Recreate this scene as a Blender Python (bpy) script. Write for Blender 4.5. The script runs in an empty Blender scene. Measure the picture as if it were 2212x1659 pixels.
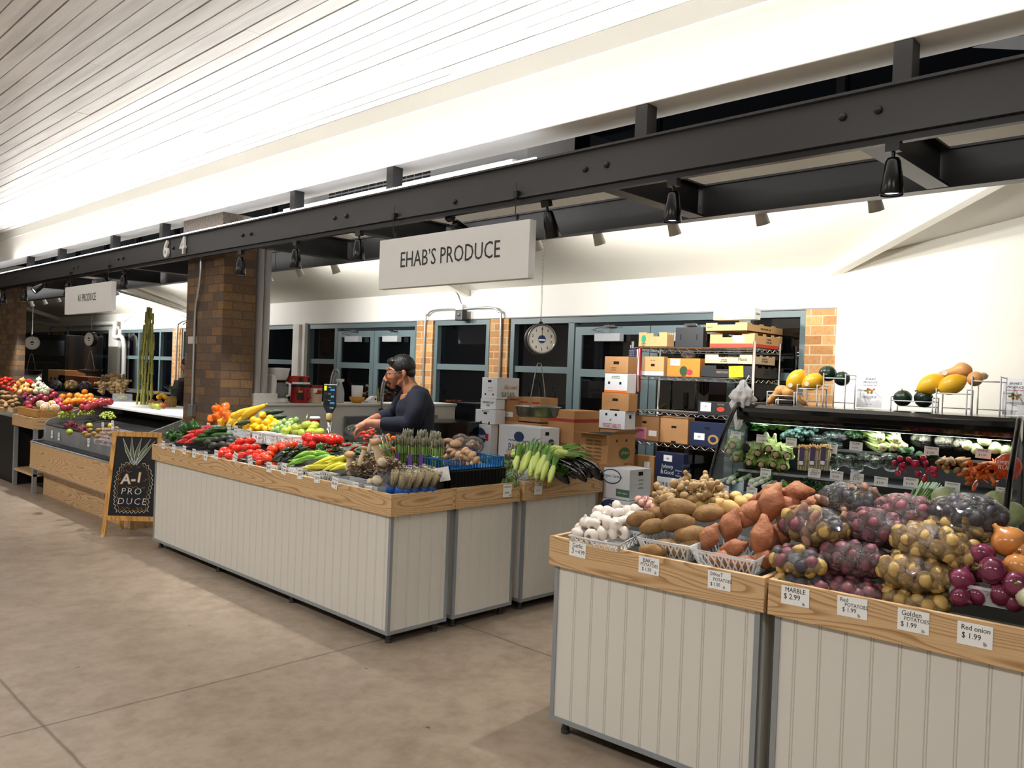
import bpy, bmesh, math, random
from mathutils import Matrix, Vector, Euler, noise
random.seed(7)
S = bpy.context.scene
COL = S.collection
PI = math.pi
# ---------------------------------------------------------------- camera
F, YAW, PIT, ROL = 1752.7, 45.94, -0.584, 2.193
cam = bpy.data.cameras.new('camera'); camo = bpy.data.objects.new('camera', cam); COL.objects.link(camo)
cam.sensor_fit = 'HORIZONTAL'; cam.sensor_width = 36.0; cam.lens = 36.0*F/2212; cam.clip_start = .05; cam.clip_end = 100
_y, _p, _r = map(math.radians, (YAW, PIT, ROL))
FW = Vector((math.sin(_y)*math.cos(_p), math.cos(_y)*math.cos(_p), math.sin(_p)))
RT = Vector((math.cos(_y), -math.sin(_y), 0)); UP = RT.cross(FW)
R_ = math.cos(_r)*RT + math.sin(_r)*UP; U_ = -math.sin(_r)*RT + math.cos(_r)*UP
camo.matrix_world = Matrix(((R_.x, U_.x, -FW.x, 0), (R_.y, U_.y, -FW.y, 0), (R_.z, U_.z, -FW.z, 1.6), (0, 0, 0, 1)))
S.camera = camo
def at(u, v, x=None, y=None, z=None):
    """where the line of sight through a photo pixel meets a plane of the room"""
    d = FW + R_*((u-1106)/F) - U_*((v-829.5)/F)
    t = x/d.x if x is not None else y/d.y if y is not None else (z-1.6)/d.z
    return Vector((0, 0, 1.6)) + d*t
# ---------------------------------------------------------------- world, exposure
S.view_settings.view_transform = 'Standard'; S.view_settings.look = 'None'
S.view_settings.exposure = 0.22; S.view_settings.gamma = 1.0; S.view_settings.use_curve_mapping = False
W = bpy.data.worlds.new('world'); S.world = W; W.use_nodes = True
W.node_tree.nodes['Background'].inputs[0].default_value = (.80, .86, 1, 1)
W.node_tree.nodes['Background'].inputs[1].default_value = .03
def area(name, loc, size, power, rot=(0, 0, 0), color=(1, .985, .96), spread=180):
    l = bpy.data.lights.new(name, 'AREA'); l.shape = 'RECTANGLE'; l.size, l.size_y = size; l.energy = power; l.color = color
    l.spread = math.radians(spread)
    o = bpy.data.objects.new(name, l); o.location = loc; o.rotation_euler = rot; COL.objects.link(o); return o
def spot(name, loc, aim, power, angle=60, blend=.6, color=(1, .985, .96), r=.03):
    l = bpy.data.lights.new(name, 'SPOT'); l.energy = power; l.color = color; l.spot_size = math.radians(angle); l.spot_blend = blend; l.shadow_soft_size = r
    o = bpy.data.objects.new(name, l); o.location = loc
    o.rotation_euler = (Vector(aim)-Vector(loc)).to_track_quat('-Z', 'Y').to_euler(); COL.objects.link(o); return o
# hall lamps over the aisle (behind and above the photographer)
for yy in (-1.5, 2.0, 5.5, 9.0, 13.0):
    area('hall_lamp', (-.6, yy, 3.36), (.5, 1.6), 62, color=(1, .985, .955))
# linear uplight lying on the front beam, then added fill lights brightening the upper rear room
area('beam_uplight', (3.30, 8.2, 2.90), (.06, 10.0), 100, (math.radians(0), math.radians(180-48), 0), (1, .98, .93))
area('beam_uplight', (3.30, 1.4, 2.90), (.06, 3.6), 36, (math.radians(0), math.radians(180-48), 0), (1, .98, .93))

area('rear_fill_light', (3.85, 14.0, 2.86), (.06, 12.0), 45, (0, math.radians(180+25), 0), (1, .99, .96))
area('rear_fill_light', (3.80, 5.7, 2.86), (.06, 3.2), 13, (0, math.radians(180+25), 0), (1, .99, .96))
area('rear_fill_light', (3.80, 2.0, 2.86), (.06, 4.0), 8, (0, math.radians(180+25), 0), (1, .99, .96))
# ---------------------------------------------------------------- materials
MATS = {}
def lin(c):
    if isinstance(c, str): c = [int(c[i:i+2], 16)/255 for i in (0, 2, 4)]
    return tuple(((x+.055)/1.055)**2.4 if x > .04045 else x/12.92 for x in c)+(1,)
def M(name, col='808080', rough=.5, metal=0, spec=.5, col2=None, nscale=8, nmix=1, bump=0, bscale=40, trans=0, alpha=1, emit=0, vary=0, coat=0, sss=0, stretch=(1, 1, 1), ior=1.45, detail=4, lo=.35, hi=.65):
    if name in MATS: return MATS[name]
    m = bpy.data.materials.new(name); m.use_nodes = True; nt = m.node_tree; N = nt.nodes; L = nt.links
    b = N['Principled BSDF']; MATS[name] = m
    b.inputs['Roughness'].default_value = rough; b.inputs['Metallic'].default_value = metal
    b.inputs['Specular IOR Level'].default_value = spec; b.inputs['IOR'].default_value = ior
    b.inputs['Transmission Weight'].default_value = trans; b.inputs['Alpha'].default_value = alpha
    b.inputs['Coat Weight'].default_value = coat
    if sss:
        b.inputs['Subsurface Weight'].default_value = sss; b.inputs['Subsurface Scale'].default_value = .01
    c = lin(col); b.inputs['Base Color'].default_value = c
    out = None
    if col2 or bump:
        tc = N.new('ShaderNodeTexCoord'); mp = N.new('ShaderNodeMapping'); mp.inputs['Scale'].default_value = stretch
        L.new(tc.outputs['Object'], mp.inputs[0])
        if vary or True:
            oi = N.new('ShaderNodeObjectInfo'); ad = N.new('ShaderNodeVectorMath'); ad.operation = 'ADD'
            cm = N.new('ShaderNodeVectorMath'); cm.operation = 'SCALE'; cm.inputs['Scale'].default_value = 37.0
            L.new(oi.outputs['Random'], cm.inputs[0]); L.new(tc.outputs['Object'], ad.inputs[0]); L.new(cm.outputs[0], ad.inputs[1]); L.new(ad.outputs[0], mp.inputs[0])
    if col2:
        n = N.new('ShaderNodeTexNoise'); n.inputs['Scale'].default_value = nscale; n.inputs['Detail'].default_value = detail
        L.new(mp.outputs[0], n.inputs['Vector'])
        cr = N.new('ShaderNodeValToRGB'); cr.color_ramp.elements[0].position = lo; cr.color_ramp.elements[1].position = hi
        cr.color_ramp.elements[0].color = c; cr.color_ramp.elements[1].color = lin(col2)
        L.new(n.outputs['Fac'], cr.inputs[0]); out = cr.outputs[0]
    if vary:
        hs = N.new('ShaderNodeHueSaturation'); oi2 = N.new('ShaderNodeObjectInfo'); mr = N.new('ShaderNodeMapRange')
        mr.inputs[3].default_value = 1-vary; mr.inputs[4].default_value = 1+vary
        L.new(oi2.outputs['Random'], mr.inputs[0]); L.new(mr.outputs[0], hs.inputs['Value'])
        if out: L.new(out, hs.inputs['Color'])
        else: hs.inputs['Color'].default_value = c
        out = hs.outputs[0]
    if out: L.new(out, b.inputs['Base Color'])
    if bump:
        n2 = N.new('ShaderNodeTexNoise'); n2.inputs['Scale'].default_value = bscale; n2.inputs['Detail'].default_value = 5
        L.new(mp.outputs[0], n2.inputs['Vector']); bp = N.new('ShaderNodeBump'); bp.inputs['Strength'].default_value = bump; bp.inputs['Distance'].default_value = .01
        L.new(n2.outputs['Fac'], bp.inputs['Height']); L.new(bp.outputs[0], b.inputs['Normal'])
    if emit:
        b.inputs['Emission Color'].default_value = c; b.inputs['Emission Strength'].default_value = emit
    return m
def wood(name, light, dark, sc=(6, 1.0, 9), dist=5.0, wscale=2.2, rough=.45):
    m = bpy.data.materials.new(name); m.use_nodes = True; nt = m.node_tree; N = nt.nodes; L = nt.links; b = N['Principled BSDF']
    MATS[name] = m
    tc = N.new('ShaderNodeTexCoord'); mp = N.new('ShaderNodeMapping'); mp.inputs['Scale'].default_value = sc
    L.new(tc.outputs['Object'], mp.inputs[0])
    n = N.new('ShaderNodeTexNoise'); n.inputs['Scale'].default_value = .55; n.inputs['Detail'].default_value = 1.5
    L.new(mp.outputs[0], n.inputs['Vector'])
    mu = N.new('ShaderNodeMath'); mu.operation = 'MULTIPLY'; mu.inputs[1].default_value = wscale*16; L.new(n.outputs['Fac'], mu.inputs[0])
    si = N.new('ShaderNodeMath'); si.operation = 'FRACT'; L.new(mu.outputs[0], si.inputs[0])
    n2 = N.new('ShaderNodeTexNoise'); n2.inputs['Scale'].default_value = 30; n2.inputs['Detail'].default_value = 3
    mp2 = N.new('ShaderNodeMapping'); mp2.inputs['Scale'].default_value = (sc[0], sc[1]*.12, sc[2]); L.new(tc.outputs['Object'], mp2.inputs[0]); L.new(mp2.outputs[0], n2.inputs['Vector'])
    cr = N.new('ShaderNodeValToRGB'); e = cr.color_ramp.elements; e[0].position = 0; e[0].color = lin(dark); e[1].position = .38; e[1].color = lin(light)
    e2 = cr.color_ramp.elements.new(.93); e2.color = lin(light); e3 = cr.color_ramp.elements.new(1); e3.color = lin(dark)
    L.new(si.outputs[0], cr.inputs[0])
    mx = N.new('ShaderNodeMixRGB'); mx.blend_type = 'MULTIPLY'; mx.inputs[0].default_value = .35
    cr2 = N.new('ShaderNodeValToRGB'); cr2.color_ramp.elements[0].position = .3; cr2.color_ramp.elements[0].color = (.55, .5, .42, 1); cr2.color_ramp.elements[1].position = .6; cr2.color_ramp.elements[1].color = (1, 1, 1, 1)
    L.new(n2.outputs['Fac'], cr2.inputs[0]); L.new(cr.outputs[0], mx.inputs[1]); L.new(cr2.outputs[0], mx.inputs[2])
    L.new(mx.outputs[0], b.inputs['Base Color']); b.inputs['Roughness'].default_value = rough
    return m
WOOD = wood('ash_wood', 'D6B386', 'A97F52')
WOODX = wood('ash_wood_side', 'D6B386', 'A97F52', sc=(1.0, 6, 9))
PINE = wood('pine_wood', 'D9A55E', 'B57C38', sc=(9, 9, .8), wscale=1.2)
def brick(name, cols, mortar, bw=.2032, bh=.0813, off=.5, msz=.006):
    m = bpy.data.materials.new(name); m.use_nodes = True; nt = m.node_tree; N = nt.nodes; L = nt.links; b = N['Principled BSDF']; MATS[name] = m
    tc = N.new('ShaderNodeTexCoord'); sx = N.new('ShaderNodeSeparateXYZ'); L.new(tc.outputs['Object'], sx.inputs[0])
    ad = N.new('ShaderNodeMath'); ad.operation = 'SUBTRACT'; L.new(sx.outputs[0], ad.inputs[0]); L.new(sx.outputs[1], ad.inputs[1])
    cx = N.new('ShaderNodeCombineXYZ'); L.new(ad.outputs[0], cx.inputs[0]); L.new(sx.outputs[2], cx.inputs[1])
    bt = N.new('ShaderNodeTexBrick'); L.new(cx.outputs[0], bt.inputs['Vector']); bt.inputs['Scale'].default_value = 1
    bt.inputs['Brick Width'].default_value = bw; bt.inputs['Row Height'].default_value = bh; bt.inputs['Mortar Size'].default_value = msz; bt.inputs['Mortar Smooth'].default_value = .2
    bt.offset = off; bt.inputs['Bias'].default_value = 0
    bt.inputs['Color1'].default_value = (0, 0, 0, 1); bt.inputs['Color2'].default_value = (1, 1, 1, 1); bt.inputs['Mortar'].default_value = (.5, .5, .5, 1)
    cr = N.new('ShaderNodeValToRGB'); cr.color_ramp.interpolation = 'LINEAR'
    els = cr.color_ramp.elements
    for i, c in enumerate(cols):
        p = i/(len(cols)-1)
        e = els[0] if i == 0 else els[1] if i == len(cols)-1 else els.new(p)
        e.position = p; e.color = lin(c)
    L.new(bt.outputs['Color'], cr.inputs[0])
    nz = N.new('ShaderNodeTexNoise'); nz.inputs['Scale'].default_value = 35; nz.inputs['Detail'].default_value = 6; L.new(tc.outputs['Object'], nz.inputs['Vector'])
    c2 = N.new('ShaderNodeValToRGB'); c2.color_ramp.elements[0].position = .3; c2.color_ramp.elements[0].color = (.62, .6, .58, 1); c2.color_ramp.elements[1].position = .55; c2.color_ramp.elements[1].color = (1, 1, 1, 1)
    L.new(nz.outputs['Fac'], c2.inputs[0])
    mu = N.new('ShaderNodeMixRGB'); mu.blend_type = 'MULTIPLY'; mu.inputs[0].default_value = .6; L.new(cr.outputs[0], mu.inputs[1]); L.new(c2.outputs[0], mu.inputs[2])
    mx = N.new('ShaderNodeMixRGB'); L.new(bt.outputs['Fac'], mx.inputs[0]); L.new(mu.outputs[0], mx.inputs[1]); mx.inputs[2].default_value = lin(mortar)
    L.new(mx.outputs[0], b.inputs['Base Color']); b.inputs['Roughness'].default_value = .8
    bp = N.new('ShaderNodeBump'); bp.inputs['Strength'].default_value = .5; bp.inputs['Distance'].default_value = .006; bp.invert = True
    L.new(bt.outputs['Fac'], bp.inputs['Height']); L.new(bp.outputs[0], b.inputs['Normal'])
    return m
BRICK_W = brick('orange_brick', ['A2703F', 'C4915A', 'B37A47', 'C99A64'], 'B7A789')
BRICK_C = brick('brown_brick', ['4E4036', '8A6644', '6B594A', '8E7050', '5B4E42', '7C5E3C'], '4A4038', off=.5, msz=.005)
WHITE = M('white_paint', 'EEECE6', .6)
STEEL = M('dark_steel_paint', '3A3A3C', .35, spec=.5)
STEELB = M('black_steel_paint', '1C1C1E', .4)
BLACK = M('black_plastic', '0B0B0C', .35)
GREYF = M('teal_grey_frame', '58686B', .45)
GLASS = M('night_window_glass', '04060A', .03, spec=.9)
ALU = M('grey_aluminium_trim', '9AA0A6', .38, metal=.35)
BEAD = M('cream_beadboard', 'D9D6CE', .42)
PAPER = M('white_card', 'F2F2F0', .6)
INK = M('black_ink', '101014', .6)
GALV = M('galvanised_conduit', 'B9BCC0', .28, metal=.8)
CHROME = M('chrome', 'D5D7DA', .15, metal=1)
CLEAR = M('clear_plastic', 'F4F8FA', .08, alpha=.16, spec=.6)
CLEARB = M('milky_plastic', 'E8EDF0', .25, alpha=.42)
BAG = M('clear_bag_film', 'FFFFFF', .16, alpha=.15, spec=1.0, bump=1.0, bscale=22, ior=1.8, stretch=(1, 1, 2.4))
def film(name, tint=(1, 1, 1), base=.04, rough=.09, bs=24, strength=1.0):
    m = bpy.data.materials.new(name); m.use_nodes = True; N = m.node_tree.nodes; L = m.node_tree.links; MATS[name] = m
    N.remove(N['Principled BSDF']); out = N['Material Output']; tc = N.new('ShaderNodeTexCoord'); mp = N.new('ShaderNodeMapping'); mp.inputs['Scale'].default_value = (1, 1, 2.2); L.new(tc.outputs['Object'], mp.inputs[0])
    n = N.new('ShaderNodeTexNoise'); n.inputs['Scale'].default_value = bs; n.inputs['Detail'].default_value = 4; n.inputs['Distortion'].default_value = 1.2; L.new(mp.outputs[0], n.inputs['Vector'])
    b = N.new('ShaderNodeBump'); b.inputs['Strength'].default_value = strength; b.inputs['Distance'].default_value = .02; L.new(n.outputs['Fac'], b.inputs['Height'])
    tr = N.new('ShaderNodeBsdfTransparent'); tr.inputs[0].default_value = (*tint, 1); gl = N.new('ShaderNodeBsdfGlossy'); gl.inputs['Roughness'].default_value = rough; L.new(b.outputs[0], gl.inputs['Normal'])
    fr_ = N.new('ShaderNodeFresnel'); fr_.inputs[0].default_value = 1.55; L.new(b.outputs[0], fr_.inputs['Normal']); ad = N.new('ShaderNodeMath'); ad.operation = 'MULTIPLY_ADD'; ad.inputs[1].default_value = .9; ad.inputs[2].default_value = base; ad.use_clamp = True; L.new(fr_.outputs[0], ad.inputs[0])
    mx = N.new('ShaderNodeMixShader'); L.new(ad.outputs[0], mx.inputs[0]); L.new(tr.outputs[0], mx.inputs[1]); L.new(gl.outputs[0], mx.inputs[2]); L.new(mx.outputs[0], out.inputs['Surface']); return m
BAG = film('clear_bag_film_crinkled')
PIPEW = M('white_pipe', 'D8D6D2', .4)

# ---------------------------------------------------------------- mesh builder
class MB:
    def __init__(s): s.v = []; s.f = []
    def add(s, vs, fs, T=None):
        o = len(s.v); s.v += [tuple(T @ Vector(p)) if T else tuple(p) for p in vs]; s.f += [tuple(i+o for i in f) for f in fs]; return s
    def box(s, x0, x1, y0, y1, z0, z1, T=None):
        return s.add([(x0, y0, z0), (x1, y0, z0), (x1, y1, z0), (x0, y1, z0), (x0, y0, z1), (x1, y0, z1), (x1, y1, z1), (x0, y1, z1)],
                     [(0, 3, 2, 1), (4, 5, 6, 7), (0, 1, 5, 4), (1, 2, 6, 5), (2, 3, 7, 6), (3, 0, 4, 7)], T)
    def cbox(s, c, d, T=None):
        return s.box(c[0]-d[0]/2, c[0]+d[0]/2, c[1]-d[1]/2, c[1]+d[1]/2, c[2]-d[2]/2, c[2]+d[2]/2, T)
    def prism(s, pts, z0, z1, T=None):
        """polygon in xy extruded along z"""
        n = len(pts); vs = [(p[0], p[1], z0) for p in pts]+[(p[0], p[1], z1) for p in pts]
        return s.add(vs, [tuple(range(n-1, -1, -1)), tuple(range(n, 2*n))]+[(i, (i+1) % n, n+(i+1) % n, n+i) for i in range(n)], T)
    def lathe(s, prof, n=16, T=None, caps=True):
        vs = []; fs = []; k = len(prof)
        for r, z in prof:
            for i in range(n): a = 2*PI*i/n; vs.append((r*math.cos(a), r*math.sin(a), z))
        for j in range(k-1):
            for i in range(n): fs.append((j*n+i, j*n+(i+1) % n, (j+1)*n+(i+1) % n, (j+1)*n+i))
        if caps:
            if prof[0][0] > 1e-5: fs.append(tuple(range(n-1, -1, -1)))
            if prof[-1][0] > 1e-5: fs.append(tuple((k-1)*n+i for i in range(n)))
        return s.add(vs, fs, T)
    def tube(s, pts, r, n=8, closed=False, T=None):
        pts = [Vector(p) for p in pts]; m = len(pts); vs = []; fs = []
        rr = r if isinstance(r, (list, tuple)) else [r]*m
        up = Vector((0, 0, 1)); prev = None
        for i, p in enumerate(pts):
            a = pts[(i-1) % m] if (i > 0 or closed) else p; b = pts[(i+1) % m] if (i < m-1 or closed) else p
            t = (b-a); t = t.normalized() if t.length > 1e-9 else Vector((0, 0, 1))
            if prev is None:
                x = t.cross(up) if abs(t.z) < .9 else t.cross(Vector((1, 0, 0)))
            else: x = prev - t*prev.dot(t)
            x.normalize(); prev = x; y = t.cross(x)
            for k in range(n): q = 2*PI*k/n; vs.append(p+(x*math.cos(q)+y*math.sin(q))*rr[i])
        for i in range(m if closed else m-1):
            j = (i+1) % m
            for k in range(n): fs.append((i*n+k, i*n+(k+1) % n, j*n+(k+1) % n, j*n+k))
        if not closed: fs += [tuple(range(n-1, -1, -1)), tuple((m-1)*n+k for k in range(n))]
        return s.add(vs, fs, T)
    def blob(s, c, r, n=10, m=7, T=None, f=None):
        """ellipsoid; f(dir)->radius factor"""
        vs = []; fs = []; r = (r, r, r) if not isinstance(r, (tuple, list)) else r
        for j in range(m+1):
            th = PI*j/m
            for i in range(n):
                a = 2*PI*i/n; d = Vector((math.sin(th)*math.cos(a), math.sin(th)*math.sin(a), math.cos(th)))
                k = f(d) if f else 1; vs.append((c[0]+d.x*r[0]*k, c[1]+d.y*r[1]*k, c[2]+d.z*r[2]*k))
        for j in range(m):
            for i in range(n): fs.append((j*n+i, (j+1)*n+i, (j+1)*n+(i+1) % n, j*n+(i+1) % n))
        return s.add(vs, fs, T)
    def quad(s, a, b, c, d): return s.add([a, b, c, d], [(0, 1, 2, 3)])
    def mesh(s, name, mat=None, smooth=False):
        me = bpy.data.meshes.new(name); me.from_pydata(s.v, [], s.f)
        if smooth: me.polygons.foreach_set('use_smooth', [True]*len(me.polygons))
        if mat: me.materials.append(mat)
        me.validate(); me.update(); return me
    def build(s, name, mat, parent=None, smooth=False, world=False, bevel=0):
        me = s.mesh(name, mat, False)
        bm = bmesh.new(); bm.from_mesh(me); bmesh.ops.remove_doubles(bm, verts=bm.verts, dist=1e-6)
        if bevel: bmesh.ops.bevel(bm, geom=[e for e in bm.edges if e.is_manifold and e.calc_face_angle(0) > .6], offset=bevel, segments=2, affect='EDGES', profile=.6)
        bmesh.ops.recalc_face_normals(bm, faces=bm.faces)
        for fc in bm.faces: fc.smooth = smooth
        bm.to_mesh(me); bm.free()
        o = bpy.data.objects.new(name, me); COL.objects.link(o)
        if parent:
            o.parent = parent
            if world: o.matrix_parent_inverse = parent.matrix_basis.inverted()
        return o
def tag(o, label=None, cat=None, group=None, kind=None):
    if label: o['label'] = label
    if cat: o['category'] = cat
    if group: o['group'] = group
    if kind: o['kind'] = kind
    return o
def thing(name, label, cat, loc=(0, 0, 0), rz=0, group=None, rot=None):
    o = bpy.data.objects.new(name, None); COL.objects.link(o); o.empty_display_size = .05
    o.location = loc; o.rotation_euler = rot if rot else (0, 0, rz); return tag(o, label, cat, group)
def struct(o): o['kind'] = 'structure'; return o
def dup(src, loc=None, rot=None, scale=None, label=None, group=None):
    r = src.copy(); COL.objects.link(r)
    if loc is not None: r.location = loc
    if rot is not None: r.rotation_euler = rot
    if scale is not None: r.scale = scale if isinstance(scale, (tuple, list)) else (scale,)*3
    if label: r['label'] = label
    if group: r['group'] = group
    elif 'group' in r.keys() and group == '': del r['group']
    for ch in list(src.children):
        c = ch.copy(); COL.objects.link(c); c.parent = r
        for g in list(ch.children):
            d = g.copy(); COL.objects.link(d); d.parent = c
    return r
def text(s, size, mat, parent=None, loc=(0, 0, 0), rot=(0, 0, 0), sx=1.0, shear=0, ext=.0004, align='CENTER', name='lettering', off=0, space=1.0, line=1.0):
    c = bpy.data.curves.new('t', 'FONT'); c.body = s; c.size = size; c.align_x = align; c.align_y = 'CENTER'; c.extrude = ext; c.shear = shear
    c.offset = off; c.resolution_u = 2; c.space_character = space; c.space_line = line
    t = bpy.data.objects.new('t', c); COL.objects.link(t); dg = bpy.context.evaluated_depsgraph_get()
    me = bpy.data.meshes.new_from_object(t.evaluated_get(dg)); me.name = name
    bpy.data.objects.remove(t); bpy.data.curves.remove(c)
    me.materials.clear(); me.materials.append(mat)
    for v in me.vertices: v.co.x *= sx
    o = bpy.data.objects.new(name, me); COL.objects.link(o)
    if parent: o.parent = parent
    o.location = loc; o.rotation_euler = rot; return o
def xform(o, T):
    o.data.transform(T); return o
def smoothpath(pts, n=6):
    """catmull-rom through points"""
    P = [Vector(p) for p in pts]; out = []
    for i in range(len(P)-1):
        a = P[max(i-1, 0)]; b = P[i]; c = P[i+1]; d = P[min(i+2, len(P)-1)]
        for k in range(n):
            t = k/n; out.append(.5*((2*b)+(c-a)*t+(2*a-5*b+4*c-d)*t*t+(3*b-a-3*c+d)*t**3))
    out.append(P[-1]); return out
# ================================================================ SETTING
# floor with saw-cut joints
fm = bpy.data.materials.new('concrete_floor'); fm.use_nodes = True
def _floor():
    N = fm.node_tree.nodes; L = fm.node_tree.links; b = N['Principled BSDF']; tc = N.new('ShaderNodeTexCoord')
    def nz(sc, det, rough=.6):
        n = N.new('ShaderNodeTexNoise'); n.inputs['Scale'].default_value = sc; n.inputs['Detail'].default_value = det; n.inputs['Roughness'].default_value = rough; L.new(tc.outputs['Object'], n.inputs['Vector']); return n
    def ramp(src, *st):
        c = N.new('ShaderNodeValToRGB'); e = c.color_ramp.elements
        for i, (p, col) in enumerate(st):
            q = e[0] if i == 0 else e[1] if i == len(st)-1 else e.new(p)
            q.position = p; q.color = lin(col)
        L.new(src, c.inputs[0]); return c
    def mul(a, bb, f=1.0):
        m = N.new('ShaderNodeMixRGB'); m.blend_type = 'MULTIPLY'; m.inputs[0].default_value = f; L.new(a, m.inputs[1]); L.new(bb, m.inputs[2]); return m.outputs[0]
    base = ramp(nz(.9, 6).outputs['Fac'], (.3, '988979'), (.5, 'AE9E8C'), (.7, 'A29281'))
    fine = ramp(nz(7, 8, .7).outputs['Fac'], (.3, 'CDC8C0'), (.6, 'FFFFFF'))
    spots = ramp(nz(11, 3).outputs['Fac'], (.23, '7C6F60'), (.27, 'FFFFFF'))
    col = mul(mul(base.outputs[0], fine.outputs[0], .8), spots.outputs[0], .8)
    # joints
    wob = nz(3, 3); wb = N.new('ShaderNodeMath'); wb.operation = 'MULTIPLY_ADD'; wb.inputs[1].default_value = .03; wb.inputs[2].default_value = -.015; L.new(wob.outputs['Fac'], wb.inputs[0])
    sx = N.new('ShaderNodeSeparateXYZ'); L.new(tc.outputs['Object'], sx.inputs[0])
    for axis, pos in ((1, 4.02), (0, 1.195), (0, 3.675), (1, 8.4), (0, -1.2), (1, -.7)):
        s1 = N.new('ShaderNodeMath'); s1.operation = 'SUBTRACT'; L.new(sx.outputs[axis], s1.inputs[0]); s1.inputs[1].default_value = pos
        s2 = N.new('ShaderNodeMath'); s2.operation = 'ADD'; L.new(s1.outputs[0], s2.inputs[0]); L.new(wb.outputs[0], s2.inputs[1])
        s3 = N.new('ShaderNodeMath'); s3.operation = 'ABSOLUTE'; L.new(s2.outputs[0], s3.inputs[0])
        r = ramp(s3.outputs[0], (0, '6E6250'), (.006, 'B8B0A4'), (.012, 'FFFFFF')); col = mul(col, r.outputs[0], .75)
    L.new(col, b.inputs['Base Color'])
    rr = N.new('ShaderNodeMapRange'); L.new(nz(4, 5).outputs['Fac'], rr.inputs[0]); rr.inputs[3].default_value = .28; rr.inputs[4].default_value = .5; L.new(rr.outputs[0], b.inputs['Roughness'])
    b.inputs['Specular IOR Level'].default_value = .35
_floor()
struct(MB().box(-3.2, 8, -4, 27, -.165, -.065).build('floor', fm))
# plank ceiling (95 mm boards running along the aisle)
pm = bpy.data.materials.new('white_planks'); pm.use_nodes = True
def _pl():
    N = pm.node_tree.nodes; L = pm.node_tree.links; b = N['Principled BSDF']; tc = N.new('ShaderNodeTexCoord')
    mp = N.new('ShaderNodeMapping'); mp.inputs['Scale'].default_value = (10, .7, 10); L.new(tc.outputs['Object'], mp.inputs[0])
    n = N.new('ShaderNodeTexNoise'); n.inputs['Scale'].default_value = 2; n.inputs['Detail'].default_value = 6; L.new(mp.outputs[0], n.inputs['Vector'])
    c = N.new('ShaderNodeValToRGB'); c.color_ramp.elements[0].position = .3; c.color_ramp.elements[0].color = lin('CDCBCA'); c.color_ramp.elements[1].position = .6; c.color_ramp.elements[1].color = lin('E2E1E0')
    L.new(n.outputs['Fac'], c.inputs[0]); L.new(c.outputs[0], b.inputs['Base Color']); b.inputs['Roughness'].default_value = .38
    bp = N.new('ShaderNodeBump'); bp.inputs['Strength'].default_value = .25; bp.inputs['Distance'].default_value = .01; L.new(n.outputs['Fac'], bp.inputs['Height']); L.new(bp.outputs[0], b.inputs['Normal'])
_pl()
mb = MB(); x = 3.35; zc = 3.42
rnd = random.Random(3)
while x > -3.2:
    y = -4.0
    while y < 27:
        ln = rnd.uniform(2.2, 4.2); y1 = min(y+ln, 27); dz = rnd.uniform(0, .003)
        g = .0065+rnd.uniform(0, .003)
        mb.box(x-.095+g, x, y, y1-.0015, zc+dz, zc+.02); y = y1
    x -= .095
struct(mb.build('ceiling', pm))
struct(MB().box(-3.2, 3.35, -4, 27, zc+.024, zc+.08).build('ceiling_backing', M('ceiling_gap_shade', '4A423A', .9)))  # backing coloured dark to stand in for shade between the planks
# fascia beam boxed in white board, with its top strip
mb = MB(); mb.box(3.35, 3.62, -4, 27, 3.0, 3.62); struct(mb.build('trim_1', WHITE))
struct(MB().box(3.338, 3.35, -4, 27, 3.305, 3.42).build('trim_2', M('offwhite_paint', 'DDDBD3', .6)))
# back wall pieces (x = 6.62): white band, brick piers, openings
XW = 6.62; ZT = 2.25
struct(MB().box(XW, XW+.2, 2.72, 27, ZT, 3.0).build('wall_back', WHITE))
mb = MB(); mb.box(XW-.006, XW, 2.72, 27, ZT, ZT+.012)
struct(mb.build('trim_3', M('joint_grey', '77787A', .6)))
piers = [(2.72, 2.985, BRICK_W), (6.475, 6.775, BRICK_W), (7.80, 8.12, BRICK_W), (13.9, 14.3, BRICK_W), (15.03, 15.42, BRICK_C), (21.7, 22.5, BRICK_W)]
mb = MB()
for a, b_, m_ in piers: mb.box(XW-.02, XW+.2, a, b_, 0, ZT)
struct(mb.build('wall_brick', BRICK_W))
# wall beyond the last brick pier and the hipped soffit above
EV = 2.605
def z1(xx): return EV+.28*(XW-xx)
def z2(xx, yy): return EV+.045*(XW-xx)+.19*(2.77-yy)
struct(MB().add([(XW-.03, 2.72, 0), (XW-.03, -4, 0), (XW-.03, -4, z2(XW, -4)), (XW-.03, 2.72, EV+.01),
                 (XW+.2, 2.72, 0), (XW+.2, -4, 0), (XW+.2, -4, z2(XW, -4)), (XW+.2, 2.72, EV+.01)],
                [(0, 1, 2, 3), (4, 7, 6, 5), (0, 3, 7, 4), (0, 4, 5, 1), (3, 2, 6, 7), (1, 5, 6, 2)]).build('wall_right', M('warm_white_paint', 'E9E5DA', .55)))
XR = 4.78
hx, hy = XR, 2.77-1.3*(XW-XR)/1.05
mb = MB(); t = .06
def slab(poly, m_):
    n = len(poly); m_.add(list(poly)+[(p[0], p[1], p[2]+t) for p in poly], [tuple(range(n-1, -1, -1)), tuple(range(n, 2*n))]+[(i, (i+1) % n, n+(i+1) % n, n+i) for i in range(n)])
slab([(XW, 2.77, EV), (XW, 27, EV), (XR, 27, z1(XR)), (hx, hy, z1(XR))], mb)
slab([(XW, 2.77, EV), (hx, hy, z1(XR)), (XR, -4, z2(XR, -4)), (XW, -4, z2(XW, -4))], mb)
struct(mb.build('ceiling_rear', M('soffit_paint', 'D9D5C9', .5)))
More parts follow.
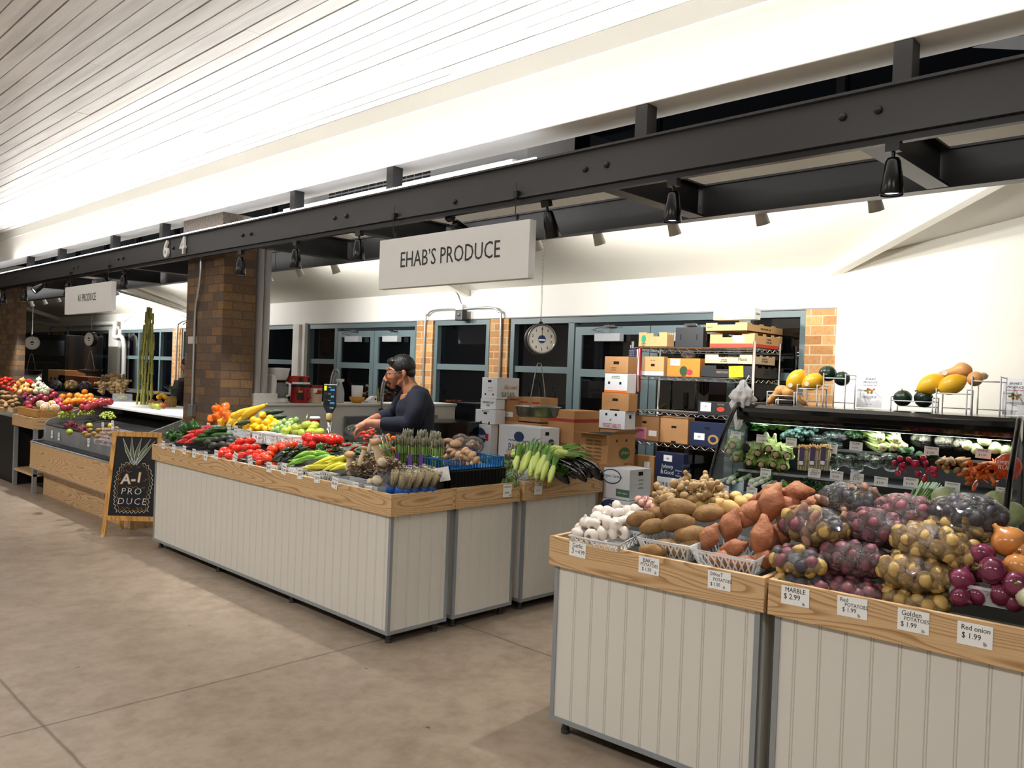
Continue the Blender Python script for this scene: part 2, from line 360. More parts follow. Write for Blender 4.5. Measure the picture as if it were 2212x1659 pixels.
# hip rafter and common rafters, white boxed
def beam_between(a, b, w, h, m_, T=None):
    a = Vector(a); b = Vector(b); d = (b-a); ln = d.length; d.normalize(); s = d.cross(Vector((0, 0, 1))).normalized(); u = s.cross(d)
    pts = [a+s*(i*w/2)+u*(j) for i, j in ((-1, -h), (1, -h), (1, 0), (-1, 0))]
    m_.add([*pts, *[p+d*ln for p in pts]], [(3, 2, 1, 0), (4, 5, 6, 7)]+[(i, (i+1) % 4, 4+(i+1) % 4, 4+i) for i in range(4)])
RAFT = M('rafter_white', 'F1EEE2', .4)
mb = MB(); beam_between((XW, 2.79, EV+.01), (hx, hy, z1(XR)), .10, .10, mb); struct(mb.build('trim_4', RAFT, bevel=.012))
for i, yy in enumerate((7.2, 14.9, 22.07)):
    mb = MB(); beam_between((XW, yy, EV+.01), (XR, yy, z1(XR)), .10, .09, mb); struct(mb.build('trim_%d' % (5+i), RAFT, bevel=.01))
# clerestory: low white upstand, dark glazing, mullions, flat roof over
struct(MB().box(XR, XR+.1, -4, 27, z1(XR)-.08, 3.2).build('wall_clerestory', WHITE))
struct(MB().box(XR+.03, XR+.05, -4, 27, 3.2, 3.62).build('window_1', M('clerestory_glass', '05080F', .05, spec=.8)))
mb = MB(); y = -3.3
while y < 27: mb.box(XR-.01, XR+.03, y, y+.05, 3.2, 3.62); y += 1.32
mb.box(XR-.012, XR+.03, -4, 27, 3.2, 3.24)
struct(mb.build('trim_8', STEELB))
struct(MB().box(3.35, XR+.1, -4, 27, 3.62, 3.68).build('ceiling_upper', M('dark_roof', '15171A', .7)))
struct(MB().box(XR-.16, XR, -4, 27, 3.04, 3.10).build('trim_9', M('gutter_white', 'E8E8E8', .25), bevel=.008))
# outer shell of the hall (behind the photographer and at both ends)
struct(MB().box(-3.4, -3.2, -4, 27, 0, 3.5).build('wall_left', M('hall_wall', 'B5AFA4', .7)))
struct(MB().box(-3.2, 8, 27, 27.2, 0, 3.7).build('wall_far', M('hall_wall_far', '8D877C', .7)))
struct(MB().box(-3.2, 8, -4.2, -4, 0, 3.7).build('wall_near', M('hall_wall', 'B5AFA4', .7)))

# ---------------------------------------------------------------- windows and doors of the back wall
XG = XW+.06
def frame_rect(mb, y0, y1, z0, z1, w, x0=XW-.005, x1=XW+.09):
    mb.box(x0, x1, y0, y0+w, z0, z1); mb.box(x0, x1, y1-w, y1, z0, z1); mb.box(x0, x1, y0+w, y1-w, z1-w, z1); mb.box(x0, x1, y0+w, y1-w, z0, z0+w)
wn = [2]
def window(name, y0, y1, z0, z1, mull=(), rails=(1.68,), w=.055, name_kind='window'):
    mb = MB(); frame_rect(mb, y0, y1, z0, z1, w)
    for q in mull: mb.box(XW, XW+.085, q-.03, q+.03, z0+w, z1-w)
    for q in rails: mb.box(XW+.003, XW+.08, y0+w, y1-w, q-.035, q+.035)
    o = struct(mb.build(name, GREYF))
    g = MB().box(XG, XG+.012, y0+w*.5, y1-w*.5, z0+w*.5, z1-w*.5).build('pane', GLASS, o)
    return o
def door_leaf(name, y0, y1, hinge):
    mb = MB(); w = .085; frame_rect(mb, y0, y1, .02, 2.14, w, XW+.0, XW+.055); mb.box(XW, XW+.05, y0+w, y1-w, 1.62, 1.70); mb.box(XW, XW+.05, y0+w, y1-w, .02, .25)
    o = struct(mb.build(name, M('teal_grey_leaf', '65767A', .45)))
    MB().box(XW+.02, XW+.03, y0+w*.6, y1-w*.6, .2, 2.1).build('pane', GLASS, o)
    c = (y0+y1)/2
    cl = MB().box(XW-.075, XW, c-.16, c+.16, 1.985, 2.065).build('door_closer', M('closer_silver', 'A9ACB0', .45), o, bevel=.006)
    MB().tube([(XW-.04, c+.02, 2.07), (XW-.12, c-.16*hinge, 2.10), (XW-.02, c-.02*hinge, 2.15)], .009, 6).box(XW-.05, XW+.0, c-.08, c+.06, 2.13, 2.15).build('closer_arm', CHROME, cl)
    return o
window('window_2', 2.985, 3.55, 0, ZT-.005)
mb = MB(); frame_rect(mb, 3.55, 6.46, 0, ZT-.005, .06, XW, XW+.1); mb.box(XW, XW+.1, 5.52, 5.60, 0, ZT-.06); mb.box(XW+.02, XW+.09, 5.6, 6.4, 1.645, 1.715)
o = struct(mb.build('window_3', GREYF)); MB().box(XG+.02, XG+.03, 5.6, 6.42, .05, ZT-.05).build('pane', GLASS, o)
door_leaf('door_1', 3.62, 4.55, 1); door_leaf('door_2', 4.56, 5.50, -1)
window('window_4', 6.80, 7.78, 0, ZT-.005)
mb = MB(); frame_rect(mb, 8.12, 10.72, 0, ZT-.005, .06, XW, XW+.1); mb.box(XW, XW+.1, 9.93, 10.0, 0, ZT-.06); mb.box(XW+.02, XW+.09, 10.0, 10.66, 1.67, 1.74)
o = struct(mb.build('window_5', GREYF)); MB().box(XG+.02, XG+.03, 10.0, 10.68, .05, ZT-.05).build('pane', GLASS, o)
door_leaf('door_3', 8.18, 9.04, 1); door_leaf('door_4', 9.05, 9.92, -1)
# white pilaster with downpipe
mb = MB(); mb.box(XW-.05, XW+.1, 10.72, 11.06, 0, ZT+.02); mb.box(XW-.085, XW-.05, 10.83, 10.95, 0, ZT); struct(mb.build('wall_pilaster', WHITE))
window('window_6', 11.06, 13.9, 0, ZT-.005, (12.0, 12.95))
window('window_7', 14.3, 15.03, 0, ZT-.005)
window('window_8', 15.42, 18.05, 0, ZT-.005, (16.05, 17.1))
window('window_9', 18.6, 21.7, 0, ZT-.005, (19.3, 20.5))
window('window_10', 22.5, 26.6, 0, ZT-.005, (24.5,))
struct(MB().box(XW, XW+.2, 26.6, 27, 0, ZT).box(XW-.06, XW+.2, 18.05, 18.6, 0, ZT+.02).build('wall_far_pilaster', WHITE))
# ================================================================ STEEL FRAME
def ibeam(mb, x, y0, y1, z0=2.63, z1=2.835, fw=.11, ft=.012, wt=.012):
    mb.box(x-fw/2+.012, x+fw/2, y0, y1, z1-ft, z1); mb.box(x-fw/2+.02, x+fw/2, y0, y1, z0, z0+ft); mb.box(x-fw/2+.035, x-fw/2+.035+wt, y0, y1, z0+ft, z1-ft)
XF = 3.415
def bolt_mb(): return MB().lathe([(.0, 0), (.017, 0), (.017, .006), (.013, .012), (.0, .014)], 10, Matrix.Rotation(-PI/2, 4, 'Y'))
bolt_me = None
def steel(name, label, y0, y1, x, bolts=()):
    global bolt_me
    t = thing(name, label, 'beam', (x, y0, 2.63))
    mb = MB(); ibeam(mb, x, y0, y1); mb.build('girder', STEEL, t, world=True)
    for (u, v) in bolts:
        b = bolt_mb().build('bolt', STEELB, t, smooth=True) if bolt_me is None else bpy.data.objects.new('bolt', bolt_me)
        if bolt_me is None: bolt_me = b.data
        else: COL.objects.link(b); b.parent = t
        p = at(u, v, x=x-.02); b.matrix_parent_inverse = Matrix.Translation(-t.location); b.location = (x-.022, p.y, p.z)
    return t
f1 = steel('steel_beam', 'dark grey steel beam above the nearer stall, holding its white sign', -4, 8.05, XF,
      [(1821, 253), (1898, 238), (1265, 366), (1311, 356), (724, 471), (749, 467), (525, 508), (543, 505), (983, 436), (400, 540)])
f2 = steel('steel_beam', 'dark grey steel beam above the farther stall, with the white 6', 8.062, 27, XF,
      [(256, 560), (267, 558), (160, 579), (169, 577), (31, 602), (38, 600), (375, 536)])
steel('steel_beam', 'dark rear steel beam in front of the white sloped ceiling', -4, 7.9, 4.475)
steel('steel_beam', 'dark rear steel beam behind the brick column, over the farther stall', 7.91, 27, 4.475)
cnt = 0
for yc, lab in ((1.34, 'nearest dark crossbeam between the two long steel beams'), (2.73, 'dark crossbeam between beams, just right of the dark scale chain'), (5.11, 'dark crossbeam behind the nearer white sign'), (6.52, 'dark crossbeam right of the brick column'),
                (9.35, 'dark crossbeam left of the brick column'), (10.78, 'dark crossbeam behind the farther white sign'), (13.3, 'dark crossbeam by the farther brick column')):
    mb = MB(); mb.box(XF+.02, 4.42, yc-.05, yc+.05, 2.63, 2.642); mb.box(XF+.02, 4.42, yc-.05, yc+.05, 2.815, 2.827); mb.box(XF+.02, 4.42, yc-.006, yc+.006, 2.64, 2.82)
    tag(mb.build('crossbeam', STEELB), lab, 'beam')
# lighting track under the front beam
tag(MB().box(XF-.012, XF+.022, -3.9, 26, 2.60, 2.629).build('light_track', BLACK), 'black lighting track under the long front steel beam', 'light track')
# posts from beam to fascia
plab = {1.17: 'dark square post on the front beam, rightmost of all', 2.43: 'dark square post on the front beam, second from the right', 4.51: 'dark square post right of the air grille middle', 5.77: 'dark square post just right of the stone column cap',
        8.27: 'dark square post just left of the stone column cap', 9.6: 'dark square post, second left of the stone cap', 11.4: 'dark square post, third left of the stone cap', 12.72: 'dark square post nearest the left picture edge'}
for yy, lab in plab.items():
    x0 = 3.385; mb = MB().box(x0, x0+.085, yy-.03, yy+.045, 2.835, 3.0); tag(mb.build('steel_post', M('post_paint', '343436', .45), bevel=.004), lab, 'post', 'posts between the steel beam and white fascia')
# LED strip lying on the beam (the bright line)
tag(MB().box(3.376, 3.386, 3.15, 16, 2.836, 2.845).build('led_strip', M('led_white', 'F4F7FF', .4, emit=14)), 'thin glowing light strip along the top edge of the steel beam', 'light')
# numerals 6 and 4
NUM = M('white_numeral', 'E8E8E6', .4)
for s, (u, v), lab in (('6', (363, 541), 'white numeral 6 fixed to the steel beam'), ('4', (399, 533), 'white numeral 4 on the beam in front of the column')):
    p = at(u, v, x=XF-.02); o = text(s, .23, NUM, None, (XF-.036, p.y, p.z), (PI/2, 0, -PI/2), sx=.95, ext=.012, name='numeral', off=.004); tag(o, lab, 'number')
# brick columns
def column(x0, x1, y0, y1, lab, cap):
    t = thing('brick_column', lab, 'column', (x0, y0, 0))
    MB().box(x0, x1, y0, y1, 0, 2.86).build('shaft', BRICK_C, t, world=True)
    MB().box(x0-.06, x1+.06, y0-.06, y1+.0, 2.86, 3.0).build('cap', M('stone_cap', '6E655C', .85, col2='8C8176', nscale=40, bump=.6, bscale=60), t, world=True, bevel=.006)
column(3.53, 3.853, 7.18, 7.95, 'brown brick column with stone cap in the middle of the hall', 1)
column(3.70, 3.81, 14.29, 15.3, 'brown brick column at the left edge of the picture', 1)
# track heads
def head_protos():
    a = thing('track_spotlight', 'x', 'spotlight')
    MB().lathe([(0, .10), (.022, .10), (.030, .085), (.040, .02), (.046, -.045), (.044, -.05)], 18, caps=False).lathe([(.040, -.045), (.034, .0), (0, .01)], 18, caps=False).build('lamp_shade', M('black_gloss', '0C0C0E', .22), a, smooth=True)
    MB().lathe([(0, -.036), (.038, -.036)], 18, caps=False).build('lens', M('lamp_lens', 'F2F7FF', .3, emit=9), a)
    MB().tube([(0, 0, .09), (0, 0, .125)], .008, 6).box(-.017, .017, -.028, .028, .125, .16).build('mount', BLACK, a)
    return a
hb = head_protos()
heads = [((1930, 330), 0, 'nearest black spotlight with lit lens, under the front beam'), ((1455, 400), 0, 'black spotlight with lit lens between the two nearest crossbeams'), ((1178, 465), -.35, 'black spotlight turned away, just right of the nearer white sign'),
         ((968, 480), -1.1, 'black spotlight turned back, half behind the nearer white sign'), ((776, 512), 0, 'black spotlight with lit lens just left of the nearer white sign'), ((640, 530), 0, 'black spotlight with lit lens, second left of the nearer sign'),
         ((521, 550), 0, 'black spotlight with lit lens in front of the brick column'), ((268, 590), 0, 'black spotlight with lit lens just right of the farther sign'), ((222, 594), -.4, 'black spotlight above the right end of the farther sign'),
         ((147, 602), 0, 'black spotlight above the left end of the farther sign'), ((103, 608), .9, 'black spotlight tilted sideways left of the farther sign'), ((53, 622), 0, 'black spotlight, second from the left picture edge'), ((8, 630), 0, 'black spotlight, leftmost in the picture')]
for i, ((u, v), tilt, lab) in enumerate(heads):
    p = at(u, v, x=3.42); rot = (0, tilt, 0)
    loc = (3.42+math.sin(-tilt)*.16+.0, p.y, 2.60-.16*math.cos(tilt)+.0)
    o = dup(hb, loc, (0, tilt, 0), label=lab) if i else hb
    if i == 0: o.location = loc; o.rotation_euler = rot; o['label'] = lab
    if abs(tilt) < .3: spot('spot_lamp', (3.42, p.y, 2.385), (3.50, p.y-.05, 1), 75 if p.y < 8.5 else 150, 84, .75, (1, .98, .95), .02)
    else: spot('spot_lamp', (3.46, p.y, 2.44), (4.6, p.y, .8), 36, 80, .7, (1, .98, .95), .02)
WSH = M('white_lamp', 'D9D7D4', .4)
wa = thing('wall_washer', 'x', 'spotlight')
MB().lathe([(0, .075), (.024, .072), (.034, .05), (.043, -.05), (.038, -.05), (.03, 0), (0, .0)], 18, caps=False).build('lamp_shade', WSH, wa, smooth=True)
MB().tube([(0, 0, .06), (-.03, 0, .13)], .006, 6).build('stem', WSH, wa)
wl = [((1890, 437), 'white spotlight nearest the diagonal white rafter'), ((1645, 468), 'white spotlight, second from the diagonal rafter'), ((1455, 492), 'white spotlight, third from the diagonal rafter'), ((1293, 514), 'white spotlight right of the scale chain'), ((1160, 528), 'white spotlight just right of the white sign edge, by the chain'),
      ((724, 580), 'white spotlight left of the nearer sign, right of the pair'), ((647, 588), 'white spotlight left of the nearer sign, left of the pair'), ((580, 600), 'white spotlight half hidden by the grey pipes'),
      ((250, 632), 'white spotlight right of the farther sign'), ((125, 647), 'white spotlight left of the farther sign, nearest to it'), ((96, 652), 'white spotlight left of the farther sign, middle of three'), ((68, 657), 'white spotlight left of the farther sign, next to the chain')]
for i, ((u, v), lab) in enumerate(wl):
    p = at(u, v, x=4.72); loc = (4.72, p.y, p.z); rot = (0, -.42, -.2)
    o = dup(wa, loc, rot, label=lab) if i else wa
    if i == 0: o.location = loc; o.rotation_euler = rot; o['label'] = lab
    spot('washer_lamp', (4.80, p.y-.02, p.z-.06), (6.62, p.y-.3, 2.30), 42 if p.y < 2.6 else 80 if p.y < 9 else 150, 125, .8, (1, .985, .95), .03)
# hanging signs
def sign(label, u0, v0, u1, v1, txt, size, sx):
    a = at(u0, v0, x=3.36); b = at(u1, v1, x=3.36); zt = (a.z+b.z)/2; zb = zt-.335
    t = thing('hanging_sign', label, 'sign', (3.36, b.y, zb))
    MB().box(3.36, 3.415, b.y, a.y, zb, zt).build('board', M('sign_white', 'E3E2E0', .45), t, world=True, bevel=.003)
    o = text(txt, size, M('sign_ink', '25262A', .5), None, (3.3595, (a.y+b.y)/2, (zt+zb)/2+.012), (PI/2, 0, -PI/2), sx=sx, ext=.001)
    o.parent = t; o.matrix_parent_inverse = Matrix.Translation(-t.location)
    for yy in (b.y+.13, a.y-.13):
        MB().tube([(3.39, yy, zt), (3.39, yy, zt+.05)], .004, 6).tube([(3.39+.011*math.cos(q), yy, zt+.03+.014*math.sin(q)) for q in [k*PI/5 for k in range(10)]], .0028, 5, True).tube([(3.372, yy, zt+.04), (3.372, yy, 2.72)], .003, 6).box(3.362, 3.392, yy-.014, yy+.014, 2.63, 2.67).build('hook', CHROME if yy < 0 else STEELB, t, world=True)
sign('white hanging sign reading EHAB\'S PRODUCE', 821, 518, 1145, 475, 'EHAB\u2019S PRODUCE', .148, .80)
sign('white hanging sign reading A1 PRODUCE, farther away', 141, 622, 241, 606, 'A1 PRODUCE', .125, .80)
# air handling box with grille
t = thing('air_unit', 'pale grey air duct box with a slotted grille above the beam', 'air unit', (4.2, 4.0, 3.08))
MB().box(4.2, 4.72, 4.0, 6.95, 3.08, 3.5).build('casing', M('duct_white', 'D3D3D4', .4), t, world=True, bevel=.005)
mb = MB(); mg = MB()
n = 14
for i in range(n):
    for j in range(4):
        y0 = 5.06+i*(1.46/n); mb.box(4.193, 4.201, y0+.008, y0+1.46/n-.008, 3.12+j*.042, 3.12+j*.042+.026)
mb.build('grille', M('grille_dark', '2A2C33', .5), t, world=True)
MB().box(3.95, 4.5, 3.9, 6.9, 3.02, 3.08).build('lower_panel', M('panel_white', 'ECECEC', .3), t, world=True)
# conduits
def conduit(label, pts, r=.013, mat=GALV, n=8, name='conduit', extra=None, grp=None):
    mb = MB(); mb.tube(smoothpath(pts, 8), r, n); o = mb.build(name, mat, smooth=True); tag(o, label, 'pipe', grp); return o
conduit('galvanised conduit with an offset bend on the front of the brick column', [(3.50, 7.60, 2.63), (3.50, 7.60, 2.45), (3.505, 7.66, 2.25), (3.515, 7.72, 2.05), (3.517, 7.72, 1.2)])
t = thing('junction_box', 'grey metal junction box on the front of the brick column', 'box', (3.49, 7.72, 1.10)); MB().box(3.485, 3.53, 7.66, 7.76, 1.09, 1.20).build('cover', GALV, t, world=True, bevel=.003)
for k, (u, lab, r) in enumerate(((556, 'pale grey vertical pipe beside the brick column, nearer it', .040), (568, 'pale grey vertical pipe, right one of two beside the column', .036))):
    p = at(u, 700, y=7.30+.0*k); mb = MB(); mb.tube([(p.x+.02*k, p.y-.02, .0), (p.x+.02*k, p.y-.02, 2.98)], r, 14)
    o = tag(mb.build('pipe', M('grey_pipe', 'A8A6A4', .4), smooth=True), lab, 'pipe')
# conduit loop over the small window and alarm
p1 = at(917, 740, x=6.58); p2 = at(1081, 735, x=6.58); zt = at(1000, 667, x=6.58).z
conduit('galvanised conduit arching over the small window between brick piers', [(6.58, p1.y, 1.0), (6.58, p1.y, zt-.2), (6.58, p1.y-.05, zt-.05), (6.58, p1.y-.2, zt), (6.58, (p1.y+p2.y)/2, zt), (6.58, p2.y+.2, zt), (6.58, p2.y+.05, zt-.05), (6.58, p2.y, zt-.2), (6.58, p2.y, 1.0)], .014)
c = at(1000, 668, x=6.58)
conduit('galvanised conduit curving down from the soffit to the white box', [(5.9, c.y+.1, 2.70), (6.3, c.y+.08, 2.66), (6.5, c.y+.05, 2.58), (6.57, c.y+.04, 2.48), (6.58, c.y+.03, zt+.02)], .012)
t = thing('alarm_box', 'white junction box with a black round-lens camera above the small window', 'box', (6.6, c.y, zt)); MB().box(6.55, 6.62, c.y-.02, c.y+.10, zt-.10, zt+.05).build('housing', PAPER, t, world=True, bevel=.004)
k = MB().box(6.48, 6.56, c.y-.10, c.y+.03, zt-.15, zt-.02).build('camera_body', BLACK, t, world=True, bevel=.012); MB().lathe([(0, 0), (.022, 0), (.02, .012), (0, .014)], 14, Matrix.Translation((6.48, c.y-.04, zt-.08)) @ Matrix.Rotation(-PI/2, 4, 'Y')).build('lens', CHROME, t, world=True, smooth=True)
# far stall: sloping sprinkler pipe, elbow and downpipe
a = at(129, 703, x=6.50); b = at(249, 695, x=6.50)
conduit('white pipe running level then dropping beside the white pilaster', [(6.1, a.y+2.2, 2.52), (6.35, a.y+.9, 2.47), (6.5, a.y, 2.40), (6.5, b.y+.3, 2.40), (6.5, b.y+.05, 2.39), (6.5, b.y, 2.30), (6.5, b.y, 2.1), (6.56, b.y-.35, 1.95), (6.56, b.y-.35, .3)], .045, PIPEW, 12)
for (ua, ub, zt2, lab) in ((105, 146, 706, 'galvanised conduit arch left of the farther windows'), (382, 420, 693, 'galvanised conduit arch half behind the brick column')):
    pa = at(ua, 760, x=6.56); pb = at(ub, 760, x=6.56); z_ = at((ua+ub)/2, zt2, x=6.56).z
    conduit(lab, [(6.56, pa.y, .9), (6.56, pa.y, z_-.2), (6.56, pa.y-.1, z_-.04), (6.56, pa.y-.3, z_), (6.56, pb.y+.3, z_), (6.56, pb.y+.1, z_-.04), (6.56, pb.y, z_-.2), (6.56, pb.y, .9)], .016)
a = at(404, 664, x=6.5); conduit('galvanised conduit running up the sloped ceiling to a bracket lamp', [(6.5, a.y, 2.57), (5.2, a.y-.1, 2.80)], .02)
# fan blade at top right
t = thing('ceiling_fan', 'dark grey ceiling fan blade at the top right corner', 'fan', (2.4, .6, 3.1))
pp = [at(u, v, z=3.1) for u, v in ((2100, 98), (2150, 82), (2166, 76), (2320, 60), (2330, 92), (2212, 103))]
MB().prism([(p.x, p.y) for p in pp], 3.09, 3.102).build('blade', M('fan_grey', '3B3D42', .35), t, world=True)
pp = [at(u, v, z=3.15) for u, v in ((2176, 70), (2182, 36), (2330, 20), (2330, 66))]
MB().prism([(p.x, p.y) for p in pp], 3.10, 3.16).build('motor_housing', STEELB, t, world=True)
# ================================================================ COUNTERS
GREYT = ALU
def beadboard(mb, p0, p1, z0, z1, out, pitch=.092, dep=.004):
    """grooved panel between two floor points, facing 'out'"""
    p0 = Vector((*p0, 0)); p1 = Vector((*p1, 0)); d = p1-p0; L = d.length; d.normalize(); o = Vector((*out, 0))
    pr = [(0, 0)]; s = pitch*.55
    while s < L-.02:
        pr += [(s-.007, 0), (s-.0045, -dep), (s-.002, 0), (s+.002, 0), (s+.0045, -dep), (s+.007, 0)]; s += pitch
    pr.append((L, 0)); vs = []
    for a, b in pr: q = p0+d*a+o*b; vs += [(q.x, q.y, z0), (q.x, q.y, z1)]
    mb.add(vs, [(2*i, 2*i+2, 2*i+3, 2*i+1) for i in range(len(pr)-1)])
def counter(label, org, rz, lx, ly, top=.86, board=.135, faces=('F', 'R'), zb=.0, lean=.012):
    """local frame: x = depth away from the aisle, y = along the front (increasing away); origin at near front corner"""
    t = thing('display_counter', label, 'counter', (org[0], org[1], 0), rz)
    i = .028
    b = MB(); w = .022
    b.box(0, w, 0, ly, top-board, top); b.box(w, lx, 0, w, top-board, top); b.box(w, lx, ly-w, ly, top-board, top); b.box(lx-w, lx, w, ly-w, top-board, top)
    MB().box(0, w, 0, ly, top-board, top).build('front_board', WOOD, t, bevel=.0015)
    MB().box(lx-w, lx, 0, ly, top-board, top).build('back_board', WOOD, t, bevel=.0015)
    for y in (0, ly-w): MB().box(w, lx-w, y, y+w, top-board, top).build('side_board', WOODX, t, bevel=.0015)
    MB().box(w, lx-w, w, ly-w, top-.055, top-.045).build('tray_base', M('tray_dark', '1E1D1C', .6), t)
    pb = MB()
    beadboard(pb, (i, i+.0), (i, ly-i), zb+.02, top-board, (-1, 0))
    beadboard(pb, (i, i), (lx-i, i), zb+.02, top-board, (0, -1))
    beadboard(pb, (lx-i, i), (lx-i, ly-i), zb+.02, top-board, (1, 0))
    beadboard(pb, (i, ly-i), (lx-i, ly-i), zb+.02, top-board, (0, 1))
    pb.build('beadboard_panel', BEAD, t)
    MB().box(i+.006, lx-i-.006, i+.006, ly-i-.006, zb+.01, zb+.02).build('floor_panel', BLACK, t)
    e = MB(); q = .016; o = .006
    for (x, y) in ((i, i), (i, ly-i), (lx-i, i), (lx-i, ly-i)):
        e.box(x-o if x == i else x-q, x+q if x == i else x+o, y-o if y == i else y-q, y+q if y == i else y+o, zb, top-board)
    for y in (i, ly-i): e.box(i+q, lx-i-q, y-o if y == i else y-.002, y+.002 if y == i else y+o, zb, zb+.022)
    for x in (i, lx-i): e.box(x-o if x == i else x-.002, x+.002 if x == i else x+o, i+q, ly-i-q, zb, zb+.022)
    e.build('metal_trim', GREYT, t)
    for x in (i+.05, lx-i-.05):
        n = max(2, int(ly/1.1)+1)
        for k in range(n):
            y = i+.05+(ly-2*i-.1)*k/(n-1)
            MB().lathe([(.022, -.065), (.022, -.045), (.016, -.045), (.016, zb+.01)], 10, Matrix.Translation((x, y, 0))).build('foot', M('foot_grey', '4A4C4E', .4, metal=.5), t, smooth=False)
    return t
AX, AY = 3.003, 3.875     # near corner of the long counter
counter('long cream beadboard counter with ash rim, full of tomatoes, peppers and mushrooms', (AX, AY), 0, .52, 3.50)
counter('short cream beadboard counter wing under mushrooms and artichokes', (AX+.525, AY-.0), 0, .60, .75)
counter('cream beadboard counter with ash rim under the corn and eggplants', (4.165, 3.87), math.radians(-1.2), .87, .62)
BR = math.radians(3.66)
BO = Vector((2.862, 2.487))
bd = Vector((math.sin(BR), -math.cos(BR)))    # along B front towards the right of the photo
def Bp(s, d, z=0):
    """point on counter B: s along the front from its left corner, d in depth"""
    q = BO+bd*s+Vector((math.cos(BR), math.sin(BR)))*d
    return Vector((q.x, q.y, z))
c1 = Bp(1.045, 0); counter('nearest counter with garlic, baker potatoes and sweet potatoes', (c1.x, c1.y), BR, .95, 1.045)
c2 = Bp(2.62, 0); counter('foreground counter at the right with bagged potatoes and red onions', (c2.x, c2.y), BR, .95, 1.56)
# far counter at the left edge
counter('cream beadboard counter at the left edge under potatoes and onions', (3.30, 13.30), .0, .24, 2.6)
# stall A1: open end table, refrigerated case
t = thing('side_table', 'ash framed open end table under the wicker basket of dragon fruit', 'table', (3.06, 11.03, 0))
for y in (11.03, 11.92): MB().box(3.06, 3.96, y, y+.022, .72, .86).build('side_board', WOODX, t, world=True)
MB().box(3.06, 3.082, 11.052, 11.92, .72, .86).build('front_board', WOOD, t, world=True)
MB().box(3.08, 3.95, 11.05, 11.93, .79, .80).build('tray_base', M('tray_dark', '1E1D1C', .6), t, world=True)
MB().box(3.08, 3.94, 11.06, 11.92, .14, .17).build('lower_shelf', WOODX, t, world=True)
for (x, y) in ((3.075, 11.06), (3.075, 11.87), (3.90, 11.06), (3.90, 11.87)): MB().box(x, x+.045, y, y+.045, -.065, .72).build('leg', GREYT, t, world=True)
MB().box(3.3, 3.92, 11.1, 11.9, .18, .70).build('back_panel', BLACK, t, world=True)
cy0, cy1 = 8.25, 11.02; cx0 = 3.02
t = thing('refrigerated_case', 'low refrigerated case with ash panels, clear guard and white back ledge', 'fridge', (cx0, cy0, 0))
MB().box(cx0+.15, 4.15, cy0, cy1-.05, -.065, .29).build('plinth', WOOD, t, world=True)
MB().box(cx0, cx0+.03, cy0, cy1, .27, .575).build('front_panel', WOOD, t, world=True, bevel=.006)
MB().box(cx0, cx0+.028, cy0, cy1, .576, .586).box(cx0, cx0+.03, cy0, cy1, .262, .27).build('metal_trim', GREYT, t, world=True)
MB().box(cx0+.03, 4.19, cy0+.01, cy1-.01, .29, .60).build('tank', BLACK, t, world=True)
MB().box(cx0+.14, cx0+.15, cy0+.02, cy1-.03, .60, .78).build('clear_guard', M('guard_acrylic', 'DDE3E6', .06, alpha=.22, spec=.7), t, world=True)
# end panels (profile swept up to the back ledge)
for yy, nm in ((cy1-.03, 'end_panel'), (cy0, 'end_panel')):
    pf = [(cx0, .30), (cx0, .57), (cx0+.02, .60), (cx0+.13, .61), (cx0+.15, .64), (cx0+.15, .80), (cx0+.20, .85), (3.72, 1.035), (4.2, 1.035), (4.2, .30)]
    m_ = MB(); n = len(pf); m_.add([(x, yy, z) for x, z in pf]+[(x, yy+.025, z) for x, z in pf], [tuple(range(n)), tuple(range(2*n-1, n-1, -1))]+[(i, (i+1) % n, n+(i+1) % n, n+i) for i in range(n)])
    m_.build(nm, M('case_grey', '8E9091', .35), t, world=True)
MB().box(3.70, 4.60, cy0+.02, 11.6, 1.02, 1.04).build('back_ledge', M('ledge_white', 'F0EFEA', .3), t, world=True)
MB().box(4.08, 4.58, cy0+.02, 11.55, -.065, 1.02).build('back_wall', BLACK, t, world=True)
# sandwich board
ft = (2.725, 7.735); fr = (3.095, 7.345)
# ================================================================ PRODUCE KINDS
def sl(u, v, h=0, x0=3.03, z0=.865, k=.43):
    """line of sight meets the sloping display bed, raised by h"""
    d = FW + R_*((u-1106)/F) - U_*((v-829.5)/F); t = (z0+h-k*x0-1.6)/(d.z-k*d.x); return Vector((0, 0, 1.6))+d*t
def nf(amp, sc, seed=0):
    return lambda d: 1+amp*noise.noise(Vector((d.x*sc+seed*7.3, d.y*sc, d.z*sc)))
def tube_item(name, ln, rad, mat, bend=0, n=12, lobes=0, la=.1, amp=0, k=14, flat=1):
    """solid of revolution along x with radius list, bend and lobes, centred"""
    mb = MB(); vs = []; fs = []; m = k
    for j in range(m+1):
        t = j/m; q = t*(len(rad)-1); i = min(int(q), len(rad)-2); f = q-i; r = rad[i]*(1-f)+rad[i+1]*f
        if j in (0, m): r = min(r, .0015)
        x = (t-.5)*ln; zc = bend*(1-(2*t-1)**2)
        if j == 1: x = (-.5+.02)*ln
        if j == m-1: x = (.5-.02)*ln
        for a in range(n):
            th = 2*PI*a/n; rr = r*(1+(la*math.cos(lobes*th) if lobes else 0)+amp*noise.noise(Vector((x*28, math.cos(th)*1.5, math.sin(th)*1.5))))
            vs.append((x, rr*math.cos(th), zc+rr*math.sin(th)*flat))
    for j in range(m):
        for a in range(n): fs.append((j*n+a, j*n+(a+1) % n, (j+1)*n+(a+1) % n, (j+1)*n+a))
    mb.add(vs, fs); return mb
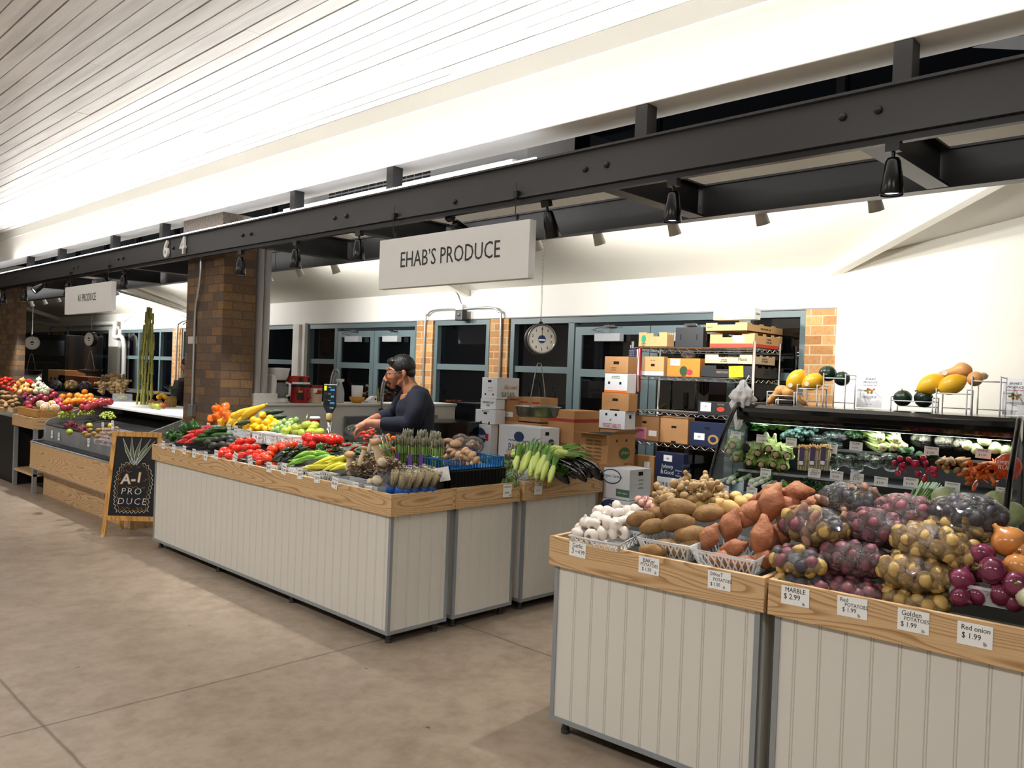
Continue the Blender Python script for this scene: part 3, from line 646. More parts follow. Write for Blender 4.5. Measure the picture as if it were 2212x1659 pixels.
class Kind:
    def __init__(s, name, cat, mb, mat, parts=(), smooth=True):
        s.name = name; s.cat = cat; s.mb = mb; s.mat = mat; s.parts = parts; s.first = None; s.smooth = smooth; s.rest = .02
    def put(s, loc, rot=(0, 0, 0), sc=1, label=None, group=None):
        if s.first is None:
            o = s.mb.build(s.name, s.mat, smooth=s.smooth); tag(o, label, s.cat, group)
            for nm, mb, mt in s.parts: mb.build(nm, mt, o, smooth=True)
            s.first = o; o.location = loc; o.rotation_euler = rot; o.scale = sc if isinstance(sc, tuple) else (sc,)*3
            return o
        o = dup(s.first, loc, rot, sc, label, group)
        if not group and 'group' in o.keys(): del o['group']
        return o
rr = random.Random(11)
def rrot(a=PI, b=PI, c=PI): return (rr.uniform(-a, a), rr.uniform(-b, b), rr.uniform(-c, c))
K = {}
def kind(key, *a, **k): K[key] = Kind(*a, **k)
# ---- tubers
kind('russet', 'russet_potato', 'potato', tube_item('p', .135, [.0, .026, .034, .037, .036, .033, .025, 0], None, .006, 12, amp=.12, k=12), M('russet_skin', '7A5A33', .7, col2='927044', nscale=22, bump=.35, bscale=90, vary=.12))
kind('sweet', 'sweet_potato', 'potato', tube_item('p', .17, [.0, .020, .038, .048, .047, .036, .020, 0], None, .012, 14, amp=.22, k=14), M('sweet_skin', '8E5034', .6, col2='A8704C', nscale=16, bump=.5, bscale=60, vary=.1))
for nm, c1_, c2_ in (('gold', 'AE8C4C', 'C4A565'), ('red', '6C3840', '86505A'), ('purple', '36323A', '48434C')):
    kind('pot_'+nm, {'gold': 'golden_potato', 'red': 'red_potato', 'purple': 'purple_potato'}[nm], 'potato', MB().blob((0, 0, 0), (.029, .025, .024), 10, 7, f=nf(.16, 1.6, 2)), M('skin_'+nm, c1_, .5, col2=c2_, nscale=30, vary=.15))
kind('finger', 'fingerling_potato', 'potato', tube_item('p', .085, [.0, .014, .018, .017, .014, 0], None, .005, 8, amp=.1, k=8), M('skin_finger', 'A88468', .5, col2='825850', nscale=30, vary=.35))
# ---- garlic, onions
def bulb(r, h, neck, lob=0, la=.08):
    mb = MB(); n = 16; prof = [(0, -.42*h), (.35*r, -.43*h), (.75*r, -.34*h), (.97*r, -.12*h), (r, .02*h), (.9*r, .2*h), (.62*r, .36*h), (.3*r, .46*h), (neck, .56*h), (neck*.8, .68*h)]
    vs = []; fs = []
    for q, z in prof:
        for i in range(n): a = 2*PI*i/n; k = q*(1+(la*abs(math.cos(lob*a/2)) if lob else 0)); vs.append((k*math.cos(a), k*math.sin(a), z))
    for j in range(len(prof)-1):
        for i in range(n): fs.append((j*n+i, j*n+(i+1) % n, (j+1)*n+(i+1) % n, (j+1)*n+i))
    fs.append(tuple((len(prof)-1)*n+i for i in range(n)))
    return mb.add(vs, fs)
def root_mb(r, h):
    mb = MB(); q = random.Random(5)
    for i in range(14):
        a = q.uniform(0, 6.28); b = q.uniform(.2, 1); mb.tube([(0, 0, -h*.40), (r*b*math.cos(a)*.5, r*b*math.sin(a)*.5, -h*.48), (r*b*math.cos(a)*1.0, r*b*math.sin(a), -h*(.50+.08*b))], .0011, 3)
    return mb.blob((0, 0, -h*.42), (r*.5, r*.5, r*.18), 7, 4)
kind('garlic', 'garlic_bulb', 'garlic', bulb(.030, .052, .006, 9, .10), M('garlic_skin', 'E6DFD6', .55, col2='D3C6BC', nscale=12, vary=.05), (('root', root_mb(.021, .054), M('root_brown', '8A7350', .8)),))
kind('red_onion', 'red_onion', 'onion', bulb(.044, .082, .007), M('red_onion_skin', '5A1E36', .18, col2='7E3450', nscale=4, stretch=(6, 6, .8), coat=.3, vary=.12), (('root', root_mb(.016, .082), M('root_brown', '8A7350', .8)),))
kind('yellow_onion', 'yellow_onion', 'onion', bulb(.048, .088, .008), M('yellow_onion_skin', 'C07832', .22, col2='D9965A', nscale=4, stretch=(6, 6, .8), coat=.3, vary=.1), (('root', root_mb(.015, .088), M('root_brown', '8A7350', .8)),))
kind('white_onion', 'white_onion', 'onion', bulb(.042, .074, .007), M('white_onion_skin', 'D9D6BE', .25, col2='C2C39A', nscale=4, stretch=(5, 5, .8), vary=.06))
# ---- tomatoes, citrus
def calyx(r, z, n=5, l=.02, w=.004):
    mb = MB()
    for i in range(n):
        a = 2*PI*i/n; mb.add([(0, 0, z+.002), (l*.5*math.cos(a-.2), l*.5*math.sin(a-.2), z+.002), (l*math.cos(a), l*math.sin(a), z-.004), (l*.5*math.cos(a+.2), l*.5*math.sin(a+.2), z+.002)], [(0, 1, 2, 3)])
    return mb.tube([(0, 0, z), (.003, 0, z+.014)], .002, 5)
GRN = M('calyx_green', '3F6A22', .5)
tomf = lambda d: 1-.14*max(0, d.z-.75)*4*.3+.03*math.cos(5*math.atan2(d.y, d.x))*(1-abs(d.z))
kind('tomato', 'tomato', 'tomato', MB().blob((0, 0, 0), (.040, .040, .031), 16, 10, f=tomf), M('tomato_red', 'D6240F', .14, coat=.5, vary=.1), (('calyx', calyx(.04, .029), GRN),))
kind('heirloom', 'orange_tomato', 'tomato', MB().blob((0, 0, 0), (.036, .036, .028), 15, 9, f=tomf), M('tomato_orange', 'DD3D12', .14, coat=.5, vary=.1), (('calyx', calyx(.036, .026), GRN),))
kind('green_tomato', 'green_tomato', 'tomato', MB().blob((0, 0, 0), (.036, .036, .029), 16, 10, f=tomf), M('tomato_green', '9DB32C', .2, col2='B8C24A', nscale=10, coat=.3, vary=.12), (('calyx', calyx(.036, .027), GRN),))
kind('roma', 'roma_tomato', 'tomato', tube_item('r', .074, [0, .018, .023, .024, .021, .014, 0], None, 0, 12, k=12), M('roma_red', 'DE2D14', .15, coat=.5, vary=.08))
kind('cherry', 'cherry_tomato', 'tomato', MB().blob((0, 0, 0), .013, 9, 6), M('cherry_orange', 'E8741A', .15, coat=.4, vary=.2))
kind('tomatillo', 'tomatillo', 'tomatillo', MB().blob((0, 0, 0), (.020, .020, .021), 8, 7, f=lambda d: 1+.09*math.cos(6*math.atan2(d.y, d.x))*(1-abs(d.z))+(.25 if d.z > .93 else 0)), M('tomatillo_husk', '7FA052', .5, col2='9DB870', nscale=20, vary=.15))
kind('lemon', 'lemon', 'lemon', tube_item('l', .078, [0, .008, .022, .029, .031, .029, .022, .009, 0], None, 0, 12, k=14), M('lemon_skin', 'EDB714', .35, bump=.2, bscale=120, vary=.06))
kind('orange', 'orange', 'orange', MB().blob((0, 0, 0), .038, 14, 9), M('orange_skin', 'E97B14', .4, bump=.2, bscale=120, vary=.08))
kind('mango', 'mango', 'mango', MB().blob((0, 0, 0), (.052, .036, .034), 12, 8, f=nf(.1, 1)), M('mango_skin', 'A8362A', .3, col2='8FA03A', nscale=9, vary=.2))
kind('yellow_mango', 'yellow_mango', 'mango', MB().blob((0, 0, 0), (.05, .032, .034), 12, 8, f=nf(.1, 1)), M('ymango_skin', 'F0AE1E', .3, vary=.06))
kind('pomegranate', 'pomegranate', 'pomegranate', MB().blob((0, 0, 0), .042, 14, 9, f=lambda d: 1+(.22 if d.z > .95 else 0)), M('pom_skin', 'A32A35', .3, col2='C24A50', nscale=10, vary=.12))
kind('kiwi', 'kiwi_fruit', 'kiwi', MB().blob((0, 0, 0), (.034, .024, .024), 10, 7), M('kiwi_skin', '93703A', .75, vary=.15))
def dragon():
    mb = MB().blob((0, 0, 0), (.055, .042, .042), 12, 8)
    return mb
def dragon_scales():
    mb = MB(); q = random.Random(2)
    for i in range(22):
        a = q.uniform(0, 6.28); x = q.uniform(-.035, .05); r = .042*math.sqrt(max(0, 1-(x/.058)**2)); c = Vector((x, r*math.cos(a), r*math.sin(a))); o = Vector((.016, .012*math.cos(a), .012*math.sin(a))); s = Vector((0, -math.sin(a), math.cos(a)))*.007
        mb.add([c-s, c+s, c+o], [(0, 1, 2)])
    return mb
kind('dragon', 'dragon_fruit', 'dragon fruit', dragon(), M('dragon_skin', 'B02A44', .4, col2='8E2038', nscale=10, vary=.15), (('scales', dragon_scales(), M('dragon_scale', '8F7A34', .5)),))
# ---- peppers
def bellp(r=.036, h=.075):
    mb = MB(); n = 24; pr = [(0, -.38), (.25, -.46), (.6, -.5), (.86, -.38), (.98, -.1), (1.0, .18), (.9, .38), (.6, .47), (.28, .43), (.0, .36)]; vs = []; fs = []
    for q, z in pr:
        for i in range(n): a = 2*PI*i/n; k = r*q*(1+.14*math.cos(4*a)*min(1, q*1.2)-.04); vs.append((k*math.cos(a), k*math.sin(a), z*h))
    for j in range(len(pr)-1):
        for i in range(n): fs.append((j*n+i, j*n+(i+1) % n, (j+1)*n+(i+1) % n, (j+1)*n+i))
    return mb.add(vs, fs)
STEMG = M('pepper_stem', '5E7E2E', .5)
bst = lambda: MB().tube([(0, 0, .026), (.002, 0, .036), (.008, 0, .050)], [.006, .004, .005], 7)
for nm, c_, lab in (('orange', 'F26A0C', ''), ('yellow', 'F2A40F', ''), ('green', '1F4A16', ''), ('red', 'B0121A', '')):
    kind('bell_'+nm, nm+'_bell_pepper', 'bell pepper', bellp(), M('bell_'+nm, c_, .13, coat=.5, vary=.08), (('stem', bst(), STEMG),))
cst = lambda x, r=.004: MB().tube([(x, 0, 0), (x+.012, 0, .004), (x+.026, 0, .010)], [r*1.7, r, r], 6)
kind('long_red', 'long_red_pepper', 'pepper', tube_item('x', .17, [0, .010, .018, .025, .029, .027, .018, 0], None, .012, 14, 3, .08, k=14), M('longred', 'BE1218', .13, coat=.5, vary=.1), (('stem', cst(.08), STEMG),))
kind('poblano', 'poblano_pepper', 'pepper', tube_item('x', .125, [0, .008, .018, .027, .032, .028, 0], None, .006, 14, 3, .12, k=12), M('poblano', '10240F', .12, coat=.5, vary=.1), (('stem', cst(.058), STEMG),))
kind('long_green', 'long_green_pepper', 'pepper', tube_item('x', .15, [0, .007, .013, .017, .020, .019, 0], None, .012, 12, 3, .09, k=13), M('longgreen', '6FA32A', .15, coat=.5, vary=.12), (('stem', cst(.07), STEMG),))
kind('banana', 'yellow_chili_pepper', 'pepper', tube_item('x', .15, [0, .008, .014, .017, .019, .017, 0], None, .010, 12, k=13), M('bananap', 'D6CF2E', .16, coat=.5, vary=.07), (('stem', cst(.07), STEMG),))
kind('chili_red', 'red_chili_pepper', 'chili pepper', tube_item('x', .10, [0, .005, .010, .012, .012, 0], None, .010, 9, k=9), M('chilired', 'BC1016', .13, coat=.5, vary=.12), (('stem', cst(.047, .003), STEMG),))
kind('chili_green', 'green_chili_pepper', 'chili pepper', tube_item('x', .09, [0, .003, .005, .007, .008, 0], None, .010, 7, k=8), M('chiligreen', '2A4A1A', .15, coat=.4, vary=.25), (('stem', cst(.042, .002), STEMG),))
# ---- squash, cucumbers, eggplants
kind('zucchini', 'zucchini', 'zucchini', tube_item('x', .19, [0, .020, .022, .022, .021, .020, .018, .013, .012], None, .004, 14, 6, .03, k=14), M('zuc', '16350F', .2, col2='2C5218', nscale=20, coat=.25, vary=.15), (('stem_end', MB().lathe([(.012, 0), (.013, .010), (.0, .012)], 9, Matrix.Translation((.093, 0, 0)) @ Matrix.Rotation(PI/2, 4, 'Y')), M('zuc_end', 'C9C183', .6)),))
kind('ysquash', 'yellow_squash', 'squash', tube_item('x', .21, [0, .024, .030, .031, .028, .023, .018, .014, .012], None, .012, 14, k=14), M('ysq', 'E9BE35', .25, vary=.07), (('stem', MB().tube([(.10, 0, 0), (.125, 0, .003)], .009, 6), M('sq_stem', '9DA455', .6)),))
kind('cucumber', 'cucumber', 'cucumber', tube_item('x', .20, [0, .018, .021, .022, .022, .021, .016, 0], None, .006, 12, amp=.15, k=14), M('cuke', '17301A', .4, col2='21422A', nscale=30, bump=.5, bscale=70, vary=.12))
kind('avocado', 'avocado', 'avocado', tube_item('x', .10, [0, .020, .030, .033, .030, .022, .015, 0], None, 0, 12, k=12), M('avo', '1D1C17', .45, col2='2B2C1E', nscale=30, bump=.5, bscale=90, vary=.1))
kind('eggplant', 'eggplant', 'eggplant', tube_item('x', .25, [0, .028, .038, .041, .038, .032, .026, .021, .014], None, .018, 16, k=16), M('eggp', '0E0710', .07, coat=.8), (('calyx_cap', MB().lathe([(.024, -.012), (.023, 0), (.015, .014), (.005, .020), (.004, .04), (0, .042)], 10, Matrix.Translation((.107, 0, 0)) @ Matrix.Rotation(PI/2, 4, 'Y')), M('egg_cap', '4B6632', .5)),))
kind('acorn', 'acorn_squash', 'squash', MB().blob((0, 0, 0), (.062, .062, .060), 40, 12, f=lambda d: 1+.07*abs(math.cos(5*math.atan2(d.y, d.x)))*math.sqrt(max(0, 1-d.z*d.z))), M('acornsq', '0F2016', .3, col2='16301F', nscale=12), (('stem', MB().tube([(0, 0, .055), (0, .003, .075)], [.009, .006], 6), M('acorn_stem', 'C7A23A', .6)),))
kind('spaghetti', 'spaghetti_squash', 'squash', tube_item('x', .20, [0, .046, .062, .067, .066, .058, .040, 0], None, 0, 18, k=16), M('spag', 'E8B52A', .35, col2='E2A71E', nscale=8, vary=.06), (('stem', MB().tube([(.097, 0, 0), (.115, 0, .004)], [.008, .005], 6), M('sq_stem2', '6E5A2A', .6)),))
kind('butternut', 'butternut_squash', 'squash', tube_item('x', .235, [0, .045, .055, .052, .036, .029, .028, .029, .024, 0], None, .012, 16, k=20), M('butternut', 'D49A5C', .4, vary=.05), (('stem', MB().tube([(.113, 0, 0), (.128, 0, .0)], .008, 6), M('bn_stem', 'A88A55', .6)),))
# ---- mushrooms
kind('cremini', 'brown_mushroom', 'mushroom', MB().lathe([(0, -.004), (.017, -.008), (.0235, -.006), (.025, .002), (.022, .010), (.014, .017), (0, .020)], 12), M('cremini', '9C7656', .6, col2='BA9878', nscale=12, vary=.15), (('stem', MB().lathe([(0, -.026), (.008, -.026), (.009, -.006)], 8), M('mstem', 'D9C8B0', .7)),))
kind('portob', 'portobello_mushroom', 'mushroom', MB().lathe([(0, -.004), (.028, -.010), (.040, -.008), (.043, .002), (.037, .014), (.022, .024), (0, .028)], 14), M('portob', '87644A', .65, col2='A58668', nscale=10, vary=.15), (('stem', MB().lathe([(0, -.03), (.012, -.03), (.012, -.006)], 8), M('mstem', 'D9C8B0', .7)),))
kind('king', 'king_oyster_mushroom', 'mushroom', MB().lathe([(0, -.075), (.016, -.072), (.022, -.04), (.018, .01), (.019, .035), (.024, .045)], 12, caps=False), M('kingstem', 'DDC9A6', .6, vary=.06), (('cap', MB().lathe([(.020, .040), (.032, .050), (.034, .058), (.026, .068), (0, .072)], 12), M('kingcap', 'B48D62', .6)),))
def maitake():
    mb = MB(); q = random.Random(4)
    for i in range(60):
        a = q.uniform(0, 6.28); e = q.uniform(0, 1.3); r = q.uniform(.03, .055); c = Vector((r*math.cos(a)*math.cos(e), r*math.sin(a)*math.cos(e), r*math.sin(e)))
        n_ = c.normalized(); s = n_.cross(Vector((0, 0, 1))); s = s.normalized() if s.length > .01 else Vector((1, 0, 0)); u = n_.cross(s); w = q.uniform(.007, .013)
        mb.add([c*.3, c-s*w+u*.004, c+n_*.006-u*.004, c+s*w+u*.006, c+n_*.01+u*w], [(0, 1, 2, 3), (1, 4, 3, 2)])
    return mb
kind('maitake', 'maitake_mushroom', 'mushroom', maitake(), M('maitake', '85705A', .8, col2='BBA68C', nscale=30), smooth=False)
kind('lions', 'lions_mane_mushroom', 'mushroom', MB().blob((0, 0, 0), (.042, .04, .034), 16, 10, f=nf(.25, 4)), M('lions', 'E2D3B6', .8, bump=.8, bscale=60))
# ---- ginger, artichoke, corn, asparagus
def ginger(seed):
    q = random.Random(seed); mb = MB(); p = Vector((0, 0, 0)); d = Vector((1, .2, .1))
    for i in range(4):
        mb.blob(p, (.022, .019, .018), 9, 6, f=nf(.25, 2, seed+i))
        if q.random() < .85:
            e = p+Vector((q.uniform(-.5, .5), q.choice((-1, 1))*q.uniform(.6, 1), q.uniform(-.2, .9))).normalized()*.033; mb.tube([p, (p+e)/2, e], [.015, .014, .004], 8); mb.blob(e, (.013, .014, .013), 8, 5)
        p = p+Vector((.027, q.uniform(-.010, .010), q.uniform(-.006, .012)))
    return mb
GIN = M('ginger_skin', 'B3966A', .65, col2='9C8056', nscale=30, bump=.3, bscale=90, vary=.1)
for i in range(3): kind('ginger%d' % i, 'ginger_root', 'ginger', ginger(20+i), GIN)
def artich():
    mb = MB(); 
    for lv in range(7):
        n = 9-lv; z = -.03+lv*.011; r = .052*math.cos((lv-1.6)*.26)
        for i in range(n):
            a = 2*PI*(i+.5*(lv % 2))/n; c, s = math.cos(a), math.sin(a); w = .022*(1-lv*.06)
            mb.add([(r*.75*c, r*.75*s, z-.012), (r*c-w*s*.8, r*s+w*c*.8, z+.004), (r*c+w*s*.8, r*s-w*c*.8, z+.004), (r*1.08*c, r*1.08*s, z+.008), (r*.86*c, r*.86*s, z+.034)], [(0, 2, 3), (0, 3, 1), (1, 3, 4), (3, 2, 4)])
    return mb.blob((0, 0, 0), (.040, .040, .042), 10, 7).tube([(0, 0, -.03), (0, 0, -.07)], .011, 7)
kind('artichoke', 'artichoke', 'artichoke', artich(), M('artich', '5F7444', .55, col2='7C9260', nscale=14, vary=.12), smooth=False)
def corn(seed):
    q = random.Random(seed); mb = tube_item('c', .24, [.010, .019, .024, .026, .025, .021, .015, .009, .004], None, .006, 12, 5, .06, k=14)
    return mb
def cornleaf(seed):
    q = random.Random(seed); mb = MB()
    for i in range(5):
        a = q.uniform(0, 6.28); L_ = q.uniform(.04, .10); y, z = math.cos(a), math.sin(a)
        pts = [Vector((.03, .018*y, .018*z)), Vector((.09, .026*y, .026*z+.004)), Vector((.12+L_*.4, .035*y, .03*z+.004)), Vector((.12+L_, .06*y, .02*z-.02))]; s = Vector((0, -z, y))
        w = [.009, .009, .006, .001]
        for j in range(3): mb.quad(pts[j]-s*w[j], pts[j+1]-s*w[j+1], pts[j+1]+s*w[j+1], pts[j]+s*w[j])
    return mb
def silk(seed):
    q = random.Random(seed); mb = MB()
    for i in range(9): mb.tube([(-.105, 0, 0), (-.13, q.uniform(-.012, .012), q.uniform(-.01, .014)), (-.15, q.uniform(-.02, .02), q.uniform(-.02, .014))], .0011, 3)
    return mb
CORNM = M('corn_husk', 'A9BF54', .5, col2='C6D27C', nscale=5, stretch=(.5, 9, 9), vary=.1)
for i in range(2): kind('corn%d' % i, 'corn_ear', 'corn', corn(i), CORNM, (('leaves', cornleaf(i+3), M('corn_leaf', '4E7A2A', .5, vary=.1)), ('silk', silk(i), M('corn_silk', 'A8863C', .6))))
def spears(n, ln, r, R, seed, tip='asp'):
    q = random.Random(seed); mb = MB(); tp = MB()
    for i in range(n):
        a = i*2.399; d = R*math.sqrt((i+.5)/n); x, y = d*math.cos(a), d*math.sin(a); h = ln*q.uniform(.93, 1.03); k = q.uniform(1.0, 1.16)
        mb.tube([(x, y, 0), (x*k, y*k, h*.5), (x*k*1.06, y*k*1.06, h*.80)], [r, r*.95, r*.85], 6)
        tp.tube([(x*k*1.06, y*k*1.06, h*.79), (x*k*1.08, y*k*1.08, h*.86), (x*k*1.10, y*k*1.10, h*.94), (x*k*1.12, y*k*1.12, h)], [r*.9, r*1.25, r*1.0, r*.2], 6)
    return mb, tp
def asparagus(name, lab, loc, seed, colr, tipc, bandc, tagc, ln=.24, n=26, rot=(0, 0, 0), tagrot=0):
    a, b = spears(n, ln, .0055, .034, seed)
    t = thing(name, lab, 'asparagus', loc, rot=rot)
    a.build('spears', colr, t, smooth=True); b.build('tips', tipc, t, smooth=True)
    for z in (.07, .15): MB().tube([(.040*math.cos(q*PI/8), .040*math.sin(q*PI/8), z) for q in range(16)], .003, 5, True).build('band', bandc, t, smooth=True)
    if tagc:
        g = MB().box(-.046, -.043, -.016, .016, .03, .155); g = g.build('tag', tagc, t); g.rotation_euler = (0, 0, tagrot)
        l = MB().box(-.0465, -.046, -.014, .014, .035, .06).build('barcode_label', PAPER, t); l.rotation_euler = (0, 0, tagrot)
    return t
# ---- small growers used in many crates
def leafy(n, h, w, seed, spread=.5, curl=.3, segs=4):
    """bunch of broad leaves rising from the origin along +z"""
    q = random.Random(seed); mb = MB()
    for i in range(n):
        a = q.uniform(0, 6.28); t = q.uniform(.1, 1)*spread; hh = h*q.uniform(.65, 1); d = Vector((math.cos(a)*t, math.sin(a)*t, 1)).normalized(); s = Vector((-math.sin(a), math.cos(a), 0)); c = Vector((math.cos(a), math.sin(a), 0)); ww = w*q.uniform(.6, 1.1)
        P_ = []
        for j in range(segs+1):
            f = j/segs; k = ww*math.sin(PI*min(1, .12+.85*f)**1.3)*(.25 if f < .25 else 1); p = d*hh*f+c*curl*hh*f*f*.6-Vector((0, 0, curl*hh*.35*f**3)); z = Vector((0, 0, .25*k*q.uniform(-1, 1)))
            P_.append((p-s*k+z, p+c*.15*k, p+s*k-z))
        o = [v for r in P_ for v in r]; fs = []
        for j in range(segs):
            for m_ in (0, 1): fs.append((j*3+m_, j*3+m_+1, j*3+m_+4, j*3+m_+3))
        mb.add(o, fs)
    return mb
def herbs(n, R, seed, s=.012, hz=.6):
    """dense mound of little leaves"""
    q = random.Random(seed); mb = MB()
    for i in range(n):
        d = Vector((q.gauss(0, 1), q.gauss(0, 1), abs(q.gauss(0, 1)))).normalized()*q.uniform(.55, 1); p = Vector((d.x*R[0], d.y*R[1], d.z*R[2]))
        a = Vector((q.uniform(-1, 1), q.uniform(-1, 1), q.uniform(-1, 1))).normalized()*s; b = a.cross(d).normalized()*s*.8
        mb.add([p-a, p+b*.7, p+a, p-b*.7], [(0, 1, 2, 3)])
    return mb
# ---- containers
def tray(name, lab, cat, loc, lx, ly, h, mat, rz=0, taper=.82, rim=.008, holes=False, group=None, rimmat=None, rot=None, thick=.003):
    """open tapered box; wall panels with optional lattice of slanted openings"""
    t = thing(name, lab, cat, loc, rz, group, rot)
    A = [(-lx/2, -ly/2), (lx/2, -ly/2), (lx/2, ly/2), (-lx/2, ly/2)]; B_ = [(x*taper, y*(1-(1-taper)*lx/ly)) for x, y in A]
    mb = MB()
    mb.add([(x, y, 0) for x, y in B_]+[(x, y, .003) for x, y in B_], [(0, 1, 2, 3), (7, 6, 5, 4), (0, 4, 5, 1), (1, 5, 6, 2), (2, 6, 7, 3), (3, 7, 4, 0)])
    for i in range(4):
        a0, a1 = Vector((*B_[i], 0)), Vector((*B_[(i+1) % 4], 0)); b0, b1 = Vector((*A[i], h)), Vector((*A[(i+1) % 4], h))
        nrm = (a1-a0).cross(b0-a0).normalized()*thick
        def pt(s, q): return (a0*(1-s)+a1*s)*(1-q)+(b0*(1-s)+b1*s)*q
        if not holes: mb.add([pt(0, 0), pt(1, 0), pt(1, 1), pt(0, 1), pt(0, 0)-nrm, pt(1, 0)-nrm, pt(1, 1)-nrm, pt(0, 1)-nrm], [(0, 1, 2, 3), (7, 6, 5, 4), (0, 4, 5, 1), (1, 5, 6, 2), (2, 6, 7, 3), (3, 7, 4, 0)])
        else:
            L_ = (b1-b0).length; n = max(3, int(L_/holes)); bars = []
            bars += [((0, .0), (1, .0), (1, .16), (0, .16)), ((0, .84), (1, .84), (1, 1), (0, 1)), ((0, 0), (.03, 0), (.03, 1), (0, 1)), ((.97, 0), (1, 0), (1, 1), (.97, 1))]
            wbar = .22/n
            for k in range(-1, n+1):
                for sg in (1, -1):
                    s0 = (k+.5)/n; s1 = s0+sg*.9/n
                    s0c, s1c = min(max(s0, 0), 1-wbar), min(max(s1, 0), 1-wbar)
                    bars.append(((s0c, .12), (s0c+wbar, .12), (s1c+wbar, .88), (s1c, .88)))
            for bq in bars:
                v = [pt(*p_) for p_ in bq]; mb.add(v+[p_-nrm for p_ in v], [(0, 1, 2, 3), (7, 6, 5, 4), (0, 4, 5, 1), (1, 5, 6, 2), (2, 6, 7, 3), (3, 7, 4, 0)])
    mb.build('tray_body', mat, t)
    MB().tube([(x*1.01, y*1.01, h) for x, y in A], rim/2, 6, True).build('rim', rimmat or mat, t, smooth=True)
    return t
# ---- price cards
CARDS = [0]
def card(loc, lines, label, w=.115, h=.072, rz=0, tilt=0, lean=.0, size=.02, parent=None, norm=-PI/2, x_l=.0):
    t = MB().box(-w/2, w/2, -h/2, h/2, -.0004, .0004).build('price_card', PAPER)
    tag(t, label, 'price card'); t.location = loc; t.rotation_mode = 'XYZ'
    t.rotation_euler = (Matrix.Rotation(norm+rz, 3, 'Z') @ Matrix.Rotation(PI/2-lean, 3, 'X') @ Matrix.Rotation(tilt, 3, 'Z')).to_euler()
    for (s, x, y, z) in lines: text(s, z*1.32, INK, t, (x, y, .0008), (0, 0, 0), ext=.0002, sx=.86)
    return t
def std(name, price, w, h, unit='lb', nl=1):
    n = name.split('\n'); L_ = []
    sz = min(h*.26, w*1.05/max(len(q) for q in n))
    for i, q in enumerate(n): L_.append((q, (0 if i == 0 else w*.06), h*(.30-.24*i), sz))
    L_.append((price, -w*.05, -h*.17, min(h*.30, w*1.05/len(price)))); L_.append((unit, w*.32, -h*.36, h*.18)); return L_
# ================================================================ FOREGROUND COUNTER
zb = .86
def slope_bed(label_parent, corners, name='display_bed'):
    pass
def S2(u, v, h=0): return sl(u, v, h, 2.90, .855, .26)
def beds():
    # sloping dark beds under the heaps, one per counter
    for cn, (s0, s1) in ((c1, (.03, 1.01)), (c2, (1.09, 2.58))):
        a, b, c, d = Bp(s0, .03, .76), Bp(s1, .03, .76), Bp(s1, .92, 1.0), Bp(s0, .92, 1.0)
        lo = [Vector((p.x, p.y, .76)) for p in (a, b, c, d)]
        mb = MB().add([a, b, c, d]+[p-Vector((0, 0, .006)) for p in (a, b, c, d)], [(0, 1, 2, 3), (7, 6, 5, 4), (0, 4, 5, 1), (1, 5, 6, 2), (2, 6, 7, 3), (3, 7, 4, 0)])
        par = [o for o in COL.objects if o.name.startswith('display_counter') and (o.location-Vector((cn.x, cn.y, 0))).length < .01][0]
        o = mb.build('display_bed', M('bed_dark', '141312', .7), par, world=True)
beds()
# white basket of garlic
pg = S2(1290, 1175, .015)
tray('produce_basket', 'white slotted plastic basket holding garlic bulbs', 'basket', (pg.x+.085, pg.y+.015, zb-.012), .19, .27, .05, M('white_plastic', 'E9EAEC', .35), BR, .86, .008, holes=.028, rot=(0, -.16, BR))
gl = [(1266, 1128), (1256, 1141), (1293, 1105), (1302, 1125), (1312, 1130), (1325, 1150), (1300, 1152), (1282, 1134), (1248, 1152), (1277, 1158), (1337, 1110), (1352, 1128), (1322, 1112), (1341, 1131), (1312, 1107), (1289, 1120), (1332, 1095), (1356, 1106), (1372, 1104), (1347, 1150), (1365, 1120), (1331, 1133)]
for i, (u, v) in enumerate(gl):
    p = S2(u, v, .03+.035*(v < 1135)+.02*(v < 1112)); K['garlic'].put(p, (rr.uniform(-1.9, 1.9), rr.uniform(-1.6, 1.6), rr.uniform(-3, 3)), rr.uniform(.98, 1.14), 'white garlic bulb in the heap at the left end of the nearest counter', 'garlic bulbs on the nearest counter')
# bags of shallots behind the garlic
kind('shallot', 'red_skinned_garlic', 'garlic', bulb(.024, .046, .005), M('pink_skin', 'C98A7E', .5, col2='D9A99C', nscale=10, vary=.1))
def film_bag(label, loc, r, rot=(0, 0, 0), seed=0, name='plastic_bag', knot=None):
    f = lambda d: 1+.07*noise.noise(Vector((d.x*3+seed, d.y*3, d.z*3)))+.05*noise.noise(Vector((d.x*8, d.y*8+seed, d.z*8)))
    mb = MB().blob((0, 0, 0), r, 26, 16, f=f)
    o = mb.build(name, BAG, smooth=True); tag(o, label, 'bag'); o.location = loc; o.rotation_euler = rot; return o
def bagged(label, kinds, loc, r, n, glabel, group, seed, rot=(0, 0, 0), sc=1):
    q = random.Random(seed); film_bag(label, loc, tuple(x*1.06 for x in r), rot, seed)
    Rm = Euler(rot).to_matrix()
    for i in range(n):
        # shell of potatoes pressed against the film
        ph = i*2.39996; z = 1-2*(i+.5)/n; s = math.sqrt(1-z*z); d = Vector((s*math.cos(ph), s*math.sin(ph), z))
        k = K[kinds[q.randrange(len(kinds))]]; e = .80+q.uniform(-.03, .03); m_ = .020
        p = Vector((d.x*(r[0]-m_), d.y*(r[1]-m_), d.z*(r[2]-m_)))
        k.put(Vector(loc)+Rm @ p, (q.uniform(-3, 3), q.uniform(-3, 3), q.uniform(-3, 3)), sc*q.uniform(.88, 1.1), glabel, group)
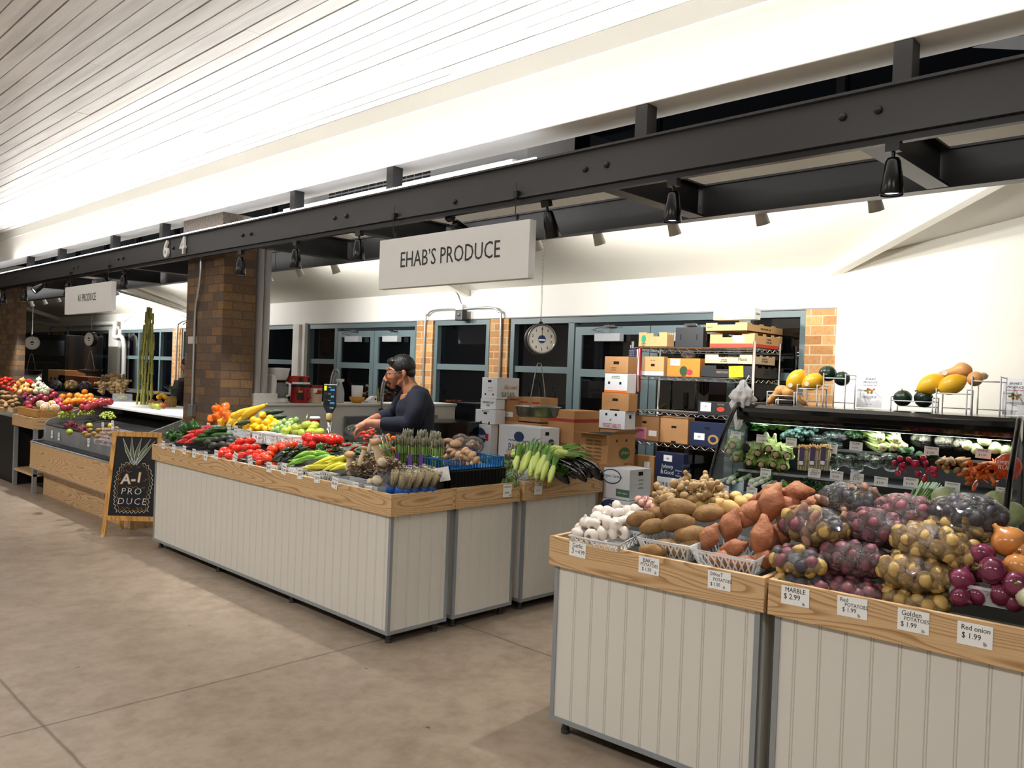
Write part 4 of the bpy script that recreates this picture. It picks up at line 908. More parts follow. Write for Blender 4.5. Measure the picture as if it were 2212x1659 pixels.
for i, (u, v, s_) in enumerate(((1392, 1090, 1), (1418, 1100, .9))):
    p = S2(u, v, .07); film_bag(('clear bag of pink shallots behind the garlic, left one', 'clear bag of pink shallots behind the garlic, right one')[i], p, (.045*s_, .05*s_, .04*s_), (0, 0, i), 31+i)
    for k in range(9):
        a = k*2.4; K['shallot'].put(p+Vector((.026*math.cos(a), .03*math.sin(a), .022*math.sin(k*1.7))), rrot(), .85, 'pinkish bulb inside a clear bag behind the garlic', 'bagged pink bulbs')
# russets in clear basket
pb_ = S2(1432, 1172, 0)
CLB = M('clear_lattice_plastic', 'EEF2F4', .18, alpha=.52, spec=.7)
cA = Bp(.56, .20, .85); cB = Bp(.845, .19, .85)
tray('produce_basket', 'clear lattice basket holding big brown russet potatoes', 'basket', (cA.x, cA.y, .842), .26, .26, .085, CLB, BR, .8, .008, holes=.03, rot=(0, -.10, BR))
tray('produce_basket', 'clear lattice basket holding orange sweet potatoes', 'basket', (cB.x+.01, cB.y, .842), .30, .29, .085, CLB, BR, .8, .008, holes=.03, rot=(0, -.10, BR))
ru = [(1384, 1122, .5, .08, 1), (1412, 1138, .6, .06, .95), (1466, 1098, .12, .13, 1.25), (1465, 1132, .35, .08, 1.15), (1530, 1110, .4, .11, 1.05), (1493, 1152, .35, .05, 1.1), (1425, 1108, 0, .09, .9), (1440, 1180, .2, .0, 1), (1410, 1190, .1, .0, .9), (1475, 1190, .3, -.01, .9), (1500, 1180, .1, .0, .9)]
for u, v, a, h, s_ in ru: K['russet'].put(S2(u, v, h), (rr.uniform(0, 3), -a*.5, -PI/2+.3+a*.4), s_, 'brown russet potato in the heap of bakers', 'russet potatoes')
sw = [(1536, 1162, 1.2, .05, .82), (1583, 1138, 1.4, .08, 1.0), (1643, 1160, 1.5, .07, 1.15), (1586, 1180, .3, .03, .72), (1628, 1100, .4, .14, 1.0), (1672, 1088, 1.35, .17, 1.1), (1688, 1150, 1.2, .07, .9), (1722, 1062, .1, .20, .85), (1702, 1090, 1.0, .15, .9), (1712, 1115, .7, .11, .95), (1762, 1084, .1, .14, .72), (1668, 1068, .3, .19, .8), (1610, 1120, .2, .1, .8),
      (1560, 1205, .1, -.01, .8), (1610, 1215, .2, -.01, .8), (1655, 1205, .2, .0, .8), (1700, 1125, .6, .09, .8), (1648, 1075, .3, .16, .75), (1740, 1105, .4, .1, .8)]
for u, v, a, h, s_ in sw: K['sweet'].put(S2(u, v, h), (rr.uniform(0, 3), -a, -PI/2+.5), s_, 'orange-skinned sweet potato in the heap right of the russets', 'sweet potatoes')
# pale potatoes and ginger behind
kind('pale', 'white_potato', 'potato', MB().blob((0, 0, 0), (.045, .036, .033), 12, 8, f=nf(.15, 1.5, 4)), M('pale_skin', 'C9A868', .55, col2='BA955A', nscale=16, vary=.08))
for u, v, s_ in ((1545, 1072, .9), (1575, 1098, 1.25), (1600, 1085, 1.0), (1528, 1086, .9), (1555, 1090, 1), (1618, 1078, .8), (1590, 1072, .8), (1512, 1092, .9), (1537, 1100, .9), (1633, 1088, .8)):
    K['pale'].put(S2(u, v, .12), rrot(1, .5, 3), s_*.9, 'pale yellow potato between the russets and the ginger', 'pale potatoes behind the russets')
gg = [(1420, 1050, 0), (1438, 1060, 1), (1455, 1045, 2), (1475, 1040, 0), (1460, 1065, 1), (1492, 1052, 2), (1440, 1075, 0), (1503, 1070, 1), (1520, 1050, 2), (1535, 1058, 0), (1545, 1065, 1), (1480, 1072, 2), (1470, 1053, 0), (1510, 1058, 1), (1427, 1068, 2), (1555, 1052, 0), (1530, 1072, 1), (1495, 1078, 2), (1450, 1080, 0), (1566, 1068, 1)]
for u, v, k in gg: K['ginger%d' % k].put(S2(u, v, .15+.03*(v < 1058)), rrot(1.2, .9, 3), rr.uniform(.9, 1.15), 'knobbly ginger root in the heap behind the russet potatoes', 'ginger roots on the nearest counter')
# bags
B_ = [('clear bag of mixed marble potatoes on the front rim, lowest left', ('pot_gold', 'pot_gold', 'pot_red', 'pot_purple'), 1735, 1262, -.045, (.07, .115, .04), 1),
      ('clear bag of mixed marble potatoes, second from the bottom left', ('pot_gold', 'pot_gold', 'pot_red', 'pot_purple'), 1724, 1212, .03, (.07, .115, .052), 2),
      ('large clear bag of mixed marble potatoes above the marble card', ('pot_gold', 'pot_gold', 'pot_red', 'pot_purple', 'finger'), 1758, 1135, .13, (.085, .14, .072), 3),
      ('clear bag of mixed fingerlings at the back, beside the sweet potatoes', ('finger', 'finger', 'pot_purple'), 1838, 1082, .17, (.085, .13, .07), 4),
      ('clear bag of red potatoes at the front over its card', ('pot_red',), 1838, 1270, -.045, (.07, .12, .038), 5),
      ('clear bag of red potatoes above the front one', ('pot_red',), 1844, 1208, .04, (.08, .135, .068), 6),
      ('clear bag of red potatoes in the middle of the second row', ('pot_red',), 1893, 1140, .13, (.085, .135, .072), 7),
      ('clear bag of red potatoes at the back', ('pot_red',), 1955, 1105, .17, (.085, .125, .062), 8),
      ('clear bag of golden potatoes lowest over the golden card', ('pot_gold',), 1978, 1292, -.045, (.07, .12, .036), 9),
      ('clear bag of golden potatoes above the lowest golden bag', ('pot_gold',), 1974, 1236, .04, (.08, .135, .064), 10),
      ('clear bag of golden potatoes in the second row', ('pot_gold',), 2005, 1170, .13, (.085, .14, .066), 11),
      ('clear bag of golden potatoes right behind the second row', ('pot_gold',), 2070, 1195, .10, (.07, .10, .055), 12),
      ('clear bag of golden potatoes at the back right', ('pot_gold',), 2085, 1132, .17, (.085, .13, .056), 13),
      ('clear bag of dark purple potatoes at the back right', ('pot_purple',), 2090, 1108, .21, (.085, .13, .062), 14)]
gl_ = {'pot_gold': 'golden potato', 'pot_red': 'red potato', 'pot_purple': 'dark purple potato', 'finger': 'fingerling potato'}
for lab, ks, u, v, h, r, sd in B_:
    p = S2(u, v, h); nm = ['mixed marble', 'red', 'golden', 'purple'][0 if len(set(ks)) > 1 else 1 if ks[0] == 'pot_red' else 2 if ks[0] == 'pot_gold' else 3]
    bagged(lab, ks, p, r, 30 if r[2] > .05 else 24, 'small potato inside a clear bag of %s potatoes' % nm, 'potatoes in the %s bags' % nm, sd, (0, -.25, BR-.1*(sd % 3)), 1.12)
# onions at the right
tray('produce_tray', 'clear rectangular tray under the red onions', 'tray', tuple(S2(2122, 1290, -.0)+Vector((.07, 0, -.02))), .17, .22, .06, M('clear_tray', 'E6E6EC', .12, alpha=.4, spec=.7), BR, .86, .012, rot=(0, -.08, BR))
for u, v, h, s_, rt in ((2077, 1250, .05, 1.0, (.3, .2, 0)), (2143, 1232, .10, 1.08, (1.9, -.2, .6)), (2122, 1198, .12, .95, (.9, .2, 2)), (2162, 1283, .02, .95, (1.2, 1.4, 0)), (2112, 1240, .04, .7, (.3, 2, 0)), (2195, 1262, .07, .95, (1.9, .6, 2)), (2110, 1285, .0, .85, (1, 1, 0)), (2075, 1290, .0, .8, (2, 1, 0)), (2192, 1300, .0, .8, (2, 1, 0))):
    K['red_onion'].put(S2(u, v, h), rt, s_, 'glossy red onion in the heap at the right edge', 'red onions')
for u, v, h, s_, rt in ((2178, 1170, .15, 1.22, (-.5, .5, 1)), (2200, 1226, .10, 1.0, (1, .6, 1)), (2206, 1195, .12, .9, (1, 2, 1))):
    K['yellow_onion'].put(S2(u, v, h), rt, s_, 'orange-brown yellow onion above the red onions', 'yellow onions')
K['white_onion'].put(S2(2228, 1290, .04), (0, 0, 0), 1.1, 'white onion cut off by the right picture edge')
# price cards hung on the front boards
def bcard(u, v, lines, label, w, h, tilt=0):
    # front plane of counter B at this sight line
    d = FW + R_*((u-1106)/F) - U_*((v-829.5)/F); nrm = Vector((math.cos(BR), math.sin(BR), 0)); t = (nrm.dot(Vector((*BO, 0))))/nrm.dot(d); p = Vector((0, 0, 1.6))+d*t - nrm*.002
    card(p, lines, label, w, h, BR, tilt)
bcard(1248, 1187, [('Garlic', 0, .017, .021), ('3', -.025, -.009, .026), ('for', -.004, -.009, .009), ('4.99', .022, -.010, .019)], 'white card reading Garlic 3 for 4.99 on the ash rim', .092, .068, -.03)
bcard(1402, 1222, [('BAKer', 0, .020, .019), ('POTATOES', .002, .002, .015), ('$ 1.50', -.01, -.017, .016), ('lb', .034, -.025, .012)], 'white card reading Baker potatoes 1.50 lb', .100, .072, .0)
bcard(1554, 1254, [('SWeeT', -.012, .022, .016), ('POTATOES', .014, .002, .014), ('$ 1.50', -.016, -.018, .015), ('lb', .022, -.024, .012)], 'white card reading Sweet potatoes 1.50 lb', .098, .073, .02)
bcard(1718, 1288, [('MARBLE', 0, .020, .019), ('$ 2.99', -.012, -.005, .022), ('lb', .032, -.025, .013)], 'white card reading Marble 2.99 lb', .106, .070, .02)
bcard(1841, 1312, [('Red', -.028, .022, .016), ('POTATOES', .014, .006, .014), ('$ 1.99', -.010, -.012, .017), ('lb', .024, -.026, .013)], 'white card reading Red potatoes 1.99 lb', .104, .072, .02)
bcard(1973, 1342, [('Golden', -.006, .023, .019), ('POTATOES', .010, .005, .014), ('$ 1.99', -.014, -.015, .018), ('lb', .032, -.028, .012)], 'white card reading Golden potatoes 1.99 lb', .100, .075, .01)
bcard(2106, 1372, [('Red onion', .002, .020, .018), ('$ 1.99', -.010, -.006, .020), ('lb', .030, -.024, .014)], 'white card reading Red onion 1.99 lb', .103, .075, .0)
# ================================================================ LONG COUNTER (stall with the man)
def par_of(x, y):
    return [o for o in COL.objects if o.name.startswith('display_counter') and (o.location-Vector((x, y, 0))).length < .02][0]
mb = MB().add([(AX+.03, AY+.03, .80), (AX+.49, AY+.03, 1.0), (AX+.49, AY+3.47, 1.0), (AX+.03, AY+3.47, .80), (AX+.03, AY+.03, .79), (AX+.49, AY+.03, .79), (AX+.49, AY+3.47, .79), (AX+.03, AY+3.47, .79)], [(3, 2, 1, 0), (4, 5, 6, 7), (0, 1, 5, 4), (1, 2, 6, 5), (2, 3, 7, 6), (3, 0, 4, 7)])
mb.build('display_bed', M('bed_dark', '141312', .7), par_of(AX, AY), world=True)
ZR = -PI/2+.35      # items lying with the tip towards the aisle
def pl(key, pts, label, group, h=.03, rot=None, sc=1, **kw):
    for i, q in enumerate(pts):
        u, v = q[0], q[1]; hh = q[2] if len(q) > 2 and q[2] is not None else h; s_ = (q[3] if len(q) > 3 else 1)*sc*1.16
        r = q[4] if len(q) > 4 else rot(i) if rot else rrot(.5, .5, 3)
        K[key].put(sl(u, v, hh, **kw), r, s_*rr.uniform(.95, 1.05), label, group)
side = lambda a, b=.3: (lambda i: (rr.uniform(-3, 3), rr.uniform(-.2, .1)-b, a+rr.uniform(-.3, .3)))
pl('bell_green', [(362, 940), (372, 945), (382, 940), (372, 934), (390, 943)], 'green bell pepper at the left end of the long counter', 'green bell peppers', .03, sc=.75)
pl('long_red', [(420, 931, .06), (410, 944, .04), (398, 950, .02), (432, 937, .05), (444, 928, .06), (415, 951, .02), (440, 944, .03)], 'long red pepper between green bells and zucchini', 'long red peppers', .04, side(-1.1, .2), .85)
pl('bell_green', [(400, 926, .07, 1.2), (418, 920, .08, 1.1), (425, 926, .07)], 'large green pepper behind the long red peppers', 'large green peppers', .06)
pl('zucchini', [(468, 933, .07), (480, 928, .08), (484, 941, .04), (452, 942, .04), (462, 950, .02), (440, 952, .02), (475, 950, .02)], 'dark green zucchini in the pile left of the avocados', 'zucchini', .05, lambda i: (0, -.05, -.75+rr.uniform(-.15, .15)), .95)
pl('avocado', [(468, 951, .05), (484, 948, .06), (498, 948, .05), (482, 961, .03), (463, 963, .02), (500, 955, .04), (512, 950, .04), (452, 957, .03), (494, 963, .03), (508, 962, .03)], 'dark avocado right of the zucchini', 'avocados', .04, side(-.6, 0), .85)
pl('roma', [(520, 953, .08), (541, 952, .08), (514, 968, .05), (534, 966, .06), (552, 966, .05), (494, 978, .03), (486, 972, .03), (506, 964, .05), (543, 978, .03), (562, 978, .03), (523, 983, .02), (497, 985, .01), (556, 985, .015), (565, 990, .01), (478, 980, .02), (512, 986, .01)], 'red roma tomato in the pile over the front rim', 'roma tomatoes', .04, side(-.4, 0), 1.05)
pl('heirloom', [(589, 970, .05, 1.1), (570, 985, .02, 1), (577, 990, .02, 1), (583, 982, .03, .9), (606, 963, .05), (627, 962, .05, 1.05), (615, 968, .04), (562, 1000, -.01, .8), (590, 1003, -.02, .8)], 'orange-red tomato between romas and dark poblanos', 'orange-red tomatoes', .04)
pl('poblano', [(604, 985, .04, .9), (596, 992, .02, .9), (616, 975, .05, .85), (640, 970, .04, .9), (625, 985, .03, .9), (650, 975, .03, .9)], 'dark green poblano pepper over its white basket', 'poblano peppers', .03, side(-1.0, .5), .85)
pl('long_green', [(652, 985, .04), (662, 993, .03), (644, 991, .03), (668, 982, .04), (676, 978, .04), (640, 1000, .01), (690, 984, .03), (697, 990, .02)], 'light green long pepper in the basket above the card row', 'long green peppers', .03, side(-1.0, .15), .9)
pl('bell_green', [(692, 968, .05, .8), (700, 984, .02, .8)], 'small green pepper right of the long green peppers', 'small green peppers', .04)
pl('banana', [(700, 995, .05), (686, 1005, .03), (716, 1001, .04), (735, 990, .05, .9), (722, 1010, .02), (745, 1006, .02), (750, 1012, .01), (738, 1012, .02), (676, 1008, .01), (728, 996, .04)], 'yellow-green chili pepper in the white basket', 'yellow chili peppers', .03, side(-.5, .1), .95)
# second row
u2 = dict(x0=3.36, z0=1.03, k=.35)
pl('bell_orange', [(468, 884, .12), (483, 889, .11), (470, 900, .06), (457, 906, .04), (490, 896, .09), (488, 880, .12), (497, 900, .07)], 'orange bell pepper in the back row before the brick column', 'orange bell peppers', .06, sc=.95, **u2)
pl('bell_yellow', [(478, 912, .03), (488, 905, .05), (500, 911, .03)], 'golden yellow bell pepper below the orange bells', 'yellow bell peppers', .04, sc=.85, **u2)
pl('ysquash', [(524, 893, .10, 1), (548, 890, .12, 1.25), (512, 909, .04, 1), (506, 899, .07, .95), (532, 904, .06, 1), (519, 915, .02, .9)], 'yellow squash in the back row', 'yellow squashes', .06, lambda i: (0, -.5, -1.0+rr.uniform(-.2, .2)), .85, **u2)
pl('cucumber', [(590, 892, .08, .95), (597, 903, .05, .9), (530, 914, .05, .9)], 'dark cucumber behind the lemons', 'cucumbers', .05, lambda i: (0, -.2, -.9+rr.uniform(-.1, .2)), .9, **u2)
pl('lemon', [(567, 897, .09), (583, 904, .07), (558, 911, .05), (577, 913, .05), (539, 916, .03), (551, 922, .02), (592, 912, .03), (570, 922, .02), (548, 908, .06), (600, 916, .02), (560, 926, 0), (575, 928, 0), (545, 928, 0), (586, 924, .01), (532, 922, .01), (592, 920, .02)], 'yellow lemon in the back row pile', 'lemons', .04, **u2)
pl('tomatillo', [(605, 917, .05), (614, 912, .06), (622, 917, .05), (640, 908, .08), (628, 910, .06), (610, 924, .04), (618, 926, .03), (600, 928, .02), (606, 932, .01), (590, 930, .01), (612, 934, .01), (598, 922, .03), (626, 922, .04), (632, 915, .05)], 'pale green tomatillo between the lemons and green tomatoes', 'tomatillos', .04, sc=1.15, **u2)
pl('green_tomato', [(662, 918, .07), (641, 924, .05), (618, 932, .03), (642, 932, .02, 1.1), (676, 926, .04), (672, 934, .02), (690, 933, .02), (680, 918, .06, .9), (655, 935, .02), (630, 928, .03)], 'green tomato above the white pails', 'green tomatoes', .04, **u2)
pl('tomato', [(664, 943, .06), (675, 947, .05, 1.1), (688, 947, .05), (702, 947, .05), (717, 948, .05, 1.1), (731, 950, .03), (655, 956, .02, .9), (665, 960, .01, .8), (678, 960, .01, .9), (640, 960, .01, .8)], 'big red tomato in the row before the digital scale', 'big red tomatoes', .05, sc=1.05, x0=3.30, z0=.98, k=.35)
ch = dict(x0=3.36, z0=.94, k=.4)
q = random.Random(8)
for i in range(46):
    K['chili_green'].put(sl(q.uniform(690, 800), q.uniform(962, 984), .03, **ch)+Vector((0, 0, q.uniform(0, .015))), (q.uniform(-3, 3), q.uniform(-.3, .3), q.uniform(-3, 3)), q.uniform(.8, 1.15), 'small green chili in the mixed heap behind the baskets', 'small green chilies')
pl('chili_red', [(704, 968, .05), (712, 975, .04), (720, 966, .06), (742, 964, .06), (752, 962, .06), (770, 966, .05), (758, 970, .04), (785, 960, .05), (696, 975, .04)], 'red chili in the heap behind the baskets', 'red chilies in the heap', .05, side(-1.8, .2), .9, **ch)
pl('chili_red', [(780, 940, .13, 1.2), (790, 945, .12, 1.1), (800, 940, .13, 1.2), (795, 935, .14, 1.1), (808, 932, .14, 1.1), (786, 950, .1), (806, 944, .12), (800, 952, .1), (812, 950, .1)], 'glossy red pepper in the tray under the man\'s hands', 'red peppers in the tray', .12, side(-1.9, .1), 1, **ch)
# white baskets and pails with lattice
WPL = M('white_plastic', 'E9EAEC', .35)
for i, (u, v, lx, lab) in enumerate(((606, 1003, .10, 'white lattice basket holding the poblanos'), (652, 1012, .10, 'white lattice basket under the long green peppers'), (700, 1022, .15, 'white basket under the yellow chili peppers, nearest the corner'), (748, 1040, .12, 'clear tray by the mushrooms'))):
    p = sl(u, v, -.01); tray('produce_basket', lab, 'basket', (3.10, p.y, .835), .13, .17 if i < 2 else .22, .05, WPL if i < 3 else CLEARB, 0, .85, .007, holes=.025 if i < 3 else False)
for i, (u, v, lab) in enumerate(((570, 947, 'white lattice pail under the lemons'), (600, 952, 'white lattice pail under the tomatillos'), (634, 956, 'white lattice pail under the green tomatoes'))):
    p = sl(u, v, -.02, **u2); tray('produce_basket', lab, 'basket', (3.36, p.y, p.z-.035), .12, .19, .085, WPL, 0, .9, .007, holes=.025)
for i, (u0, u1, lab) in enumerate(((455, 500, 'clear tray under the orange and yellow bell peppers'), (500, 545, 'clear tray under the yellow squash'))):
    pa = sl(u0, 925, -.02, **u2); pb = sl(u1, 930, -.02, **u2); tray('produce_tray', lab, 'tray', (3.37, (pa.y+pb.y)/2, .985), .14, abs(pa.y-pb.y)*.97, .06, CLEARB, 0, .95, .006)
for i, (u0, u1, lab) in enumerate(((352, 385, 'clear tray under the green bell peppers'), (387, 430, 'clear tray under the long red peppers'), (432, 468, 'clear tray under the zucchini'), (470, 505, 'clear tray under the avocados'))):
    ya = at(u0, 975, x=3.1).y; yb = at(u1, 980, x=3.1).y; tray('produce_tray', lab, 'tray', (3.115, (ya+yb)/2, .815), .15, abs(ya-yb)*.95, .05, CLEARB, 0, .95, .006)
tray('produce_tray', 'white foam sheet tray under the roma tomatoes', 'tray', (3.10, at(530, 990, x=3.1).y, .825), .12, .62, .03, WPL, 0, .95, .006)
tray('produce_tray', 'clear tray holding red peppers before the man', 'tray', (3.56, at(790, 958, x=3.56).y, 1.0), .2, .3, .05, CLEARB, 0, .95, .008)
# cards along the rim; text as far as it reads
def acard(u, v, lines, label, w=.062, h=.07, tilt=0, x=2.998): card(at(u, v, x=x), lines, label, w, h, 0, tilt)
fr_ = [(353, 961, 'PEPPER', '$1.99', 'under the green bells'), (375, 969, 'RED P.', '$1.99', 'under the long red peppers'), (398, 972, 'ZUCCH', '$1.99', 'under the red peppers and zucchini'), (419, 979, 'ZUCCH', '$ .99', 'fourth from the left rim end'),
       (444, 985, 'AVOCA', '2/$3', 'fifth from the left rim end'), (467, 982, 'ROMA', '$1.99', 'under the avocados, beside the romas')]
for u, v, a, b, c in fr_: acard(u, v, [(a, 0, .018, .014), (b, 0, -.010, .018)], 'small white price card on the rim %s' % c, tilt=-.06, x=2.996)
for u, v, a, b, c, tl in ((508, 988, 'TOMATO', '$1.99', 'clipped before the roma tomatoes', -.35), (540, 994, 'TOMATO', '$1.99', 'cream, clipped before the orange-red tomatoes', .25), (581, 1009, 'PASILLA', '$3.99', 'below the poblanos', 0.05), (613, 1014, 'CUBANELLE', '$3.99', 'below the long green peppers', -.12), (648, 1023, 'JALAPENO', '$3.99', 'third from the counter corner', .08), (685, 1031, 'HUNGARIAN', '$3.99', 'below the yellow chilies', .02), (723, 1043, 'KING OYSTER', '$6.99', 'nearest the counter corner', -.18)):
    acard(u, v, [(a, 0, .020, .062*1.45/max(6, len(a))*.9), (b, 0, -.006, .020), ('lb', .020, -.026, .010)], 'white card reading %s %s' % (a, c) if u > 560 else 'tilted tomato price card %s' % c, .066, .075, tl)
for u, v, a, lab in ((450, 923, 'PEPPER', 'leftmost card of the back row'), (472, 928, 'PEPPER', 'back row card under the yellow bells'), (494, 926, 'SQUASH', 'back row card under the yellow squash'), (509, 930, 'CUCUM', 'back row card under the cucumbers'), (537, 937, 'LEMON', 'back row card under the lemons'), (562, 944, 'LIMES', 'back row card on the first white pail'), (590, 948, 'TOMATI', 'back row card on the second white pail'), (619, 953, 'GREEN T', 'back row card on the third white pail'), (648, 961, 'TOMATO', 'back row card lying under the big red tomatoes')):
    p = sl(u, v, .0, **u2); card(at(u, v, x=3.285), [(a, 0, .018, .013), ('$1.99', 0, -.010, .017)], 'white price card, %s' % lab, .062, .078, 0, -.05)
# ---------------------------------------------------------------- wing with mushrooms
wy = lambda u, v, x: at(u, v, x=x)
def mp(key, pts, x, label, group, rot=None, sc=1):
    for i, q_ in enumerate(pts): K[key].put(at(q_[0]-(14 if key == 'eggplant' else 0), q_[1], x=q_[3] if len(q_) > 3 else x), rot(i) if rot else rrot(.6, .6, 3), (q_[2] if len(q_) > 2 else 1)*sc, label, group)
mp('king', [(755, 1000, 1.1), (815, 975, 1.15), (783, 985, .9), (800, 962, .6)], 3.12, 'pale king oyster mushroom standing at the counter corner', 'king oyster mushrooms', lambda i: (.25*(-1)**i, -.2, i))
mp('maitake', [(790, 1015, 1.05), (775, 1025, .9), (806, 1005, .9), (830, 1015, .75), (845, 1006, .7)], 3.16, 'frilly grey-brown maitake mushroom cluster', 'maitake mushrooms', None, 1.6)
mp('lions', [(816, 1038, .9), (826, 998, .8), (800, 1040, .6)], 3.10, 'shaggy cream lion\'s mane mushroom in a clear tray', 'lion\'s mane mushrooms')
for (u, v, ly, lab) in ((772, 1046, .16, 'low clear tray under the oyster mushrooms'), (812, 1056, .14, 'low clear tray under the lion\'s mane mushrooms')):
    p = at(u, v, x=3.08); tray('produce_tray', lab, 'tray', (3.10, p.y, .83), .12, ly, .05, CLEARB, 0, .92, .006)
card(at(768, 1048, x=3.03), [('OYSTER', 0, .004, .012)], 'small cream card reading OYSTER in a clear tray', .06, .038, 0, .05)
card(at(797, 1057, x=3.03), [('LION MANE', 0, .008, .009), ('MUSHROOM', 0, -.008, .009)], 'small cream card reading LION MANE in a clear tray', .06, .038, 0, .05)
# enoki packs
EN = M('enoki', 'E6D9B4', .5, col2='C9B68A', nscale=60, stretch=(1, 1, .15))
def enoki(i, loc, rot):
    q = random.Random(i); t = thing('enoki_pack', 'blue and clear pack of enoki mushrooms leaning at the corner of the wing', 'mushroom', loc, rot=rot, group='enoki packs')
    mb = MB()
    for k in range(44):
        a = k*2.4; d = math.sqrt((k+.5)/44); x, y = .020*d*math.cos(a), .030*d*math.sin(a)
        mb.tube([(x*.7, y*.7, .03), (x, y, .07), (x*1.25, y*1.2, .098+q.uniform(0, .012))], .0017, 4); mb.blob((x*1.25, y*1.2, .103+q.uniform(0, .012)), .0034, 5, 3)
    mb.build('enoki_stems', EN, t, smooth=True); t.scale = (1.45, 1.45, 1.3)
    MB().lathe([(.0, 0), (.75, .0), (1, .012), (1.02, .042), (.98, .044), (.7, .002)], 12, Matrix.Diagonal((.026, .036, 1, 1)), caps=False).build('blue_wrap', M('enoki_blue', '1E56A8', .3), t, smooth=True)
    MB().lathe([(1.02, .042), (1.12, .08), (1.25, .125)], 12, Matrix.Diagonal((.026, .036, 1, 1)), caps=False).build('clear_wrap', BAG, t, smooth=True)
for i, (u, v, x) in enumerate(((845, 1056, 3.13), (863, 1057, 3.12), (884, 1056, 3.14), (903, 1053, 3.20), (920, 1049, 3.27), (935, 1046, 3.33), (868, 1052, 3.22), (892, 1048, 3.26), (912, 1042, 3.32))):
    p = at(u, v, x=x); enoki(i, (p.x, max(p.y, AY+.055), .835+.015*(i > 5)), (.15, .25, -.75+.1*i), )
p = at(945, 1035, x=3.42); card((p.x-.0, AY+.02, .955), [], 'blank white card standing against the black crate', .09, .09, PI/4, .2)
# black crate with blue baskets of mushrooms
def crate(name, lab, x0, x1, y0, y1, z0, z1, mat):
    t = thing(name, lab, 'crate', (x0, y0, z0)); mb = MB(); w = .006
    mb.box(x0, x1, y0, y1, z0, z0+.005)
    for (a, b, c, d) in ((x0, x0+w, y0, y1), (x1-w, x1, y0, y1), (x0+w, x1-w, y0, y0+w), (x0+w, x1-w, y1-w, y1)): mb.box(a, b, c, d, z0+.005, z1)
    mb.build('crate_body', mat, t, world=True)
    r = MB(); r.tube([(x0, y0, z1), (x1, y0, z1), (x1, y1, z1), (x0, y1, z1)], .006, 6, True); r.build('rim', mat, t, world=True)
    rb = MB()
    n = int((x1-x0)/.03)
    for k in range(n+1): rb.box(x0+k*(x1-x0)/n-.002, x0+k*(x1-x0)/n+.002, y0-.004, y0, z0, z1)
    rb.build('ribs', mat, t, world=True)
crate('plastic_crate', 'black plastic crate under the blue mushroom baskets', 3.44, 4.00, AY+.03, AY+.42, .83, .965, M('black_crate', '101011', .3))
BLU = M('blue_plastic', '1763A6', .3)
for i, (x0, x1, lab) in enumerate(((3.46, 3.70, 'blue slotted basket of brown mushrooms, left one'), (3.72, 3.97, 'blue slotted basket of brown mushrooms, right one'))):
    t = thing('mushroom_basket', lab, 'basket', (x0, AY+.02, .97)); mb = MB(); y0, y1 = AY+.02, AY+.36; z0, z1 = .975, 1.04
    mb.box(x0, x1, y0, y1, z0, z0+.004)
    for k in range(11): xx = x0+.004+k*(x1-x0-.01)/10; mb.box(xx, xx+.008, y0, y0+.004, z0, z1)
    for k in range(13): yy = y0+k*(y1-y0-.01)/12; mb.box(x0, x0+.004, yy, yy+.009, z0, z1); mb.box(x1-.004, x1, yy, yy+.009, z0, z1)
    mb.box(x0, x1, y1-.004, y1, z0, z1); mb.build('basket_body', BLU, t, world=True)
    MB().tube([(x0, y0, z1), (x1, y0, z1), (x1, y1, z1), (x0, y1, z1)], .006, 6, True).build('rim', BLU, t, world=True, smooth=True)
mp('cremini', [(915, 988, 1.2), (932, 985, 1.2), (925, 995, 1.1), (945, 998, 1.1), (955, 995, 1.3), (968, 988, 1.3), (980, 982, 1.1), (992, 985, 1.3), (1003, 988, 1.2), (1012, 980, 1.2), (1012, 992, 1.3), (1022, 994, 1.1), (1030, 994, 1), (965, 998, 1.3), (985, 997, 1.3), (1000, 997, 1.2), (940, 990, 1.2), (975, 978, 1.2), (1005, 975, 1.1), (1020, 984, 1.1), (910, 993, 1.1), (925, 978, 1.2)], 3.62, 'small brown mushroom in the heap over the blue baskets', 'small brown mushrooms', lambda i: (rr.uniform(-1.4, .4), rr.uniform(-.9, .3), i), 1.15)
mp('portob', [(893, 970, 1.1), (905, 978, 1.35), (913, 962, 1.15), (938, 960, 1.2), (951, 967, .9), (970, 958, 1.15), (976, 972, 1.0), (957, 977, .95), (987, 974, .9), (985, 960, 1.0), (925, 970, .9), (940, 974, 1)], 3.70, 'large brown mushroom on top of the heap', 'large brown mushrooms', lambda i: (rr.uniform(-1.2, 0), rr.uniform(-.9, .1), i), 1.05)
card(at(882, 995, x=3.50), [('SHITAKE', 0, .012, .016), ('$ 5.99', 0, -.012, .02)], 'cream card reading SHITAKE before the mushrooms', .085, .06, 0, -.12)
card(at(850, 996, x=3.46), [('MAITAKE', 0, .010, .012), ('$ 9.99', 0, -.012, .016)], 'white card lying between maitake and asparagus', .075, .05, 0, -.05, .5)
# shiny bag behind the mushrooms
for (u, v, s_, lab) in ((995, 955, 1, 'crinkled clear bag behind the mushrooms, left'), (1022, 962, 1.1, 'crinkled clear bag behind the mushrooms, right')):
    p = at(u, v, x=3.95); o = film_bag(lab, p, (.07*s_, .07*s_, .06*s_), (0, 0, u), u)
    for k in range(6): K['portob'].put(p+Vector((.03*math.cos(k), .03*math.sin(k), .01*math.sin(2*k))), rrot(), .7, 'dark mushroom inside the crinkled clear bags', 'bagged dark mushrooms')
